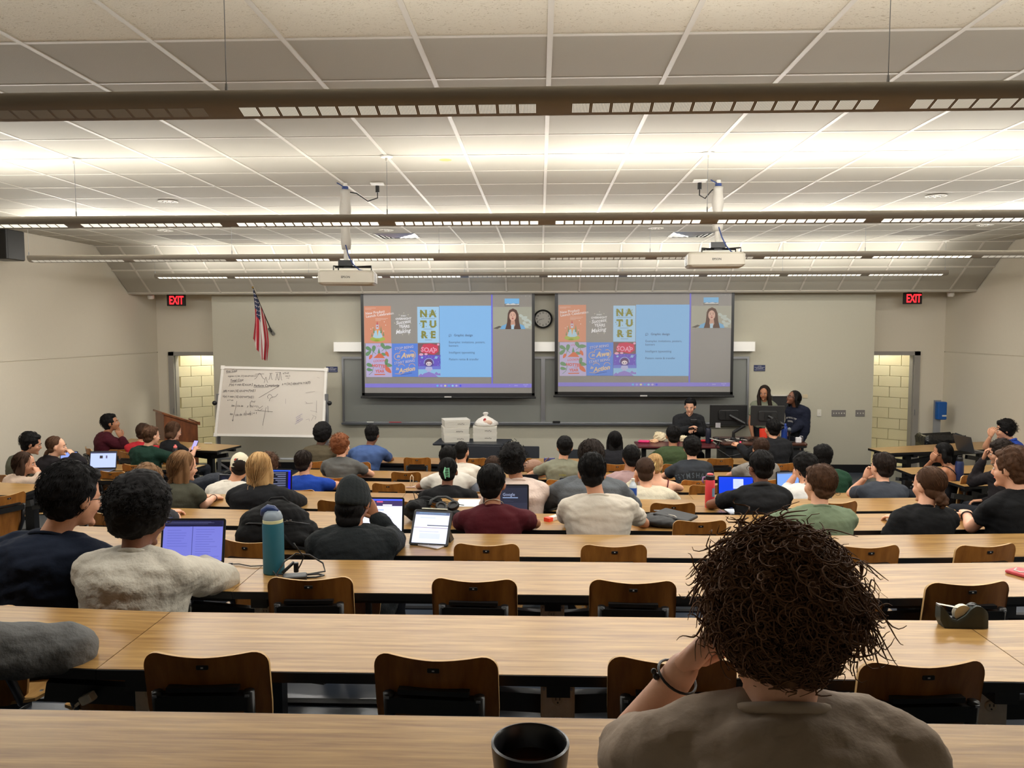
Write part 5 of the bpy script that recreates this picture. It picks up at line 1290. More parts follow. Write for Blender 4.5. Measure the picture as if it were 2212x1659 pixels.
MB().add([(-.078, -.009, .0755), (-.078, .009, .0755), (-.006, .009, .062), (-.006, -.009, .062), (-.078, -.009, .0745), (-.078, .009, .0745), (-.006, .009, .061), (-.006, -.009, .061)], [(0, 1, 2, 3), (7, 6, 5, 4), (0, 4, 5, 1), (3, 2, 6, 7)]).build('tape_strip', MATS['tape_translucent'], r)
MB().box((-.082, 0, .073), (.004, .024, .006)).build('cutter', M_alu, r)
MB().box((.028, 0, .0745), (.022, .014, .002)).build('recess', M_dark, r); MB().box((-.035, 0, .030), (.012, .014, .002)).build('recess', M_dark, r)
# red notebook at right edge
p = atz(2212, 1243, z2)
r = thing('card_case', 'flat red and pink case with a white curl at the right picture edge', 'case', (p.x+.01, p.y, z2), .5)
MB().rbox((0, 0, .008), (.10, .14, .015), .01).build('case_body', mat('case_red', (196, 74, 84), .5), r)
MB().tube([(.01, .05, .017), (-.025, .04, .017), (-.03, .01, .017), (-.01, -.005, .017), (-.005, -.03, .017)], .004, 6).build('white_curl', M_white, r)
# red and white tape box
p = atz(1194, 1123, z4)
r = thing('eraser_box', 'small white carton with orange-red end left of the white T-shirt', 'carton', (p.x, p.y, z4), .9)
MB().box((.02, 0, .013), (.10, .045, .025), M=None).build('carton', mat('carton_white', (226, 218, 210), .5), r)
MB().box((-.05, 0, .0135), (.045, .048, .027)).build('end_cap', mat('orange_red', (238, 70, 40), .45), r)
# water bottle with blue label
p = atz(1367, 1086, z5)
r = thing('plastic_water_bottle', 'clear plastic water bottle with a blue label and white cap', 'bottle', (p.x, p.y, z5))
MB().lathe([(.03, 0), (.033, .01), (.031, .03), (.033, .05), (.033, .13), (.028, .155), (.014, .178), (.0125, .19)], n=22).build('body', mat('clear_plastic', (196, 206, 214), .15, spec=.6), r, smooth='a')
MB().lathe([(.0338, .065), (.0338, .13)], n=22, caps=False).build('label_wrap', mat('label_blue', (30, 80, 170), .4), r, smooth='a')
MB().lathe([(.015, .188), (.015, .205), (.013, .207)], n=16).build('cap', M_white, r, smooth='a')
# red bottle
p = atz(1533, 1096, z5)
r = thing('red_bottle', 'coral red insulated bottle with black lid and purple strap', 'bottle', (p.x, p.y, z5))
MB().lathe([(.036, 0), (.039, .005), (.039, .22), (.034, .232)], n=24).build('body', mat('coral_coat', (214, 62, 70), .45, bump=(400, .0002)), r, smooth='a')
MB().lathe([(.037, .232), (.038, .262), (.030, .27)], n=20).build('lid', M_cblack, r, smooth='a')
MB().lathe([(.026, .27), (.026, .278), (.02, .282)], n=20).build('lid_top', mat('coral_lid', (220, 80, 84), .4), r, smooth='a')
MB().tube([(-.036, 0, .25), (-.056, 0, .248), (-.062, 0, .215), (-.05, 0, .20)], .008, 6).build('strap', mat('strap_purple', (150, 110, 150), .6), r, smooth=True)
MB().lathe([(.0396, .08), (.0396, .17)], (0, 0, 0), 24, caps=False)
mb = MB(); P0 = [Vector((.0397*math.sin(a), -.0397*math.cos(a), z)) for z in (.095, .165) for a in (.25, .5, .75, 1.0)]
mb.add(P0, [(0, 1, 5, 4), (1, 2, 6, 5), (2, 3, 7, 6)]).build('sticker', mat('sticker_blue', (110, 150, 170), .4, bump=(30, .0001), vary=.4), r)
# navy bottle on right side desk
p = atz(2071.5, 1038, .74)
r = thing('navy_bottle', 'tall navy insulated bottle on the right side desk', 'bottle', (p.x, p.y, .74))
MB().lathe([(.042, 0), (.046, .005), (.046, .20), (.038, .225), (.030, .23)], n=28).build('body', M_navy, r, smooth='a')
MB().lathe([(.035, .23), (.036, .262), (.03, .27)], n=22).build('lid', M_cblack, r, smooth='a')
MB().tube([(-.03, 0, .262), (-.02, 0, .288), (.02, 0, .288), (.03, 0, .262)], .006, 8).build('lid_handle', M_cblack, r, smooth=True)
MB().lathe([(.0462, .165), (.0462, .185)], n=6, caps=False)
# black bottle with pink top
p = at(356, 980, 10.05)
r = thing('black_bottle', 'small black bottle with a coral pink top among the left side seats', 'bottle', (p.x, 10.35, .741))
MB().lathe([(.034, 0), (.036, .004), (.034, .15), (.025, .17)], n=20).build('body', M_cblack, r, smooth='a')
MB().lathe([(.024, .17), (.026, .19), (.014, .20), (.012, .215)], n=16).build('cap', mat('cap_coral', (236, 120, 116), .45), r, smooth='a')
# drawstring bag and blue case
p = atz(1150, 1027, z8)
r = thing('drawstring_bag', 'pale brown drawstring bag left of the sage T-shirt', 'bag', (p.x, p.y+.05, z8))
mb = MB(); rings = []
for t in np.linspace(0, 1, 12):
    rr = .085*math.sin(PI*min(1, .12+t*.95))**.6 if t < .92 else .022
    x = -.10+.24*t; z = .085+.04*t*t+ .01
    rings.append([Vector((x, rr*.8*math.cos(a)*(1+.04*math.sin(9*a)), max(.0, z+rr*math.sin(a)*(1+.04*math.sin(9*a))))) for a in [2*PI*j/24 for j in range(24)]])
mb.loft(rings).build('pouch', mat('bag_brown', (150, 118, 100), .85, bump=(40, .006)), r, smooth=True)
MB().tube([(.13, 0, .13), (.16, 0, .17), (.19, 0, .20), (.2, 0, .21)], .008, 6).build('drawstring', mat('string_brown', (110, 84, 68), .8), r, smooth=True)
p = atz(1187, 1000, z9)
r = thing('pencil_case', 'small navy pouch on the frontmost desk beside the sage T-shirt', 'case', (p.x, p.y+.06, z9))
MB().rbox((0, 0, .03), (.15, .07, .055), .02).build('pouch', mat('pouch_navy', (50, 48, 96), .7, bump=(60, .002)), r, smooth='a')
MB().box((0, -.0, .0585), (.12, .004, .003)).build('zip', M_white, r)
# thin pale slab standing in for a screen's light-blue reflection on the desktop
p = atz(1015, 1087, z5)
o = MB().rbox((0, 0, .0015), (.215, .28, .002), .002).build('screen_reflection', mat('page_and_reflection', (214, 222, 226), .6), None, (p.x, p.y, z5+.001)); tag(o, 'pale slab painted as a screen reflection on the desk behind the maroon T-shirt', 'reflection')
p = atz(1608, 1102, z5)
r = thing('notebook', 'open notebook with white pages beside the black polo shirt', 'notebook', (p.x, p.y-.05, z5), .1)
for sx in (-1, 1): MB().box((sx*.08, 0, .005), (.155, .2, .009), M=Matrix.Rotation(sx*.03, 3, 'Y')).build('pages', MATS['page_and_reflection'], r)
MB().box((0, 0, .001), (.325, .21, .002)).build('cover', M_blackpl, r)
p = atz(1803, 1071, z6)
r = thing('eyeglasses', 'pair of dark folded eyeglasses on the desk behind the bearded man', 'glasses', (p.x, p.y, z6))
for sx in (-1, 1): MB().tube([(sx*.03+.022*math.cos(a), 0, .02+.017*math.sin(a)) for a in np.linspace(0, 2*PI, 13)], .002, 5).build('rim', M_blackpl, r); MB().tube([(sx*.055, 0, .02), (sx*.055, .1, .01)], .002, 5).build('temple', M_blackpl, r)
# black cup in the foreground
p = at(1145, 1640, 1.33)
r = thing('black_mug', 'wide black cup with dark drink at the bottom picture edge', 'cup', (p.x, 1.36, top_z(0)))
hm = at(1145, 1622, 1.33).z-top_z(0)
MB().lathe([(.045, 0), (.052, .004), (.062, hm*.5), (.070, hm-.004), (.070, hm), (.0655, hm+.0015), (.062, hm-.003), (.056, hm*.4), (.0, hm*.35)], n=40, caps=False).build('mug_body', mat('mug_black', (24, 25, 28), .28), r, smooth='a')
MB().lathe([(.0595, hm*.72), (0, hm*.72)], n=36, caps=False).build('drink', mat('dark_coffee', (40, 20, 8), .05), r)
# white phone charger plugged into the left outlet box
M_ch = mat('charger_white', (214, 204, 186), .4)
px_ = -1.22; yb = near(1, 0)+TD/2
r = thing('wall_charger', 'white USB charger plugged into the leftmost outlet box under the second desk row', 'charger', at(190, 1508, near(1, -1.25)+.10))
MB().rbox((0, 0, 0), (.052, .028, .028), .006, M=Matrix.Rotation(-.5, 3, 'Y') @ Matrix.Rotation(-.3, 3, 'Z')).build('body', M_ch, r)
MB().tube([(-.028, -.0, -.015), (-.038, -.005, -.024)], .005, 8).build('connector', M_ch, r)
MB().tube([(-.038, -.005, -.024), (-.05, -.02, -.05), (-.05, -.03, -.1), (-.04, -.03, -.2), (-.03, -.03, -.4)], .0022, 6).build('lead', M_ch, r, smooth=True)
# ------------------------------------------------------------------ organic shapes: volumes are merged by a voxel remesh, all evaluated in one go
TASKS = []
def remesh(target, mb, voxel, smooth=4, noise=None, post=None):
    me = D.meshes.new('tmp'); me.from_pydata(mb.v, [], mb.f)
    o = D.objects.new('tmp', me); col.objects.link(o)
    m = o.modifiers.new('r', 'REMESH'); m.mode = 'VOXEL'; m.voxel_size = voxel; m.use_smooth_shade = True
    if smooth: s = o.modifiers.new('s', 'SMOOTH'); s.iterations = smooth; s.factor = .5
    TASKS.append((o, target, noise, post))
def new_obj(name, mats, parent=None, loc=None):
    me = D.meshes.new(name); o = D.objects.new(name, me); col.objects.link(o)
    for m in (mats if isinstance(mats, (list, tuple)) else [mats]): me.materials.append(m)
    if parent is not None: o.parent = parent
    if loc is not None: o.location = loc
    return o
_rk = np.random.RandomState(5)
KV = _rk.normal(size=(10, 3)); KP = _rk.uniform(0, 6.28, 10)
def wav(V, freq, seed=0):
    out = np.zeros(len(V))
    for i in range(6):
        k = KV[(i+seed) % 10]*freq*(1+.35*i); out += np.sin(V @ k+KP[i]+seed*1.7+1.3*np.sin(V @ (KV[(i+3) % 10]*freq*.6)))/(1+.35*i)
    return out/3
def flush():
    bpy.context.view_layer.update()
    dg = bpy.context.evaluated_depsgraph_get()
    for o, target, noise, post in TASKS:
        me = D.meshes.new_from_object(o.evaluated_get(dg))
        n = len(me.vertices); V = np.empty(n*3, 'f'); me.vertices.foreach_get('co', V); V = V.reshape(-1, 3).astype(float)
        if noise and n:
            N = np.empty(n*3, 'f'); me.vertices.foreach_get('normal', N); N = N.reshape(-1, 3)
            for amp, fr, sd in noise: V += N*(wav(V, fr, sd)*amp)[:, None]
        pv = np.empty(len(me.loops), 'i'); me.loops.foreach_get('vertex_index', pv)
        ls = np.empty(len(me.polygons), 'i'); me.polygons.foreach_get('loop_start', ls); lt = np.empty(len(me.polygons), 'i'); me.polygons.foreach_get('loop_total', lt)
        extra = post(V) if post else None
        mi = np.zeros(len(ls), 'i')
        if extra:
            EV, EF, EM = extra      # EV (n,3), EF list of face tuples, EM material per face
            b = len(V); V = np.vstack([V, EV])
            fl_ = np.array([i for f in EF for i in f], 'i')+b; c = np.array([len(f) for f in EF], 'i')
            st = len(pv)+np.concatenate([[0], np.cumsum(c)[:-1]]).astype('i')
            pv = np.concatenate([pv, fl_]); ls = np.concatenate([ls, st]); lt = np.concatenate([lt, c]); mi = np.concatenate([mi, np.array(EM, 'i')])
        t = target.data; t.vertices.add(len(V)); t.vertices.foreach_set('co', V.astype('f').ravel())
        t.loops.add(len(pv)); t.loops.foreach_set('vertex_index', pv)
        t.polygons.add(len(ls)); t.polygons.foreach_set('loop_start', ls); t.polygons.foreach_set('loop_total', lt)
        t.polygons.foreach_set('material_index', mi); t.polygons.foreach_set('use_smooth', np.ones(len(ls), bool)); t.update(calc_edges=True); t.validate()
        D.objects.remove(o); D.meshes.remove(me)
    TASKS.clear()
def strands_geo(P, r, n=3):
    """P (N,S,3) centre lines -> tapered n-sided tubes"""
    N, S, _ = P.shape; T = np.gradient(P, axis=1); T /= np.linalg.norm(T, axis=2, keepdims=True)+1e-9
    ref = np.where(np.abs(T[..., 2:3]) < .9, np.array([0, 0, 1.0]), np.array([1.0, 0, 0])); A = np.cross(T, ref); A /= np.linalg.norm(A, axis=2, keepdims=True)+1e-9; B = np.cross(T, A)
    tt = np.linspace(0, 1, S); rr = (np.asarray(r).reshape(-1, 1) if np.ndim(r) else np.full((N, 1), r))*(1-.75*tt**2)[None]
    V = np.stack([P+(A*math.cos(a)+B*math.sin(a))*rr[..., None] for a in [2*PI*k/n for k in range(n)]], axis=2)   # N,S,n,3
    idx = np.arange(N*S*n).reshape(N, S, n); a = idx[:, :-1, :]; b = idx[:, 1:, :]
    F = np.stack([a, np.roll(a, -1, axis=2), np.roll(b, -1, axis=2), b], axis=-1).reshape(-1, 4)
    return V.reshape(-1, 3), F

SKIN = {'a': (226, 172, 142), 'b': (205, 150, 118), 'c': (168, 114, 82), 'd': (120, 76, 54), 'e': (88, 55, 40)}
def skin_m(k):
    m = mat('skin_'+k, SKIN[k], .5, bump=(90, .0006), vary=.06)
    m.node_tree.nodes['Principled BSDF'].inputs['Subsurface Weight'].default_value = 0
    return m
HAIRC = {'black': (13, 11, 11), 'dark': (34, 25, 20), 'brown': (78, 54, 38), 'auburn': (120, 72, 44), 'curl': (112, 80, 56), 'light': (128, 96, 66), 'blonde': (186, 150, 102), 'chestnut': (58, 40, 29)}
def hair_m(k): return mat('hair_'+k, HAIRC[k], .7, bump=(140, .0012, 5), vary=.35, spec=.18, vscale=(1, 1, .25))
def cloth_m(rgb, knit=False): return mat('cloth_%d_%d_%d' % tuple(rgb), rgb, .88, bump=(26 if not knit else 60, .004, 6), vary=.07, spec=.2)

def hand_geo(mb, W, d, n, side, curl=.6, s=1.0):
    """palm and five fingers; W wrist, d pointing direction, n back-of-hand normal, side=+1 thumb on the left of d seen from the back"""
    d = d.normalized(); n = (n-d*n.dot(d)).normalized(); x = d.cross(n).normalized()*side
    def p(a, b, c): return W+(x*a+d*b+n*c)*s
    rings = []
    for t, w_, h_ in ((-.015, .025, .019), (.02, .033, .017), (.055, .040, .015), (.088, .040, .012), (.097, .034, .008)):
        rings.append([p(math.cos(a)*w_, t, math.sin(a)*h_) for a in [2*PI*k/10 for k in range(10)]])
    mb.loft(rings)
    for fx, L, r in ((-.029, .068, .0082), (-.010, .080, .0088), (.010, .076, .0086), (.029, .060, .0074)):
        q = p(fx*.95, .082, 0); ang = .12; pts = [q]; 
        for sg, c_ in ((.45, curl*.6), (.32, curl), (.25, curl*.8)):
            ang += c_; dd = (d*math.cos(ang)-n*math.sin(ang)); q = q+dd*L*sg*s*1.05+x*fx*.06; pts.append(q)
        mb.tube(pts, [r*s, r*.98*s, r*.9*s, r*.72*s], 8, dome=True)
    q0 = p(-.026, .012, -.004); q1 = p(-.052, .042, -.012); q2 = p(-.058, .070, -.020); q3 = p(-.054, .092, -.030)
    mb.tube([q0, q1, q2, q3], [.014*s, .012*s, .0105*s, .008*s], 8, dome=True)

def bez(a, b, c, t): return a*(1-t)**2+b*2*t*(1-t)+c*t*t
PEOPLE = {}
def person(key, label, hx, ht, k=None, Y=None, tr=None, desk=TH, sx=None, by=0, hy=0, hp=8, tilt=0, s=1.0, w=1.0, skin='b', hair='short', hc='black', top='tee', tc=(90, 90, 90), pants=(30, 32, 38),
           L='desk', R='desk', lean=.07, side=0, vox=.0125, N=170, glasses=False, sleeve=None, dn=.20, hips=None, curlN=None, stand=False, face=True, chair=True, slump=0):
    if k is not None:
        X0 = at(sx or hx, ht+70, near(k, 0)-.2).x; Y = near(k, X0)-dn; tr = tread(k)
        if by == 0 and abs(X0) > 1.45: by = math.copysign(3.5, X0)
    X = at(hips or sx or hx, ht+80, Y).x
    br = math.radians(by); rv = Vector((math.cos(br), math.sin(br), 0)); fv = Vector((-math.sin(br), math.cos(br), 0)); Z = Vector((0, 0, 1))
    base = Vector((X, Y, tr))
    thick = {'buzz': .004, 'short': .012, 'messy': .022, 'afro': .05, 'curly': .03, 'big': .03, 'long': .012, 'longblack': .012, 'bob': .014, 'bun': .008, 'pony': .008, 'clip': .01, 'beanie': .028, 'cap': .02, 'wavy': .02}[hair]
    Yh = Y+lean*math.cos(br)
    top_w = at(hx, ht, Yh)
    if not stand and False: pass
    C = top_w-Z*(.118*s+thick)                       # head centre
    hyr, hpr, tl = math.radians(by+hy), math.radians(hp), math.radians(tilt)
    HM = Matrix.Rotation(hyr, 3, 'Z') @ Matrix.Rotation(-hpr, 3, 'X') @ Matrix.Rotation(tl, 3, 'Y')
    hs = s*1.03
    H = lambda x, y, z: C+HM @ (Vector((x, y, z))*hs)
    shx = at(sx, ht+70, Yh).x-C.x if sx else 0
    Nk = C+Vector((shx, 0, 0))*.85+fv*(-.045*s)-Z*.168*s-Z*slump
    hipz = tr+(.53 if not stand else .92)
    Hp = Vector((X, Y, hipz))+(Vector((0, 0, 0)))
    if hips: Hp = Vector((X, Y, hipz))
    mid = (Hp+Nk)/2-fv*.07*(1 if not stand else .2)
    hw = w*s
    def rings(th, lo=True, extra=1.0, top_cut=1.06):
        spec_ = [(-.13, .150, .115), (-.02, .178, .130), (.12, .176, .124), (.35, .150, .108), (.6, .165, .115), (.78, .182, .118), (.90, .178, .104), (.98, .130, .080), (1.04, .070, .060)]
        out = []
        for t, rx, ry in spec_:
            if t > top_cut: break
            tt = max(0, min(1, t)); c = bez(Hp, mid, Nk, tt)
            if t < 0: c = Hp+Z*(t*(Nk-Hp).length)
            if t > 1: c = Nk+Z*.02
            tg = (bez(Hp, mid, Nk, min(1, tt+.02))-bez(Hp, mid, Nk, max(0, tt-.02))).normalized(); f2 = rv.cross(tg).normalized()*-1; 
            f2 = tg.cross(rv).normalized()
            R_ = []
            for q in range(18):
                a = 2*PI*q/18; ca, sa_ = math.cos(a), math.sin(a)
                e = 2/2.35; xx = math.copysign(abs(ca)**e, ca); yy = math.copysign(abs(sa_)**e, sa_)
                R_.append(c+rv*xx*(rx*hw+th)*extra+f2*yy*(ry*hw+th))
            out.append(R_)
        return out
    tg = (Nk-mid).normalized(); f2 = tg.cross(rv).normalized()
    SH = {sg: Nk+rv*sg*.158*hw-tg*.052*s+f2*.012*(-1)-Z*.0 for sg in (-1, 1)}
    dz = tr+desk
    def loc(sg, x, y, z): return Vector((X, Y, 0))+rv*sg*x+fv*y+Z*z
    def armpose(sg, p):
        if isinstance(p, str):
            d_ = {'desk': (.27, .20, dz+.045, .10, .40, dz+.035), 'wide': (.37, .22, dz+.045, .12, .42, dz+.035), 'fold': (.29, .20, dz+.045, -.06, .30, dz+.04), 'lap': (.24, -.02, tr+.66, .10, .22, tr+.62),
                  'far': (.24, .26, dz+.045, .12, .46, dz+.035), 'hang': (.23, .02, (SH[sg].z-.28), .2, .12, SH[sg].z-.52)}.get(p)
            if p in ('chin', 'cheek', 'face'):
                e = loc(sg, .17, .26, dz+.05); wv = {'chin': H(sg*.035, .085, -.135), 'cheek': H(sg*.085, .07, -.10), 'face': H(sg*.03, .125, -.085)}[p]; return e, wv, HM @ Vector((-sg*.25, .25, 1))
            e = loc(sg, *d_[:3]); wv = loc(sg, *d_[3:]); return e, wv, None
        e, wv = p[0], p[1]; return Vector(e), Vector(wv), (Vector(p[2]) if len(p) > 2 else None)
    arms = {-1: armpose(-1, L) if L else None, 1: armpose(1, R) if R else None}
    long_ = top in ('sweater', 'hoodie', 'jacket', 'long'); o = lambda p: p-base
    # ---- body
    B = MB(); ro = rings(-.012)
    B.loft([[o(p) for p in R_] for R_ in ro])
    B.tube([o(Nk-tg*.03), o(Nk+(H(0, -.02, -.05)-Nk)*.5), o(H(0, -.015, -.03))], [.062*s, .053*s, .054*s], 14)
    e3 = lambda c, r: B.ell(o(H(*c)), tuple(q*hs for q in r), M=HM, n=18, m=12)
    e3((0, -.010, .030), (.074, .094, .086)); e3((0, .028, -.030), (.058, .060, .076)); e3((0, .032, -.078), (.041, .044, .036)); e3((0, .070, .010), (.046, .020, .014)); e3((0, .076, -.103), (.018, .016, .015))
    e3((.036, .055, -.035), (.022, .026, .026)); e3((-.036, .055, -.035), (.022, .026, .026)); e3((0, .073, -.062), (.022, .012, .013))
    B.tube([o(H(0, .082, .004)), o(H(0, .095, -.018)), o(H(0, .103, -.034)), o(H(0, .088, -.042))], [.009*s, .0095*s, .012*s, .011*s], 10)
    for sg in (-1, 1): B.ell(o(H(sg*.079, -.006, -.010)), (.012*s, .021*s, .033*s), M=HM @ Matrix.Rotation(sg*-.35, 3, 'Z') @ Matrix.Rotation(-.2, 3, 'X'), n=12, m=8)
    HND = MB()
    for sg in (-1, 1):
        if not arms[sg]: continue
        E, Wr, nn = arms[sg]; S_ = SH[sg]
        B.tube([o(Nk+rv*sg*.05*hw-tg*.01), o(S_)], [.042*s, .052*s], 12, dome=True)
        B.tube([o(S_), o(S_.lerp(E, .35)), o(S_.lerp(E, .75)), o(E)], [.052*s, .046*s, .039*s, .037*s], 12, dome=True)
        B.tube([o(E), o(E.lerp(Wr, .28)), o(E.lerp(Wr, .7)), o(Wr)], [.037*s, .040*s, .030*s, .0255*s], 12, dome=True)
        dr = (Wr-E).normalized(); nz = nn if nn is not None else Z
        if nn is not None: dr = (dr*.6+nn.normalized()*.8).normalized(); nz = (E-C)*-1+Z*.01; nz = -(C-Wr) 
        hand_geo(HND, o(Wr+dr*.012), dr, nz, -sg if nn is None else -sg, .55 if nn is None else .75, s*.98)
    sk = skin_m(skin)
    P = new_obj('person', sk, None, base); tag(P, label, 'person')
    hv = np.array(HND.v, float) if HND.v else None
    remesh(P, B, vox if vox < .011 else .0125, 2, post=(lambda V: (hv, HND.f, [0]*len(HND.f))) if hv is not None else None)
    # ---- face details
    if face:
        ir = mat('iris_dark', (34, 22, 16), .15); wh = mat('eye_white', (206, 198, 190), .3)
        for sg in (-1, 1):
            mb = MB(); mb.ell(o(H(sg*.030, .0795, -.004)), (.0115*s, .008*s, .0075*s), M=HM, n=10, m=8); mb.ell(o(H(sg*.030, .0845, -.004)), (.0055*s, .004*s, .0058*s), M=HM, mi=1, n=8, m=6); mb.build('eye', [wh, ir], P, smooth=True)
            MB().tube([o(H(sg*.014, .090, .014)), o(H(sg*.030, .088, .019)), o(H(sg*.048, .076, .014))], [.003, .0038, .002], 6).build('eyebrow', hair_m(hc), P, smooth=True)
        MB().tube([o(H(-.021, .079, -.063)), o(H(-.007, .0850, -.060)), o(H(.007, .0850, -.060)), o(H(.021, .079, -.063))], [.003, .0045, .0045, .003], 8, flat=.9).build('lips', mat('lips_'+skin, tuple(int(a*b) for a, b in zip(SKIN[skin], (.86, .62, .62))), .45), P, smooth=True)
    # ---- clothing
    fit = {'tee': .014, 'tank': .006, 'polo': .014, 'sweater': .024, 'hoodie': .030, 'jacket': .026, 'long': .016}[top]
    cm = cloth_m(tc, top in ('sweater', 'hoodie'))
    S = MB(); S.loft([[o(p) for p in R_] for R_ in (rings(fit) if top != 'tank' else rings(fit, top_cut=.72))])
    if top != 'tank':
        S.tube([o(Nk-tg*.05), o(Nk-tg*.0), o(Nk+tg*.016+f2*.006)], [.085*hw, .074*hw, .068*hw], 16)
        for sg in (-1, 1):
            if not arms[sg]: continue
            E, Wr, nn = arms[sg]; S_ = SH[sg]; q = fit
            S.tube([o(Nk+rv*sg*.035*hw-tg*.004-f2*.0), o(Nk+rv*sg*.10*hw-tg*.022), o(S_)], [(.046*s+q*.8), .050*s+q, .053*s+q], 14, dome=True)
            if long_:
                g = .006 if top != 'long' else 0
                S.tube([o(S_), o(S_.lerp(E, .4)), o(E)], [.056*s+q, .050*s+q+g, .043*s+q+g], 14, dome=True)
                S.tube([o(E), o(E.lerp(Wr, .35)), o(E.lerp(Wr, .8)), o(E.lerp(Wr, .96))], [.043*s+q+g, .042*s+q, .036*s+q*.8, .031*s+q*.5], 14, dome=True)
            else:
                f_ = sleeve or .62
                S.tube([o(S_), o(S_.lerp(E, f_*.5)), o(S_.lerp(E, f_))], [.056*s+q, .053*s+q*1.15, .050*s+q*1.2], 14)
    if top == 'hoodie':
        S.tube([o(Nk+rv*-.085+f2*.03+Z*.0), o(Nk+rv*-.075-f2*.055-Z*.0), o(Nk-f2*.095-Z*.035), o(Nk+rv*.075-f2*.055), o(Nk+rv*.085+f2*.03)], [.030, .038, .042, .038, .030], 12, dome=True)
        S.ell(o(Nk-f2*.10-Z*.075), (.085, .03, .06), n=14, m=8)
    if top == 'jacket':
        S.tube([o(Nk+rv*.075*math.cos(a)+f2*(.07*math.sin(a)+.01)+Z*(.03-.02*math.sin(a))) for a in np.linspace(-PI*1.35, PI*.35, 12)], [.02]*12, 8)
    cn = {'tee': 't_shirt', 'tank': 'tank_top', 'polo': 'polo_shirt', 'sweater': 'sweater', 'hoodie': 'hoodie', 'jacket': 'jacket', 'long': 'long_sleeve_shirt'}[top]
    SO = new_obj(cn, cm, P)
    sd = (len(PEOPLE)*3) % 10
    remesh(SO, S, max(.0105 if vox < .011 else .0135, 0), 3 if vox < .011 else 2, noise=[(.0075 if top != 'tank' else .001, 13, sd), (.0050, 32, sd+1)]+([(.0022, 75, sd+2)] if vox < .011 else []))
    # collar
    cc = [Nk+rv*.070*hw*math.cos(a)+f2*(.064*hw*math.sin(a)+.012)+Z*(.010-.016*math.sin(a))+tg*.004 for a in np.linspace(0, 2*PI, 19)]
    if top in ('tee', 'sweater', 'long'): MB().tube([o(p) for p in cc], .0085 if top == 'tee' else .012, 8).build('collar', cm, P, smooth=True)
    if top == 'polo':
        MB().tube([o(p+Z*.012) for p in cc], .017, 8).build('collar', cloth_m(tuple(int(q*1.15+34) for q in tc)) if key == 'p36' else cm, P, smooth=True)
    if top == 'tank':
        for sg in (-1, 1):
            a0 = bez(Hp, mid, Nk, .70)-f2*.128*hw+rv*sg*.07; a1 = Nk+rv*sg*.105*hw-tg*.005-f2*.055; a2 = Nk+rv*sg*.11*hw+tg*.012; a3 = Nk+rv*sg*.10+f2*.09-tg*.08
            MB().tube([o(a0), o(a0.lerp(a1, .5)-f2*.012), o(a1-f2*.004), o(a2+Z*.012), o(a3)], .006, 6).build('shoulder_strap', cm, P, smooth=True)
    # ---- trousers and shoes
    T_ = MB(); rg = rings(.012, top_cut=.13); T_.loft([[o(p) for p in R_] for R_ in rg])
    for sg in (-1, 1):
        if stand:
            hp_ = Hp+rv*sg*.09-Z*.03; kn = Vector((X, Y, tr+.48))+rv*sg*.10; an = Vector((X, Y, tr+.09))+rv*sg*.11
        else:
            hp_ = Hp+rv*sg*.09-Z*.015; kn = Vector((X, Y, tr+.52))+rv*sg*.13+fv*.42; an = Vector((X, Y, tr+.10))+rv*sg*.13+fv*.38
        T_.tube([o(hp_), o(hp_.lerp(kn, .5)), o(kn)], [.088*s, .076*s, .060*s], 12, dome=True); T_.tube([o(kn), o(kn.lerp(an, .4)), o(an)], [.060*s, .056*s, .048*s], 12, dome=True)
        mb = MB(); rr = []
        for yy, ww, hh in ((-.075, .03, .05), (-.05, .04, .07), (.02, .042, .075), (.09, .046, .055), (.15, .044, .04), (.175, .03, .025)):
            c = Vector((an.x, an.y, tr))+fv*yy-base; rr.append([c+rv*(-ww)+Z*.002, c+rv*ww+Z*.002, c+rv*ww+Z*hh*.6, c+rv*ww*.6+Z*hh, c-rv*ww*.6+Z*hh, c-rv*ww+Z*hh*.6])
        mb.loft(rr).build('shoe', mat('shoe_'+('light' if len(key) % 2 else 'dark'), (190, 186, 180) if len(key) % 2 else (30, 30, 32), .6), P, smooth=True)
    TO = new_obj('trousers', cloth_m(pants), P); remesh(TO, T_, .02, 2, noise=[(.006, 14, sd)])
    # ---- hair
    hm = hair_m(hc); HO = None
    Hb = MB(); he = lambda c, r: Hb.ell(o(H(*c)), tuple(q*hs for q in r), M=HM, n=16, m=10)
    t_ = thick; ncs = 0; seeds = None
    if hair in ('cap', 'beanie'):
        he((0, -.02, .02), (.080, .094, .088)); 
        if hair == 'beanie': he((0, -.05, -.035), (.082, .05, .08)); he((0, -.055, -.09), (.07, .04, .05))
        else: he((0, -.055, -.03), (.066, .045, .05))
    else:
        if hair == 'big': t_ = -.004
        he((0, -.031, .041), (.0785+t_*.8, .093+t_*.6, .084+t_)); he((0, -.052, -.025), (.066+t_*.6, .050+t_*.5, .060+t_*.3))
        if hair in ('short', 'messy', 'curly', 'wavy'): he((0, .028, .090), (.058+t_*.4, .048+t_*.3, .024+t_*.5))
        if hair == 'afro': he((0, -.03, .05), (.112, .112, .098))
        if hair in ('curly',): he((0, -.05, -.02), (.092, .062, .075))
        if hair == 'big': he((0, -.02, .040), (.078, .090, .086)); he((0, -.050, -.03), (.070, .052, .055))
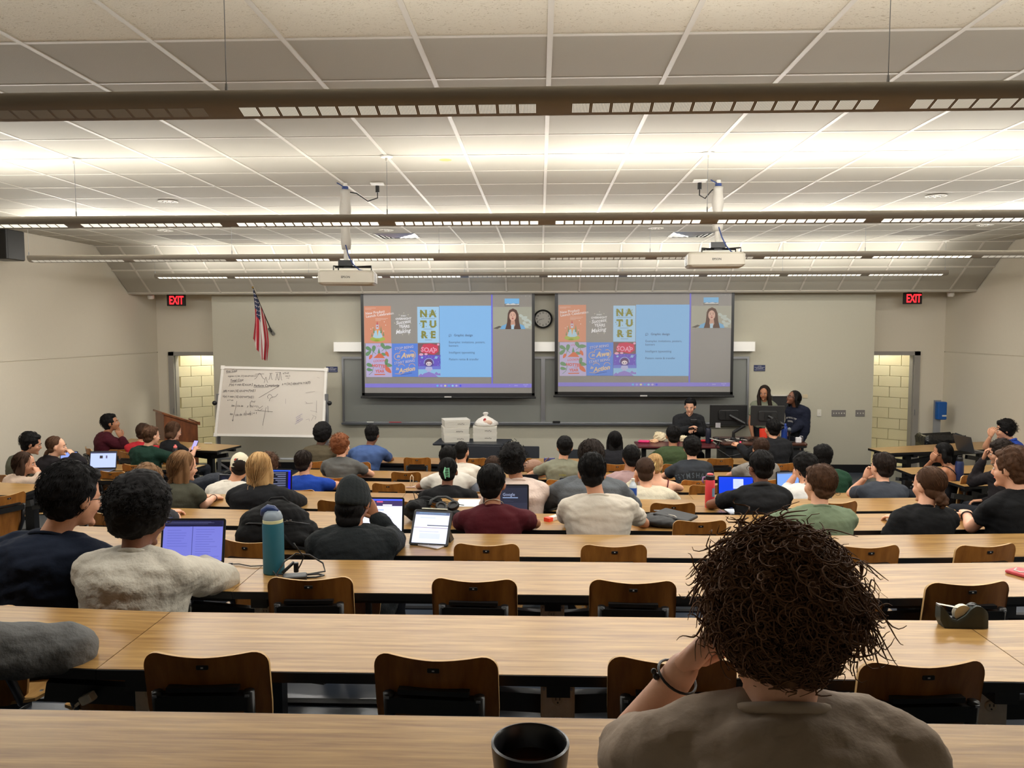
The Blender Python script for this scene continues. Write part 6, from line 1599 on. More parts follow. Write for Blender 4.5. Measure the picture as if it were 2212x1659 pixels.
    if hair in ('long', 'longblack'):
        ln = {'long': .27, 'longblack': .34}[hair]
        rr = []
        for t in np.linspace(0, 1, 7):
            cz = .05-t*(ln+.05); yb = -.085-(.03 if hair == 'long' else .075)*t+(.01 if t > .5 else 0); wv_ = .082+.018*t
            c = H(0, 0, 0); 
            rr.append([o(C+HM @ Vector((wv_*math.cos(a)*s, (yb+.045)*s+(.052+.0*t)*math.sin(a)*s, .0))+Z*cz*s) for a in [2*PI*q/16 for q in range(16)]])
        Hb.loft(rr)
        for sg in (-1, 1): Hb.tube([o(H(sg*.075, -.01, .05)), o(H(sg*.088, .0, -.03)), o(C+HM @ Vector((sg*.092, -.01, 0))-Z*.13)], [.02, .024, .018], 10, dome=True)
    if key == 'i2':
        for sg in (-1, 1): Hb.tube([o(H(sg*.072, .0, .05)), o(H(sg*.088, .03, -.05)), o(Nk+rv*sg*.085+f2*.10-Z*.06), o(Nk+rv*sg*.08+f2*.135-Z*.22)], [.022, .028, .036, .02], 12, dome=True)
    if hair == 'bob':
        for sg in (-1, 1): Hb.tube([o(H(sg*.078, -.02, .04)), o(H(sg*.086, -.02, -.04)), o(H(sg*.08, -.03, -.10))], [.026, .03, .02], 10, dome=True)
        he((0, -.07, -.06), (.085, .045, .07))
    if hair == 'bun':
        for q in range(6): a = q*1.05; he((.030*math.cos(a), -.108+.01*math.sin(a*2), -.075+.026*math.sin(a)), (.024, .022, .02))
        he((.01, -.10, -.115), (.016, .02, .03))
    if hair == 'pony':
        he((0, -.112, -.055), (.026, .026, .026)); Hb.tube([o(H(0, -.12, -.06)), o(H(0, -.135, -.11)), o(H(.0, -.12, -.17)), o(H(0, -.1, -.22))], [.022, .028, .024, .008], 10, dome=True)
    if hair == 'clip': he((0, -.105, -.01), (.034, .034, .058)); he((0, -.10, .06), (.03, .02, .02))
    HO = new_obj('hair', hm, P)
    rs_ = np.random.RandomState(len(PEOPLE)+3)
    ax = {'cap': ((0, -.02, .0), (.080, .092, .07)), 'beanie': ((0, -.035, -.01), (.082, .080, .08)), 'afro': ((0, -.03, .05), (.112, .112, .098)), 'big': ((0, -.022, .030), (.084, .096, .100))}.get(hair, ((0, -.031, .041), (.0785+t_*.8, .093+t_*.6, .084+t_)))
    def make_strands():
        n_ = curlN or N; u = rs_.normal(size=(n_*3, 3)); u /= np.linalg.norm(u, axis=1, keepdims=True)
        u = u[u[:, 2] < -.15] if hair in ('cap', 'beanie') else u
        u = u[~((u[:, 1] > .40) & (u[:, 2] < (.45 if hair != 'big' else .25))) & (u[:, 2] > (-.75 if hair != 'big' else -.95))][:n_]; m_ = len(u)
        c0, r0 = np.array(ax[0]), np.array(ax[1]); R0 = c0+u*r0*.985; nrm = u/r0; nrm /= np.linalg.norm(nrm, axis=1, keepdims=True)
        curly_ = hair in ('afro', 'curly', 'big')
        S_n = 14 if curly_ and vox < .011 else (9 if curly_ else 7)
        if curly_:
            L0 = {'afro': .022, 'curly': .030, 'big': .045}[hair]*rs_.uniform(.6, 1.25, m_); L0 = L0*np.where(u[:, 2] < -.3, .42, 1.0) if hair == 'big' else L0; rad = {'afro': .005, 'curly': .007, 'big': .0105}[hair]*rs_.uniform(.6, 1.3, m_)
            turns = rs_.uniform(.9, 2.0, m_); tx = np.cross(nrm, rs_.normal(size=(m_, 3))); tx /= np.linalg.norm(tx, axis=1, keepdims=True); ty = np.cross(nrm, tx)
            t = np.linspace(0, 1, S_n)[None, :, None]; ph = (turns[:, None]*t[..., 0]*2*PI+rs_.uniform(0, 6, (m_, 1)))[..., None]
            flow = nrm*.55+np.array([0, -.25, -.75])*.7+rs_.normal(size=(m_, 3))*.35
            Pth = R0[:, None]+flow[:, None]*t*L0[:, None, None]+(tx[:, None]*np.cos(ph)+ty[:, None]*np.sin(ph))*rad[:, None, None]*np.minimum(1, t*3)+nrm[:, None]*np.sin(t*PI)*.004
            rr = {'afro': .0016, 'curly': .0020, 'big': .0021}[hair]*(1 if vox < .011 else 1.25)
        else:
            L0 = {'buzz': .012, 'short': .045, 'messy': .05, 'long': .22, 'longblack': .28, 'bob': .13, 'bun': .05, 'pony': .05, 'clip': .05, 'wavy': .08, 'cap': .03, 'beanie': .08}[hair]*rs_.uniform(.7, 1.2, m_)
            p = R0.copy(); pts = [p.copy()]; g = np.array([0, -.35, -1.0])
            if hair in ('bun', 'pony', 'clip'): g = None
            for q in range(S_n-1):
                nn = (p-c0)/r0**2; nn /= np.linalg.norm(nn, axis=1, keepdims=True)
                gg = (np.array([0, -.11, -.06])-p) if g is None else np.tile(g, (m_, 1))
                gg = gg/np.linalg.norm(gg, axis=1, keepdims=True)+rs_.normal(size=(m_, 3))*(.10 if hair not in ('messy', 'wavy') else .5)
                dd = gg-nn*(gg*nn).sum(1, keepdims=True)*(.9 if hair not in ('long', 'longblack', 'bob') else .8); dd /= np.linalg.norm(dd, axis=1, keepdims=True)+1e-6
                if hair == 'messy': dd = dd+nn*.18
                p = p+dd*(L0/(S_n-1))[:, None]
                k_ = np.sqrt((((p-c0)/r0)**2).sum(1)); lf = 1.0+.05*(np.arange(m_) % 7)/7*(1 if hair in ('short', 'messy', 'wavy', 'long') else .3); fix = k_ < lf; p[fix] = c0+(p[fix]-c0)/k_[fix, None]*lf[fix, None]
                pts.append(p.copy())
            Pth = np.stack(pts, 1); rr = .0024 if vox >= .011 else .0015
        M_ = np.array(HM); Wd = (Pth*hs) @ M_.T+np.array(C-base)
        return strands_geo(Wd, rr)
    sv_, sf_ = make_strands()
    hn = {'afro': [(.006, 60, 1), (.003, 140, 2)], 'curly': [(.008, 45, 1), (.004, 110, 2)], 'big': [(.011, 34, 1), (.006, 90, 2)], 'messy': [(.008, 42, 3), (.003, 100, 1)], 'short': [(.0042, 46, 3), (.002, 110, 1)], 'wavy': [(.004, 40, 3)]}.get(hair, [(.0015, 50, 3)])
    remesh(HO, Hb, .009 if vox >= .011 else .006, 1, noise=hn, post=lambda V: (sv_, [tuple(f) for f in sf_.tolist()], [0]*len(sf_)))
    # ---- headgear and small wear
    if hair == 'beanie':
        bm_ = mat('beanie_knit', (30, 36, 38), .95, bump=(60, .004)); K = MB()
        rr = []
        for z, r_, in ((-.02, .098), (-.0, .103), (.035, .104), (.045, .0985), (.075, .093), (.105, .078), (.125, .052), (.134, .018)):
            rr.append([o(H(r_*.86*math.cos(a)*(1+.012*math.cos(24*a)), -.012+r_*1.02*math.sin(a)*(1+.012*math.cos(24*a))-.03*z, z+.012*math.sin(-a))) for a in [2*PI*q/96 for q in range(96)]])
        K.loft(rr).build('beanie', bm_, P, smooth=True)
    if hair == 'cap':
        cmx = mat('cap_cream', (218, 210, 184), .8, bump=(120, .0008)); K = MB(); rr = []
        for z, r_ in ((.0, .092), (.035, .093), (.07, .086), (.10, .066), (.122, .035), (.130, .008)):
            rr.append([o(H(r_*.90*math.cos(a), -.012+r_*1.03*math.sin(a), z)) for a in [2*PI*q/28 for q in range(28)]])
        K.loft(rr).build('cap_crown', cmx, P, smooth='a')
        K = MB(); A_ = []
        for off in (0, -.004):
            for rr_ in (.0, 1.0):
                for q in range(13):
                    a = PI*(.12+.76*q/12); A_.append(o(H(.084*math.cos(a), -.012+.094*math.sin(a)+rr_*.070*math.sin(a), .004-.022*rr_*math.sin(a)**2+off)))
        F = []
        for q in range(12): F += [(q, q+1, 14+q, 13+q), (26+q, 39+q, 40+q, 27+q), (13+q, 14+q, 40+q, 39+q)]
        K.add(A_, F).build('cap_brim', cmx, P, smooth=True)
        e_ = MB(); 
        for (ax_, az_), (rx_, rz_), mi_ in (((-.028, .062), (.016, .013), 0), ((-.018, .052), (.012, .016), 1), ((-.036, .044), (.010, .010), 1), ((-.012, .068), (.012, .005), 1)):
            e_.ell(o(H(ax_, -.012-.098*math.sqrt(max(0, 1-(az_/.14)**2-(ax_/.09)**2))+.0, az_)), (rx_, .004, rz_), M=HM, mi=mi_, n=10, m=6)
        e_.build('cap_emblem', [mat('emblem_red', (170, 60, 50), .7), mat('emblem_dark', (40, 44, 44), .7)], P)
    if glasses:
        gm = mat('glasses_frame', (26, 26, 30), .25); g = MB()
        for sg in (-1, 1):
            g.tube([o(H(sg*.031+.023*math.cos(a), .0985-.004*abs(math.cos(a)), -.006+.017*math.sin(a))) for a in np.linspace(0, 2*PI, 15)], .0017, 6)
            g.tube([o(H(sg*.054, .094, .0)), o(H(sg*.078, .06, .0)), o(H(sg*.0835, .0, -.002)), o(H(sg*.08, -.02, -.012))], .002, 6)
        g.tube([o(H(-.009, .100, -.002)), o(H(.009, .100, -.002))], .0017, 6); g.build('eyeglasses', gm, P)
    if chair and k is not None:
        sl_ = math.atan(.07)*(1 if X > 1.44 else (-1 if X < -1.32 else 0))
        place_chair(X-fv.x*max(.255, .46-dn), Y-fv.y*max(.255, .46-dn), tr, sl_, 'plywood chair under '+chair_words(label), 'occupied plywood chairs')
    elif chair and not stand:
        place_chair(X-fv.x*.235, Y-fv.y*.235, tr, br, 'plywood chair under '+chair_words(label), 'occupied plywood chairs')
    PEOPLE[key] = dict(obj=P, shirt=SO, C=C, HM=HM, Nk=Nk, rv=rv, fv=fv, f2=f2, base=base, arms=arms, SH=SH, Hp=Hp, mid=mid, tg=tg)
    return P
def chair_words(l):
    l = l.split(',')[0]; w_ = l.split(); return 'the '+' '.join(w_[:11])
# ------------------------------------------------------------------ the people (pixel column / top of head, desk row)
A = lambda px, py, Y: tuple(at(px, py, Y))
# left side seats
person('p1', 'person in a maroon quarter-zip with dark wavy hair, chin raised, by the left wall', 240, 893, Y=11.0, tr=0, by=-48, hy=-30, hp=-14, skin='c', hair='messy', hc='black', top='sweater', tc=(66, 18, 30), sx=236,
       R=(A(272, 966, 10.9), A(262, 946, 10.85), (-.4, .1, .9)), L='lap', lean=.03, face=True)
person('p2', 'person in a dark green sweater with short brown hair at the left side desk', 327, 920, Y=9.75, tr=0, by=-12, hy=-22, hp=4, skin='a', hair='short', hc='brown', top='sweater', tc=(18, 44, 34), sx=322, L='desk', R='wide')
person('p3', 'person mostly hidden behind the dark green sweater, only dark hair and some red showing', 311, 915, Y=10.75, tr=0, by=-10, hp=6, skin='b', hair='short', hc='chestnut', top='tee', tc=(176, 40, 50), sx=308)
person('p4', 'person in a black T-shirt with a brown bob holding a phone by the lectern', 376, 912, Y=10.75, tr=0, by=-30, hy=-12, hp=16, tilt=0, skin='a', hair='bob', hc='brown', top='tee', tc=(24, 25, 28), sx=378, s=.95,
       R=(A(414, 985, 10.8), A(421, 971, 11.0)), L=(A(396, 984, 10.9), A(409, 972, 11.08)))
person('p5', 'person in a grey-green T-shirt with tousled black hair, nearest the left wall', 68, 934, Y=9.05, tr=0, by=-30, hy=-35, hp=12, skin='b', hair='messy', hc='black', top='tee', tc=(92, 94, 82), sx=52, L='lap', R='lap')
person('p6', 'person with a low dark ponytail and black jacket, hand against the mouth', 123, 943, Y=8.95, tr=0, by=-30, hy=-42, hp=-2, skin='a', hair='pony', hc='brown', top='jacket', tc=(26, 22, 26), sx=118, s=.95,
       R=(A(176, 1000, 8.8), A(158, 984, 8.9), (-.5, .2, .7)), L='lap')
person('p7', 'person in a cream sweater with long dark hair, chin on hand, far left', 55, 977, Y=8.15, tr=.1, by=-35, hy=-40, hp=2, skin='b', hair='long', hc='chestnut', top='sweater', tc=(206, 184, 166), sx=50, s=.95,
       R=(A(92, 1042, 8.0), A(83, 1026, 8.1), (-.3, .2, .8)), L='lap')
# row by row, back of the hall (front of the room) towards the camera
person('p16', 'person in an olive brown T-shirt with a round black afro, frontmost row', 697, 912, k=9, skin='e', hair='afro', hc='black', top='tee', tc=(78, 70, 54), L='desk', R='wide', sx=692, hp=12)
person('p18', 'person in a blue T-shirt with short black hair leaning on the frontmost desk', 804, 919, k=9, skin='d', hair='short', hc='black', top='tee', tc=(66, 88, 134), L='desk', R=(A(846, 993, 10.45), A(812, 990, 10.6)), hp=16, sx=800, hips=785, w=1.1)
person('p28', 'person with straight waist-length black hair in a black top, frontmost row', 1328, 931, k=9, skin='b', hair='longblack', hc='black', top='sweater', tc=(26, 26, 30), s=.93, hp=0)
person('p32', 'person in an olive green T-shirt with short black hair in front of the maroon table', 1454, 920, k=9, skin='c', hair='short', hc='black', top='tee', tc=(56, 70, 44), sx=1450, hp=6)
person('p34', 'person in a black hoodie raising the left hand in front of the instructor desk', 1668, 904, k=9, skin='b', hair='short', hc='black', top='hoodie', tc=(22, 23, 26), sx=1668, hy=14, hp=-2,
       L=(A(1618, 985, 10.2), A(1597, 964, 10.45)), R='desk')
person('p17', 'person in a grey T-shirt with curly red-brown hair, second row from the front', 738, 936, k=8, skin='a', hair='curly', hc='auburn', top='tee', tc=(92, 92, 90), sx=741, hy=-28, hp=-2, L='fold', R='fold')
person('p20', 'person with close-cropped black hair and a dark face mask in a white T-shirt', 998, 955, k=8, skin='b', hair='buzz', hc='black', top='tee', tc=(214, 208, 196), sx=1000, hy=-20, s=.97)
person('p25', 'person in a sage green T-shirt with small yellow lettering, second row from the front', 1220, 943, k=8, skin='b', hair='short', hc='black', top='tee', tc=(126, 126, 108), sx=1213, hp=8, L='wide', R='desk')
person('p33', 'person in a charcoal T-shirt with large curved lettering across the back', 1494, 942, k=8, skin='a', hair='messy', hc='black', top='tee', tc=(50, 54, 60), sx=1492, w=1.06)
person('p35', 'person in a light grey T-shirt with dark brown hair behind the black hoodie', 1643, 947, k=8, skin='b', hair='short', hc='chestnut', top='tee', tc=(132, 128, 122), sx=1636, hp=14)
person('p14', 'person with dark curly hair, mostly hidden behind the long blonde hair', 581, 977, k=7, skin='b', hair='curly', hc='brown', top='tee', tc=(60, 60, 66), sx=584)
person('p15', 'person in a royal blue T-shirt with thick dark hair', 657, 974, k=7, skin='b', hair='short', hc='dark', top='tee', tc=(30, 66, 158), sx=666, hy=-8)
person('p20a', 'person with short black hair and a white T-shirt just ahead of the claw clip', 968, 964, k=7, skin='c', hair='short', hc='black', top='tee', tc=(216, 212, 202), sx=974, L='wide', R='desk')
person('p23', 'person with short brown hair, only the crown showing between two dark heads', 1066, 987, k=7, skin='b', hair='short', hc='chestnut', top='tee', tc=(96, 100, 110), sx=1066, hp=14)
person('p29', 'person in a dusty pink T-shirt with short black hair', 1363, 963, k=7, skin='c', hair='short', hc='black', top='tee', tc=(170, 142, 142), sx=1352, hy=10)
person('p31', 'person with blonde hair in a claw clip and a maroon off-shoulder top', 1414, 981, k=7, skin='a', hair='clip', hc='blonde', top='tank', tc=(88, 26, 38), sx=1421, s=.94)
person('p38', 'person in a dark green sweater with thick black hair, right of the light blue laptop', 1775, 961, k=7, skin='b', hair='short', hc='black', top='sweater', tc=(30, 62, 44), sx=1784, hy=16, hips=1790)
person('p12', 'person wearing a cream baseball cap with a small red emblem and a white shirt', 518, 976, k=6, skin='b', hair='cap', hc='dark', top='tee', tc=(214, 208, 196), sx=500, hy=20, hp=10, L='fold')
person('p20c', 'person in a black T-shirt with black hair gathered in a pale green claw clip', 968, 990, k=6, skin='d', hair='clip', hc='black', top='tee', tc=(22, 22, 24), sx=966, s=.95)
person('p30', 'person in a cream hoodie with buzz-cut brown hair, hand at the cheek', 1393, 990, k=6, skin='a', hair='buzz', hc='chestnut', top='hoodie', tc=(206, 198, 176), sx=1396, L='cheek', R='desk', hp=10)
person('p37', 'person in a white T-shirt with tousled black hair leaning on the left hand', 1738, 979, k=6, skin='b', hair='messy', hc='black', top='tee', tc=(214, 212, 208), sx=1735, hy=22, hp=14, L=(A(1702, 1052, 7.3), A(1717, 1027, 7.3), (.4, .3, .8)), R='desk', tilt=-6)
person('p40', 'bearded person in a dark grey T-shirt, left fist at the chin', 1905, 978, k=6, skin='a', hair='short', hc='dark', top='tee', tc=(58, 62, 70), sx=1900, hy=16, hp=0, L=(A(1836, 1066, 7.5), A(1868, 1034, 7.35), (.4, .3, .8)), R='desk')
person('p11', 'girl in an olive grey T-shirt with straight light brown hair typing with the right hand', 398, 975, k=5, by=-14, skin='a', hair='long', hc='light', top='tee', tc=(70, 70, 58), sx=397, hy=-38, hp=8, s=.95,
       R=(A(440, 1092, 6.15), A(462, 1075, 6.5)), L='desk')
person('p13', 'person in a black hoodie with long dark-blonde hair, elbow out to the right', 561, 979, k=5, skin='a', hair='long', hc='blonde', top='hoodie', tc=(24, 25, 28), sx=563, w=1.1, hp=10, R=(A(645, 1085, 6.45), A(596, 1074, 6.6)), L='desk')
person('p21', 'person in a pale pink hoodie with big curly black hair', 1108, 957, k=5, skin='c', hair='curly', hc='black', top='sweater', tc=(216, 196, 184), sx=1123, w=1.05, hp=8, hy=-6, R=(A(1168, 1092, 6.4), A(1140, 1086, 6.6)))
person('p26', 'broad person in a grey sweater with dark wavy hair, head bowed', 1277, 952, k=5, skin='b', hair='wavy', hc='dark', top='sweater', tc=(92, 96, 100), sx=1272, w=1.22, s=1.05, hp=18, L='wide', R='wide', vox=.0125)
person('p36', 'person in a black polo shirt with silver-rimmed glasses, elbow resting wide', 1642, 974, k=5, skin='d', hair='short', hc='black', top='polo', tc=(24, 25, 27), sx=1638, w=1.1, hp=8, hy=14, glasses=True, L=(A(1533, 1090, 6.35), A(1568, 1102, 6.55)), R='desk')
person('p10', 'person with light brown hair, crown showing above the large black afro', 320, 1003, k=4, skin='a', hair='messy', hc='light', top='tee', tc=(60, 60, 64), sx=318, R=(A(380, 1122, 5.3), A(372, 1107, 5.6)))
person('p22', 'person in a maroon T-shirt with thick black hair and a silver necklace', 1063, 1004, k=4, skin='c', hair='short', hc='black', top='tee', tc=(78, 24, 32), sx=1068, w=1.02, hy=-8, hp=6)
person('p27', 'broad person in a creased white T-shirt, forearms on the desk', 1279, 980, k=4, skin='b', hair='short', hc='black', top='tee', tc=(214, 206, 192), sx=1292, w=1.18, hp=12, vox=.0105, N=420, L=(A(1222, 1122, 5.35), A(1262, 1128, 5.6)), R=(A(1393, 1131, 5.36), A(1336, 1128, 5.55)), face=True)
person('p39', 'person in a sage green T-shirt with a round back print and short brown hair', 1769, 1004, k=4, skin='a', hair='short', hc='brown', top='tee', tc=(118, 134, 108), sx=1762, w=1.12, hy=20, hp=2, vox=.0105, N=420)
person('p41', 'person in a black T-shirt with brown hair in a low bun', 2005, 1009, k=4, skin='a', hair='bun', hc='brown', top='tee', tc=(24, 25, 27), sx=1985, w=1.02, hy=22, hp=2, s=.97, vox=.0105, N=420, L='lap', R='desk')
person('p42', 'person in a black T-shirt with wavy brown hair at the right picture edge', 2185, 965, k=4, skin='a', hair='messy', hc='brown', top='tee', tc=(22, 23, 25), sx=2188, w=1.12, by=14, hy=28, hp=2, s=1.05, vox=.0105, N=420,
       L=(A(2098, 1140, 5.25), A(2088, 1112, 5.55)), R='desk')
person('p19', 'person in a black sweatshirt and dark knitted beanie, right hand beside the face', 764, 1026, k=3, skin='c', hair='beanie', hc='black', top='sweater', tc=(30, 34, 36), sx=770, w=1.08, hp=10, hy=-14, s=.99, vox=.0105, N=420,
       R=(A(850, 1165, 4.45), A(812, 1118, 4.42), (-.4, .1, .9)), L='desk')
person('p8', 'large person in a navy T-shirt with dark-framed glasses and thick black hair', 160, 1001, k=2, skin='b', hair='messy', hc='black', top='tee', tc=(20, 28, 44), sx=112, w=1.15, hy=-26, hp=8, s=1.05, dn=.13, vox=.0095, N=700, glasses=True, hips=85, sleeve=.8)
person('p9', 'person in a pale grey sweatshirt with a large black afro and glasses', 305, 1022, k=2, skin='d', hair='afro', hc='black', top='sweater', tc=(192, 186, 172), sx=306, w=1.08, hy=-22, hp=16, s=1.02, dn=.25, vox=.0095, curlN=1500, glasses=True, hips=300,
       R=(A(484, 1252, 3.38), A(430, 1222, 3.6)), L='desk')
person('f2', 'person in a grey fleece at the left picture edge, only the bent arm visible', -560, 1060, Y=1.98, tr=tread(1), by=-8, skin='b', hair='short', hc='dark', top='sweater', tc=(100, 100, 99), w=1.2, s=1.2, vox=.0095, sx=-560,
       R=(A(150, 1402, 2.30), A(-120, 1405, 2.52)), L='desk', N=100)
# right side seats
person('p43', 'person in a black tank top with a black bob and glasses, hand on the shoulder', 2034, 957, Y=9.3, tr=0, by=38, hy=35, hp=4, skin='c', hair='bob', hc='black', top='tank', tc=(20, 20, 24), sx=2040, s=.93, glasses=True,
       L=(A(1998, 1016, 9.5), A(2012, 996, 9.35), (.4, .1, .8)), R='lap')
person('p44', 'person in a royal blue polo shirt, cheek on hand, by the right wall', 2170, 905, Y=10.6, tr=0, by=40, hy=38, hp=2, skin='b', hair='curly', hc='black', top='polo', tc=(40, 72, 166), sx=2177,
       L=(A(2128, 966, 10.6), A(2139, 944, 10.5), (.2, .1, .9)), R='lap')
person('p45', 'person in a dark long-sleeved shirt with dark curly hair, hands clasped at the mouth', 2160, 949, Y=8.45, tr=0, by=30, hy=36, hp=6, skin='b', hair='curly', hc='dark', top='long', tc=(38, 34, 36), sx=2160,
       L=(A(2100, 1042, 8.75), A(2124, 992, 8.6), (.2, .1, .9)), R='lap')
# presenters
person('i1', 'seated presenter in a black zip jacket looking down at a handheld device', 1491, 861, Y=12.75, tr=0, by=178, hy=-18, hp=12, skin='a', hair='short', hc='black', top='jacket', tc=(36, 37, 40), sx=1488, w=1.08, s=1.0,
       R=(A(1462, 936, 12.65), A(1489, 925, 12.45)), L=(A(1519, 934, 12.65), A(1501, 930, 12.45)), slump=0)
person('i2', 'standing woman with long dark hair in a grey-green top behind the dark grey monitor', 1651, 833, Y=12.95, tr=0, by=176, hy=-24, hp=6, skin='c', hair='longblack', hc='dark', top='tee', tc=(120, 124, 106), sx=1651, s=.93, stand=True, chair=False, L='hang', R='hang')
person('i3', 'standing woman in a navy sweatshirt with white arched lettering looking up', 1713, 843, Y=12.6, tr=0, by=118, hy=-8, hp=-20, skin='d', hair='longblack', hc='black', top='sweater', tc=(24, 28, 44), sx=1718, s=.95, w=1.08, stand=True, chair=False, glasses=True,
       L='hang', R=(A(1728, 918, 12.4), A(1706, 934, 12.2)))
# the foreground viewer
person('f1', 'person in a faded taupe T-shirt with big curly brown hair, closest to camera', 1672, 1130, Y=1.10, tr=tread(0), skin='a', hair='big', hc='curl', top='tee', tc=(164, 148, 132), sx=1668, w=1.1, s=1.0, hy=14, hp=10, vox=.0075, curlN=4200, lean=.08, dn=.2, chair=False, slump=-.03,
       L=(A(1335, 1640, 1.30), A(1478, 1440, 1.22), (.75, .1, .6)), R='desk', sleeve=.55)
place_chair(PEOPLE['f1']['base'].x, 1.10-.2, tread(0), 0, 'plywood chair under the curly-haired person closest to the camera', 'occupied plywood chairs')

# ------------------------------------------------------------------ bags
M_nyl = mat('black_nylon', (17, 17, 18), .85, bump=(40, .004, 5), spec=.25); M_nyl2 = mat('black_leatherette', (20, 21, 22), .6, bump=(120, .0006))
p = atz(600, 1205, z3-.0); bx = at(597, 1180, near(3, -1.6)+.16); base = Vector((bx.x, near(3, -1.6)+.20, z3))
r = new_obj('backpack', M_nyl, None, base); tag(r, 'large black backpack slumped on the desk behind the teal bottle', 'backpack')
B = MB()
B.ell((0, 0, .085), (.235, .14, .085), n=20, m=12); B.ell((-.10, .0, .11), (.13, .12, .11), n=18, m=12); B.ell((.03, .02, .17), (.15, .11, .075), M=Matrix.Rotation(.25, 3, 'Y'), n=18, m=10); B.ell((-.12, -.09, .07), (.10, .06, .07), n=14, m=10); B.ell((.12, -.10, .05), (.12, .06, .05), n=14, m=10)
B.box((0, 0, .02), (.40, .22, .04))
remesh(r, B, .009, 3, noise=[(.008, 20, 2), (.004, 55, 4)])
MB().tube([(-.08, .02, .225), (-.05, .03, .262), (.02, .03, .268), (.06, .02, .235)], .010, 8, flat=.5).build('carry_handle', M_nyl, r, smooth=True)
MB().tube([(-.20, -.06, .12), (-.13, -.12, .15), (-.02, -.125, .15), (.1, -.11, .16), (.20, -.05, .13)], .004, 6).build('zip', mat('zip_grey', (60, 60, 62), .4), r, smooth=True)
MB().tube([(.02, -.10, .19), (.07, -.15, .10), (.15, -.17, .03), (.22, -.16, .012)], .012, 8, flat=.35).build('shoulder_strap', M_nyl, r, smooth=True)
for x, z in ((.09, .165), (.11, .168), (-.02, .14)): MB().box((x, -.115, z), (.012, .006, .008)).build('zip_pull', M_alu, r)
bx = at(932, 1130, near(4, -.7)+.22); base = Vector((bx.x, near(4, -.7)+.22, z4))
r = new_obj('mesh_backpack', M_nyl, None, base); tag(r, 'floppy black backpack with cords under the headphones, behind the tablet', 'backpack')
B = MB(); B.ell((-.10, .02, .075), (.10, .13, .075), n=16, m=10); B.ell((.07, .0, .045), (.15, .15, .045), n=16, m=10); B.ell((-.12, -.05, .12), (.05, .07, .04), n=12, m=8); B.tube([(-.16, .05, .13), (-.05, .06, .15), (.05, .08, .13)], .018, 8, dome=True)
remesh(r, B, .009, 2, noise=[(.008, 26, 5), (.004, 70, 1)])
for q in range(5): MB().tube([(-.13+.03*q, .04, .14), (-.08+.05*q, .0, .14+.01*(q % 2)), (-.02+.04*q, .05, .12), (.06+.04*q, .0+.03*q, .09)], .003, 5).build('cord', M_blackpl, r, smooth=True)
MB().tube([(-.12, .07, .12), (-.14, .07, .20), (-.11, .07, .18), (-.08, .07, .13)], .003, 5).build('cord', M_blackpl, r, smooth=True)
h0 = base+Vector((.08, -.04, .115))
r = thing('headphones', 'black over-ear headphones lying on the black backpack', 'headphones', h0)
MB().tube([(-.085, .0, .01), (-.08, .05, .035), (-.04, .085, .05), (.02, .09, .05), (.07, .06, .035), (.085, .01, .012)], .012, 10, flat=.6).build('headband', M_nyl2, r, smooth=True)
for x, y, a in ((.0, -.05, .3), (.085, -.01, -.2)):
    o = MB().lathe([(.020, .0), (.040, .0), (.043, .010), (.040, .024), (.028, .026), (.020, .016)], (x, y, .002), 22, M=Matrix.Rotation(a, 3, 'Y') @ Matrix.Rotation(.5, 3, 'X')).build('ear_cup', M_nyl2, r, smooth='a')
    MB().lathe([(.021, .004), (0, .004)], (x, y, .004), 16, M=Matrix.Rotation(a, 3, 'Y') @ Matrix.Rotation(.5, 3, 'X'), caps=False).build('ear_pad', mat('pad_dark', (10, 10, 10), .8), r)
bx = at(1447, 1130, near(4, 1.0)+.2); base = Vector((bx.x, near(4, 1.0)+.2, z4))
r = new_obj('laptop_bag', M_nyl2, None, base); tag(r, 'flat black laptop bag with soft pouch on the desk right of the white T-shirt', 'bag')
B = MB(); B.ell((-.06, -.03, .035), (.13, .13, .038), n=18, m=10); B.ell((.0, -.08, .022), (.12, .08, .024), n=16, m=8); B.ell((-.1, .06, .03), (.07, .09, .03), n=14, m=8)
remesh(r, B, .008, 2, noise=[(.005, 30, 3), (.002, 80, 1)])
MB().rbox((.045, .03, .052), (.25, .26, .022), .02, M=Matrix.Rotation(.12, 3, 'Y') @ Matrix.Rotation(-.5, 3, 'Z')).build('sleeve', M_nyl2, r, smooth='a')
MB().box((-.07, .11, .068), (.05, .03, .002)).build('label_patch', mat('patch_grey', (84, 88, 90), .5), r)
MB().tube([(-.02, .0, .065), (.02, -.06, .07), (.05, -.09, .05)], .005, 6).build('strap', M_steel, r, smooth=True)
# navy coat and dark bag heaped at the left aisle seats
base = at(470, 1022, 8.6); base = Vector((base.x, 8.7, 0))
r = new_obj('coat_pile', mat('coat_navy', (22, 28, 40), .8, bump=(40, .006)), None, base); tag(r, 'navy coat heaped over a seat left of the cream cap', 'coat')
B = MB(); B.tube([(-.30, 0, .72), (-.05, .0, .78), (.14, 0, .72), (.2, 0, .5), (.18, 0, .2), (.16, 0, .1)], [.10, .11, .11, .1, .09, .09], 12, dome=True); B.tube([(-.25, .05, .66), (-.2, .05, .3), (-.18, .05, .1)], [.12, .12, .10], 12, dome=True); B.ell((0, 0, .13), (.24, .18, .13))
remesh(r, B, .014, 3, noise=[(.012, 12, 2), (.005, 30, 1)])

flush()

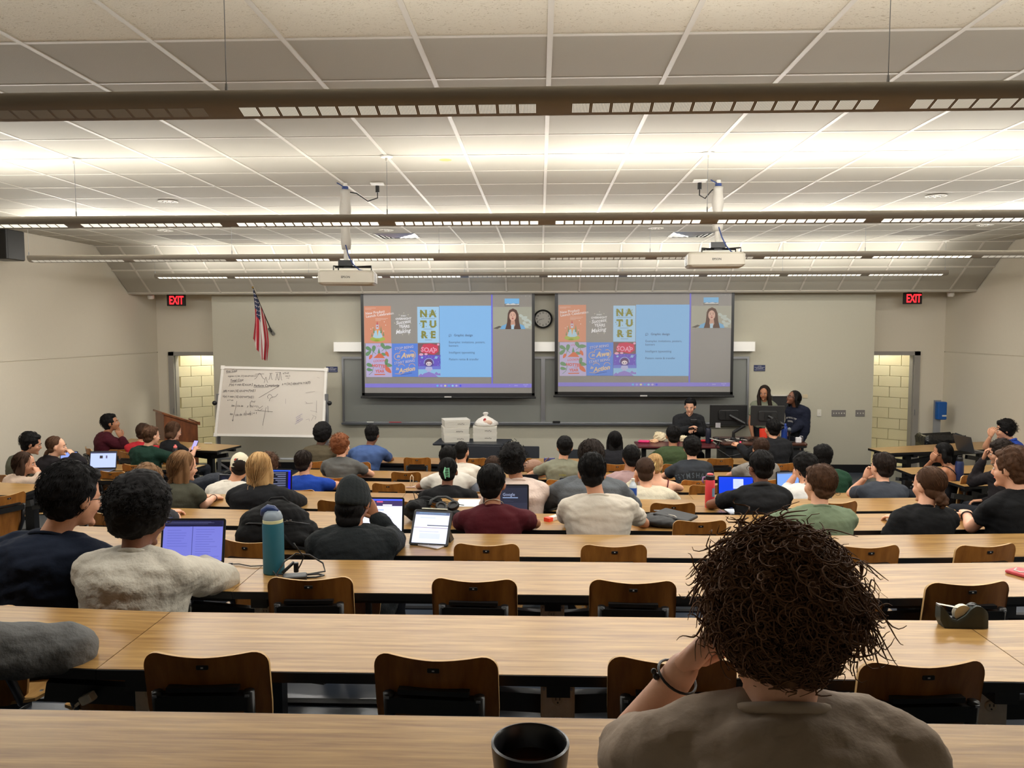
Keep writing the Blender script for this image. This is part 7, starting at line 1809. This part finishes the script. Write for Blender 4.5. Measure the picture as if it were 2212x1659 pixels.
# ------------------------------------------------------------------ lettering on clothes, laid on the cloth by ray casting
def print_on(key, items, m, name='print_lettering', up=.0, front=False, shapes=None):
    P = PEOPLE[key]; me = P['shirt'].data
    bvh = BVHTree.FromPolygons([v.co.copy() for v in me.vertices], [tuple(p.vertices) for p in me.polygons])
    rv, fv = P['rv'], P['fv']; dirn = fv if not front else -fv; rx = rv if not front else -rv
    o = P['Nk']-P['base']; mb = MB()
    def put(x, z):
        q = o+rx*x+Vector((0, 0, z))-dirn*.6; h = bvh.ray_cast(q, dirn)
        return (h[0] if h[0] is not None else q+dirn*.5)-dirn*.0035
    for s_, cx, cz, size, bold, arc in items:
        if arc:      # letters set along an arc of radius |arc|
            tot = len(s_); step = size*.62; sqx = .72
            for i, ch in enumerate(s_):
                a = (i-(tot-1)/2)*step/abs(arc); V, F = text_geo(ch, size, bold, 'CENTER')
                sg = 1 if arc > 0 else -1
                Vv = []
                for p in V:
                    rr = abs(arc)+p.y*sg; aa = a+p.x*sqx/abs(arc)
                    Vv.append(put(cx+math.sin(aa)*rr, cz+sg*(math.cos(aa)*rr-abs(arc))))
                mb.add(Vv, F)
        else:
            V, F = text_geo(s_, size, bold, 'CENTER'); mb.add([put(cx+p.x, cz+p.y) for p in V], F)
    for pts in (shapes or []): mb.add([put(x, z) for x, z in pts], [tuple(range(len(pts)))])
    return mb.build(name, m, P['obj'])
print_on('p33', [('GYMSHARK', 0, -.135, .082, .02, .55)], mat('print_steel_blue', (82, 94, 106), .8))
print_on('p25', [('SIGMA', .0, -.12, .028, .01, 0)], mat('print_yellow', (150, 146, 60), .8))
print_on('p25', [('XY', .035, -.145, .026, .02, 0)], mat('print_dark', (50, 60, 50), .8))
Dk = mat('print_forest', (44, 66, 48), .8)
ring_ = [[(.03+rr*math.cos(a), -.25+rr*math.sin(a)) for rr, a in ((.150, a0), (.150, a1), (.128, a1), (.128, a0))] for a0, a1 in [(PI*q/20, PI*(q+1)/20) for q in range(20)]]
print_on('p39', [], mat('print_lime', (170, 182, 112), .8), 'print_disc', shapes=[[(.03+r1*math.cos(a), -.25+r1*math.sin(a)) for r1, a in ((.134, a0), (.134, a1), (.0, a1), (0, a0))] for a0, a1 in [(PI*q/16, PI*(q+1)/16) for q in range(16)]])
o = print_on('p39', [('VILLAGE', .03, -.172, .045, .02, .10)], Dk); o.location = o.location-PEOPLE['p39']['fv']*.002
print_on('p39', [], Dk, 'print_ring', shapes=[[(.03+rr*math.cos(a), -.25+rr*math.sin(a)) for rr, a in ((.141, a0), (.141, a1), (.134, a1), (.134, a0))] for a0, a1 in [(PI*q/20, PI*(q+1)/20) for q in range(20)]])
Wp = mat('print_white', (220, 218, 210), .8)
print_on('i3', [('UNIVERSITY', .0, -.16, .036, .02, .32), ('SCHOOL', .0, -.215, .036, .02, .40)], Wp, front=True)
print_on('p21', [], mat('print_brown', (96, 80, 70), .8), 'print_outline', shapes=[[(-.07, -.1), (-.0, -.105), (.0, -.101), (-.07, -.096)], [(0, -.105), (.07, -.1), (.07, -.096), (0, -.101)], [(-.07, -.1), (-.066, -.1), (-.066, -.14), (-.07, -.14)], [(.066, -.1), (.07, -.1), (.07, -.14), (.066, -.14)]])
# necklace, wristbands, claw clips, face mask
def ring_at(key, c, d, r_, t, m, name, beads=False):
    P = PEOPLE[key]; d = Vector(d).normalized(); a_ = d.orthogonal().normalized(); b__ = d.cross(a_)
    mb = MB().tube([Vector(c)-P['base']+a_*math.cos(x)*r_+b__*math.sin(x)*r_ for x in np.linspace(0, 2*PI, 23)], t, 6)
    if beads: mb.ell(Vector(c)-P['base']-Vector((r_, 0, 0)), (.006, .006, .006), n=8, m=6).ell(Vector(c)-P['base']-Vector((r_+.004, 0, -.008)), (.005, .005, .005), n=8, m=6)
    return mb.build(name, m, P['obj'], smooth=True)
P = PEOPLE['p22']; MB().tube([P['Nk']-P['base']+P['rv']*.068*math.cos(a)+P['f2']*(.060*math.sin(a)+.012)+Vector((0, 0, .038-.03*math.sin(a))) for a in np.linspace(0, 2*PI, 25)], .003, 6).build('necklace', mat('silver_chain', (200, 190, 170), .3, .6), P['obj'], smooth=True)
E, Wv, _ = PEOPLE['f1']['arms'][-1]; dd = Wv-E; ring_at('f1', Wv-dd*.10, dd, .033, .0022, M_blackpl, 'cord_bracelet', True)
E, Wv, _ = PEOPLE['p11']['arms'][1]; dd = Wv-E; ring_at('p11', Wv-dd*.08, dd, .031, .003, M_blackpl, 'wristband'); 
E, Wv, _ = PEOPLE['p42']['arms'][-1]; dd = Wv-E; ring_at('p42', Wv-dd*.15, dd, .036, .006, M_blackpl, 'wristwatch')
E, Wv, _ = PEOPLE['p36']['arms'][-1]
for key, m in (('p20c', mat('clip_mint', (120, 190, 150), .4)), ('p31', mat('clip_gold', (176, 150, 96), .3, .4))):
    P = PEOPLE[key]; H = lambda x, y, z: P['C']+P['HM'] @ Vector((x, y, z))-P['base']
    mb = MB(); mb.tube([H(-.012, -.135, .045), H(-.02, -.148, .0), H(-.008, -.140, -.055)], [.005, .008, .005], 8)
    for q in range(6): mb.tube([H(-.016, -.146, .035-q*.014), H(.022, -.142, .035-q*.015)], .0028, 5)
    mb.tube([H(.022, -.140, .04), H(.026, -.140, -.045)], .004, 6); mb.build('claw_clip', m, P['obj'])
P = PEOPLE['p20']; H = lambda x, y, z: P['C']+P['HM'] @ Vector((x, y, z))-P['base']
MB().loft([[H(.066*math.cos(a)*k, .035+.062*math.sin(a)*k, z) for a in np.linspace(-.15, PI+.15, 12)]+[H(.060*math.cos(a)*k, .035+.056*math.sin(a)*k, z) for a in np.linspace(PI+.15, -.15, 12)] for z, k in ((-.02, 1.02), (-.05, 1.08), (-.09, 1.0), (-.115, .75))]).build('face_mask', M_cblack, P['obj'], smooth=True)
# handheld items: phone and presenter's device
P = PEOPLE['p4']; c = (P['arms'][1][1]+P['arms'][-1][1])/2+Vector((.0, .09, .05))
r = thing('mobile_phone', 'phone with a lilac screen held by the person in front of the lectern', 'phone', c, -.3)
MB().rbox((0, 0, 0), (.078, .155, .009), .012, M=Matrix.Rotation(1.0, 3, 'X')).build('body', M_blackpl, r)
MB().box((0, -.004, .003), (.068, .142, .002), M=Matrix.Rotation(1.0, 3, 'X')).build('display', E_((170, 160, 250), .9), r)
P = PEOPLE['i1']; c = (P['arms'][1][1]+P['arms'][-1][1])/2+Vector((0, -.10, .02))
r = thing('handheld_device', 'black device held by the seated presenter', 'phone', c)
MB().rbox((0, 0, 0), (.15, .075, .012), .012, M=Matrix.Rotation(-.6, 3, 'X')).build('body', M_blackpl, r)
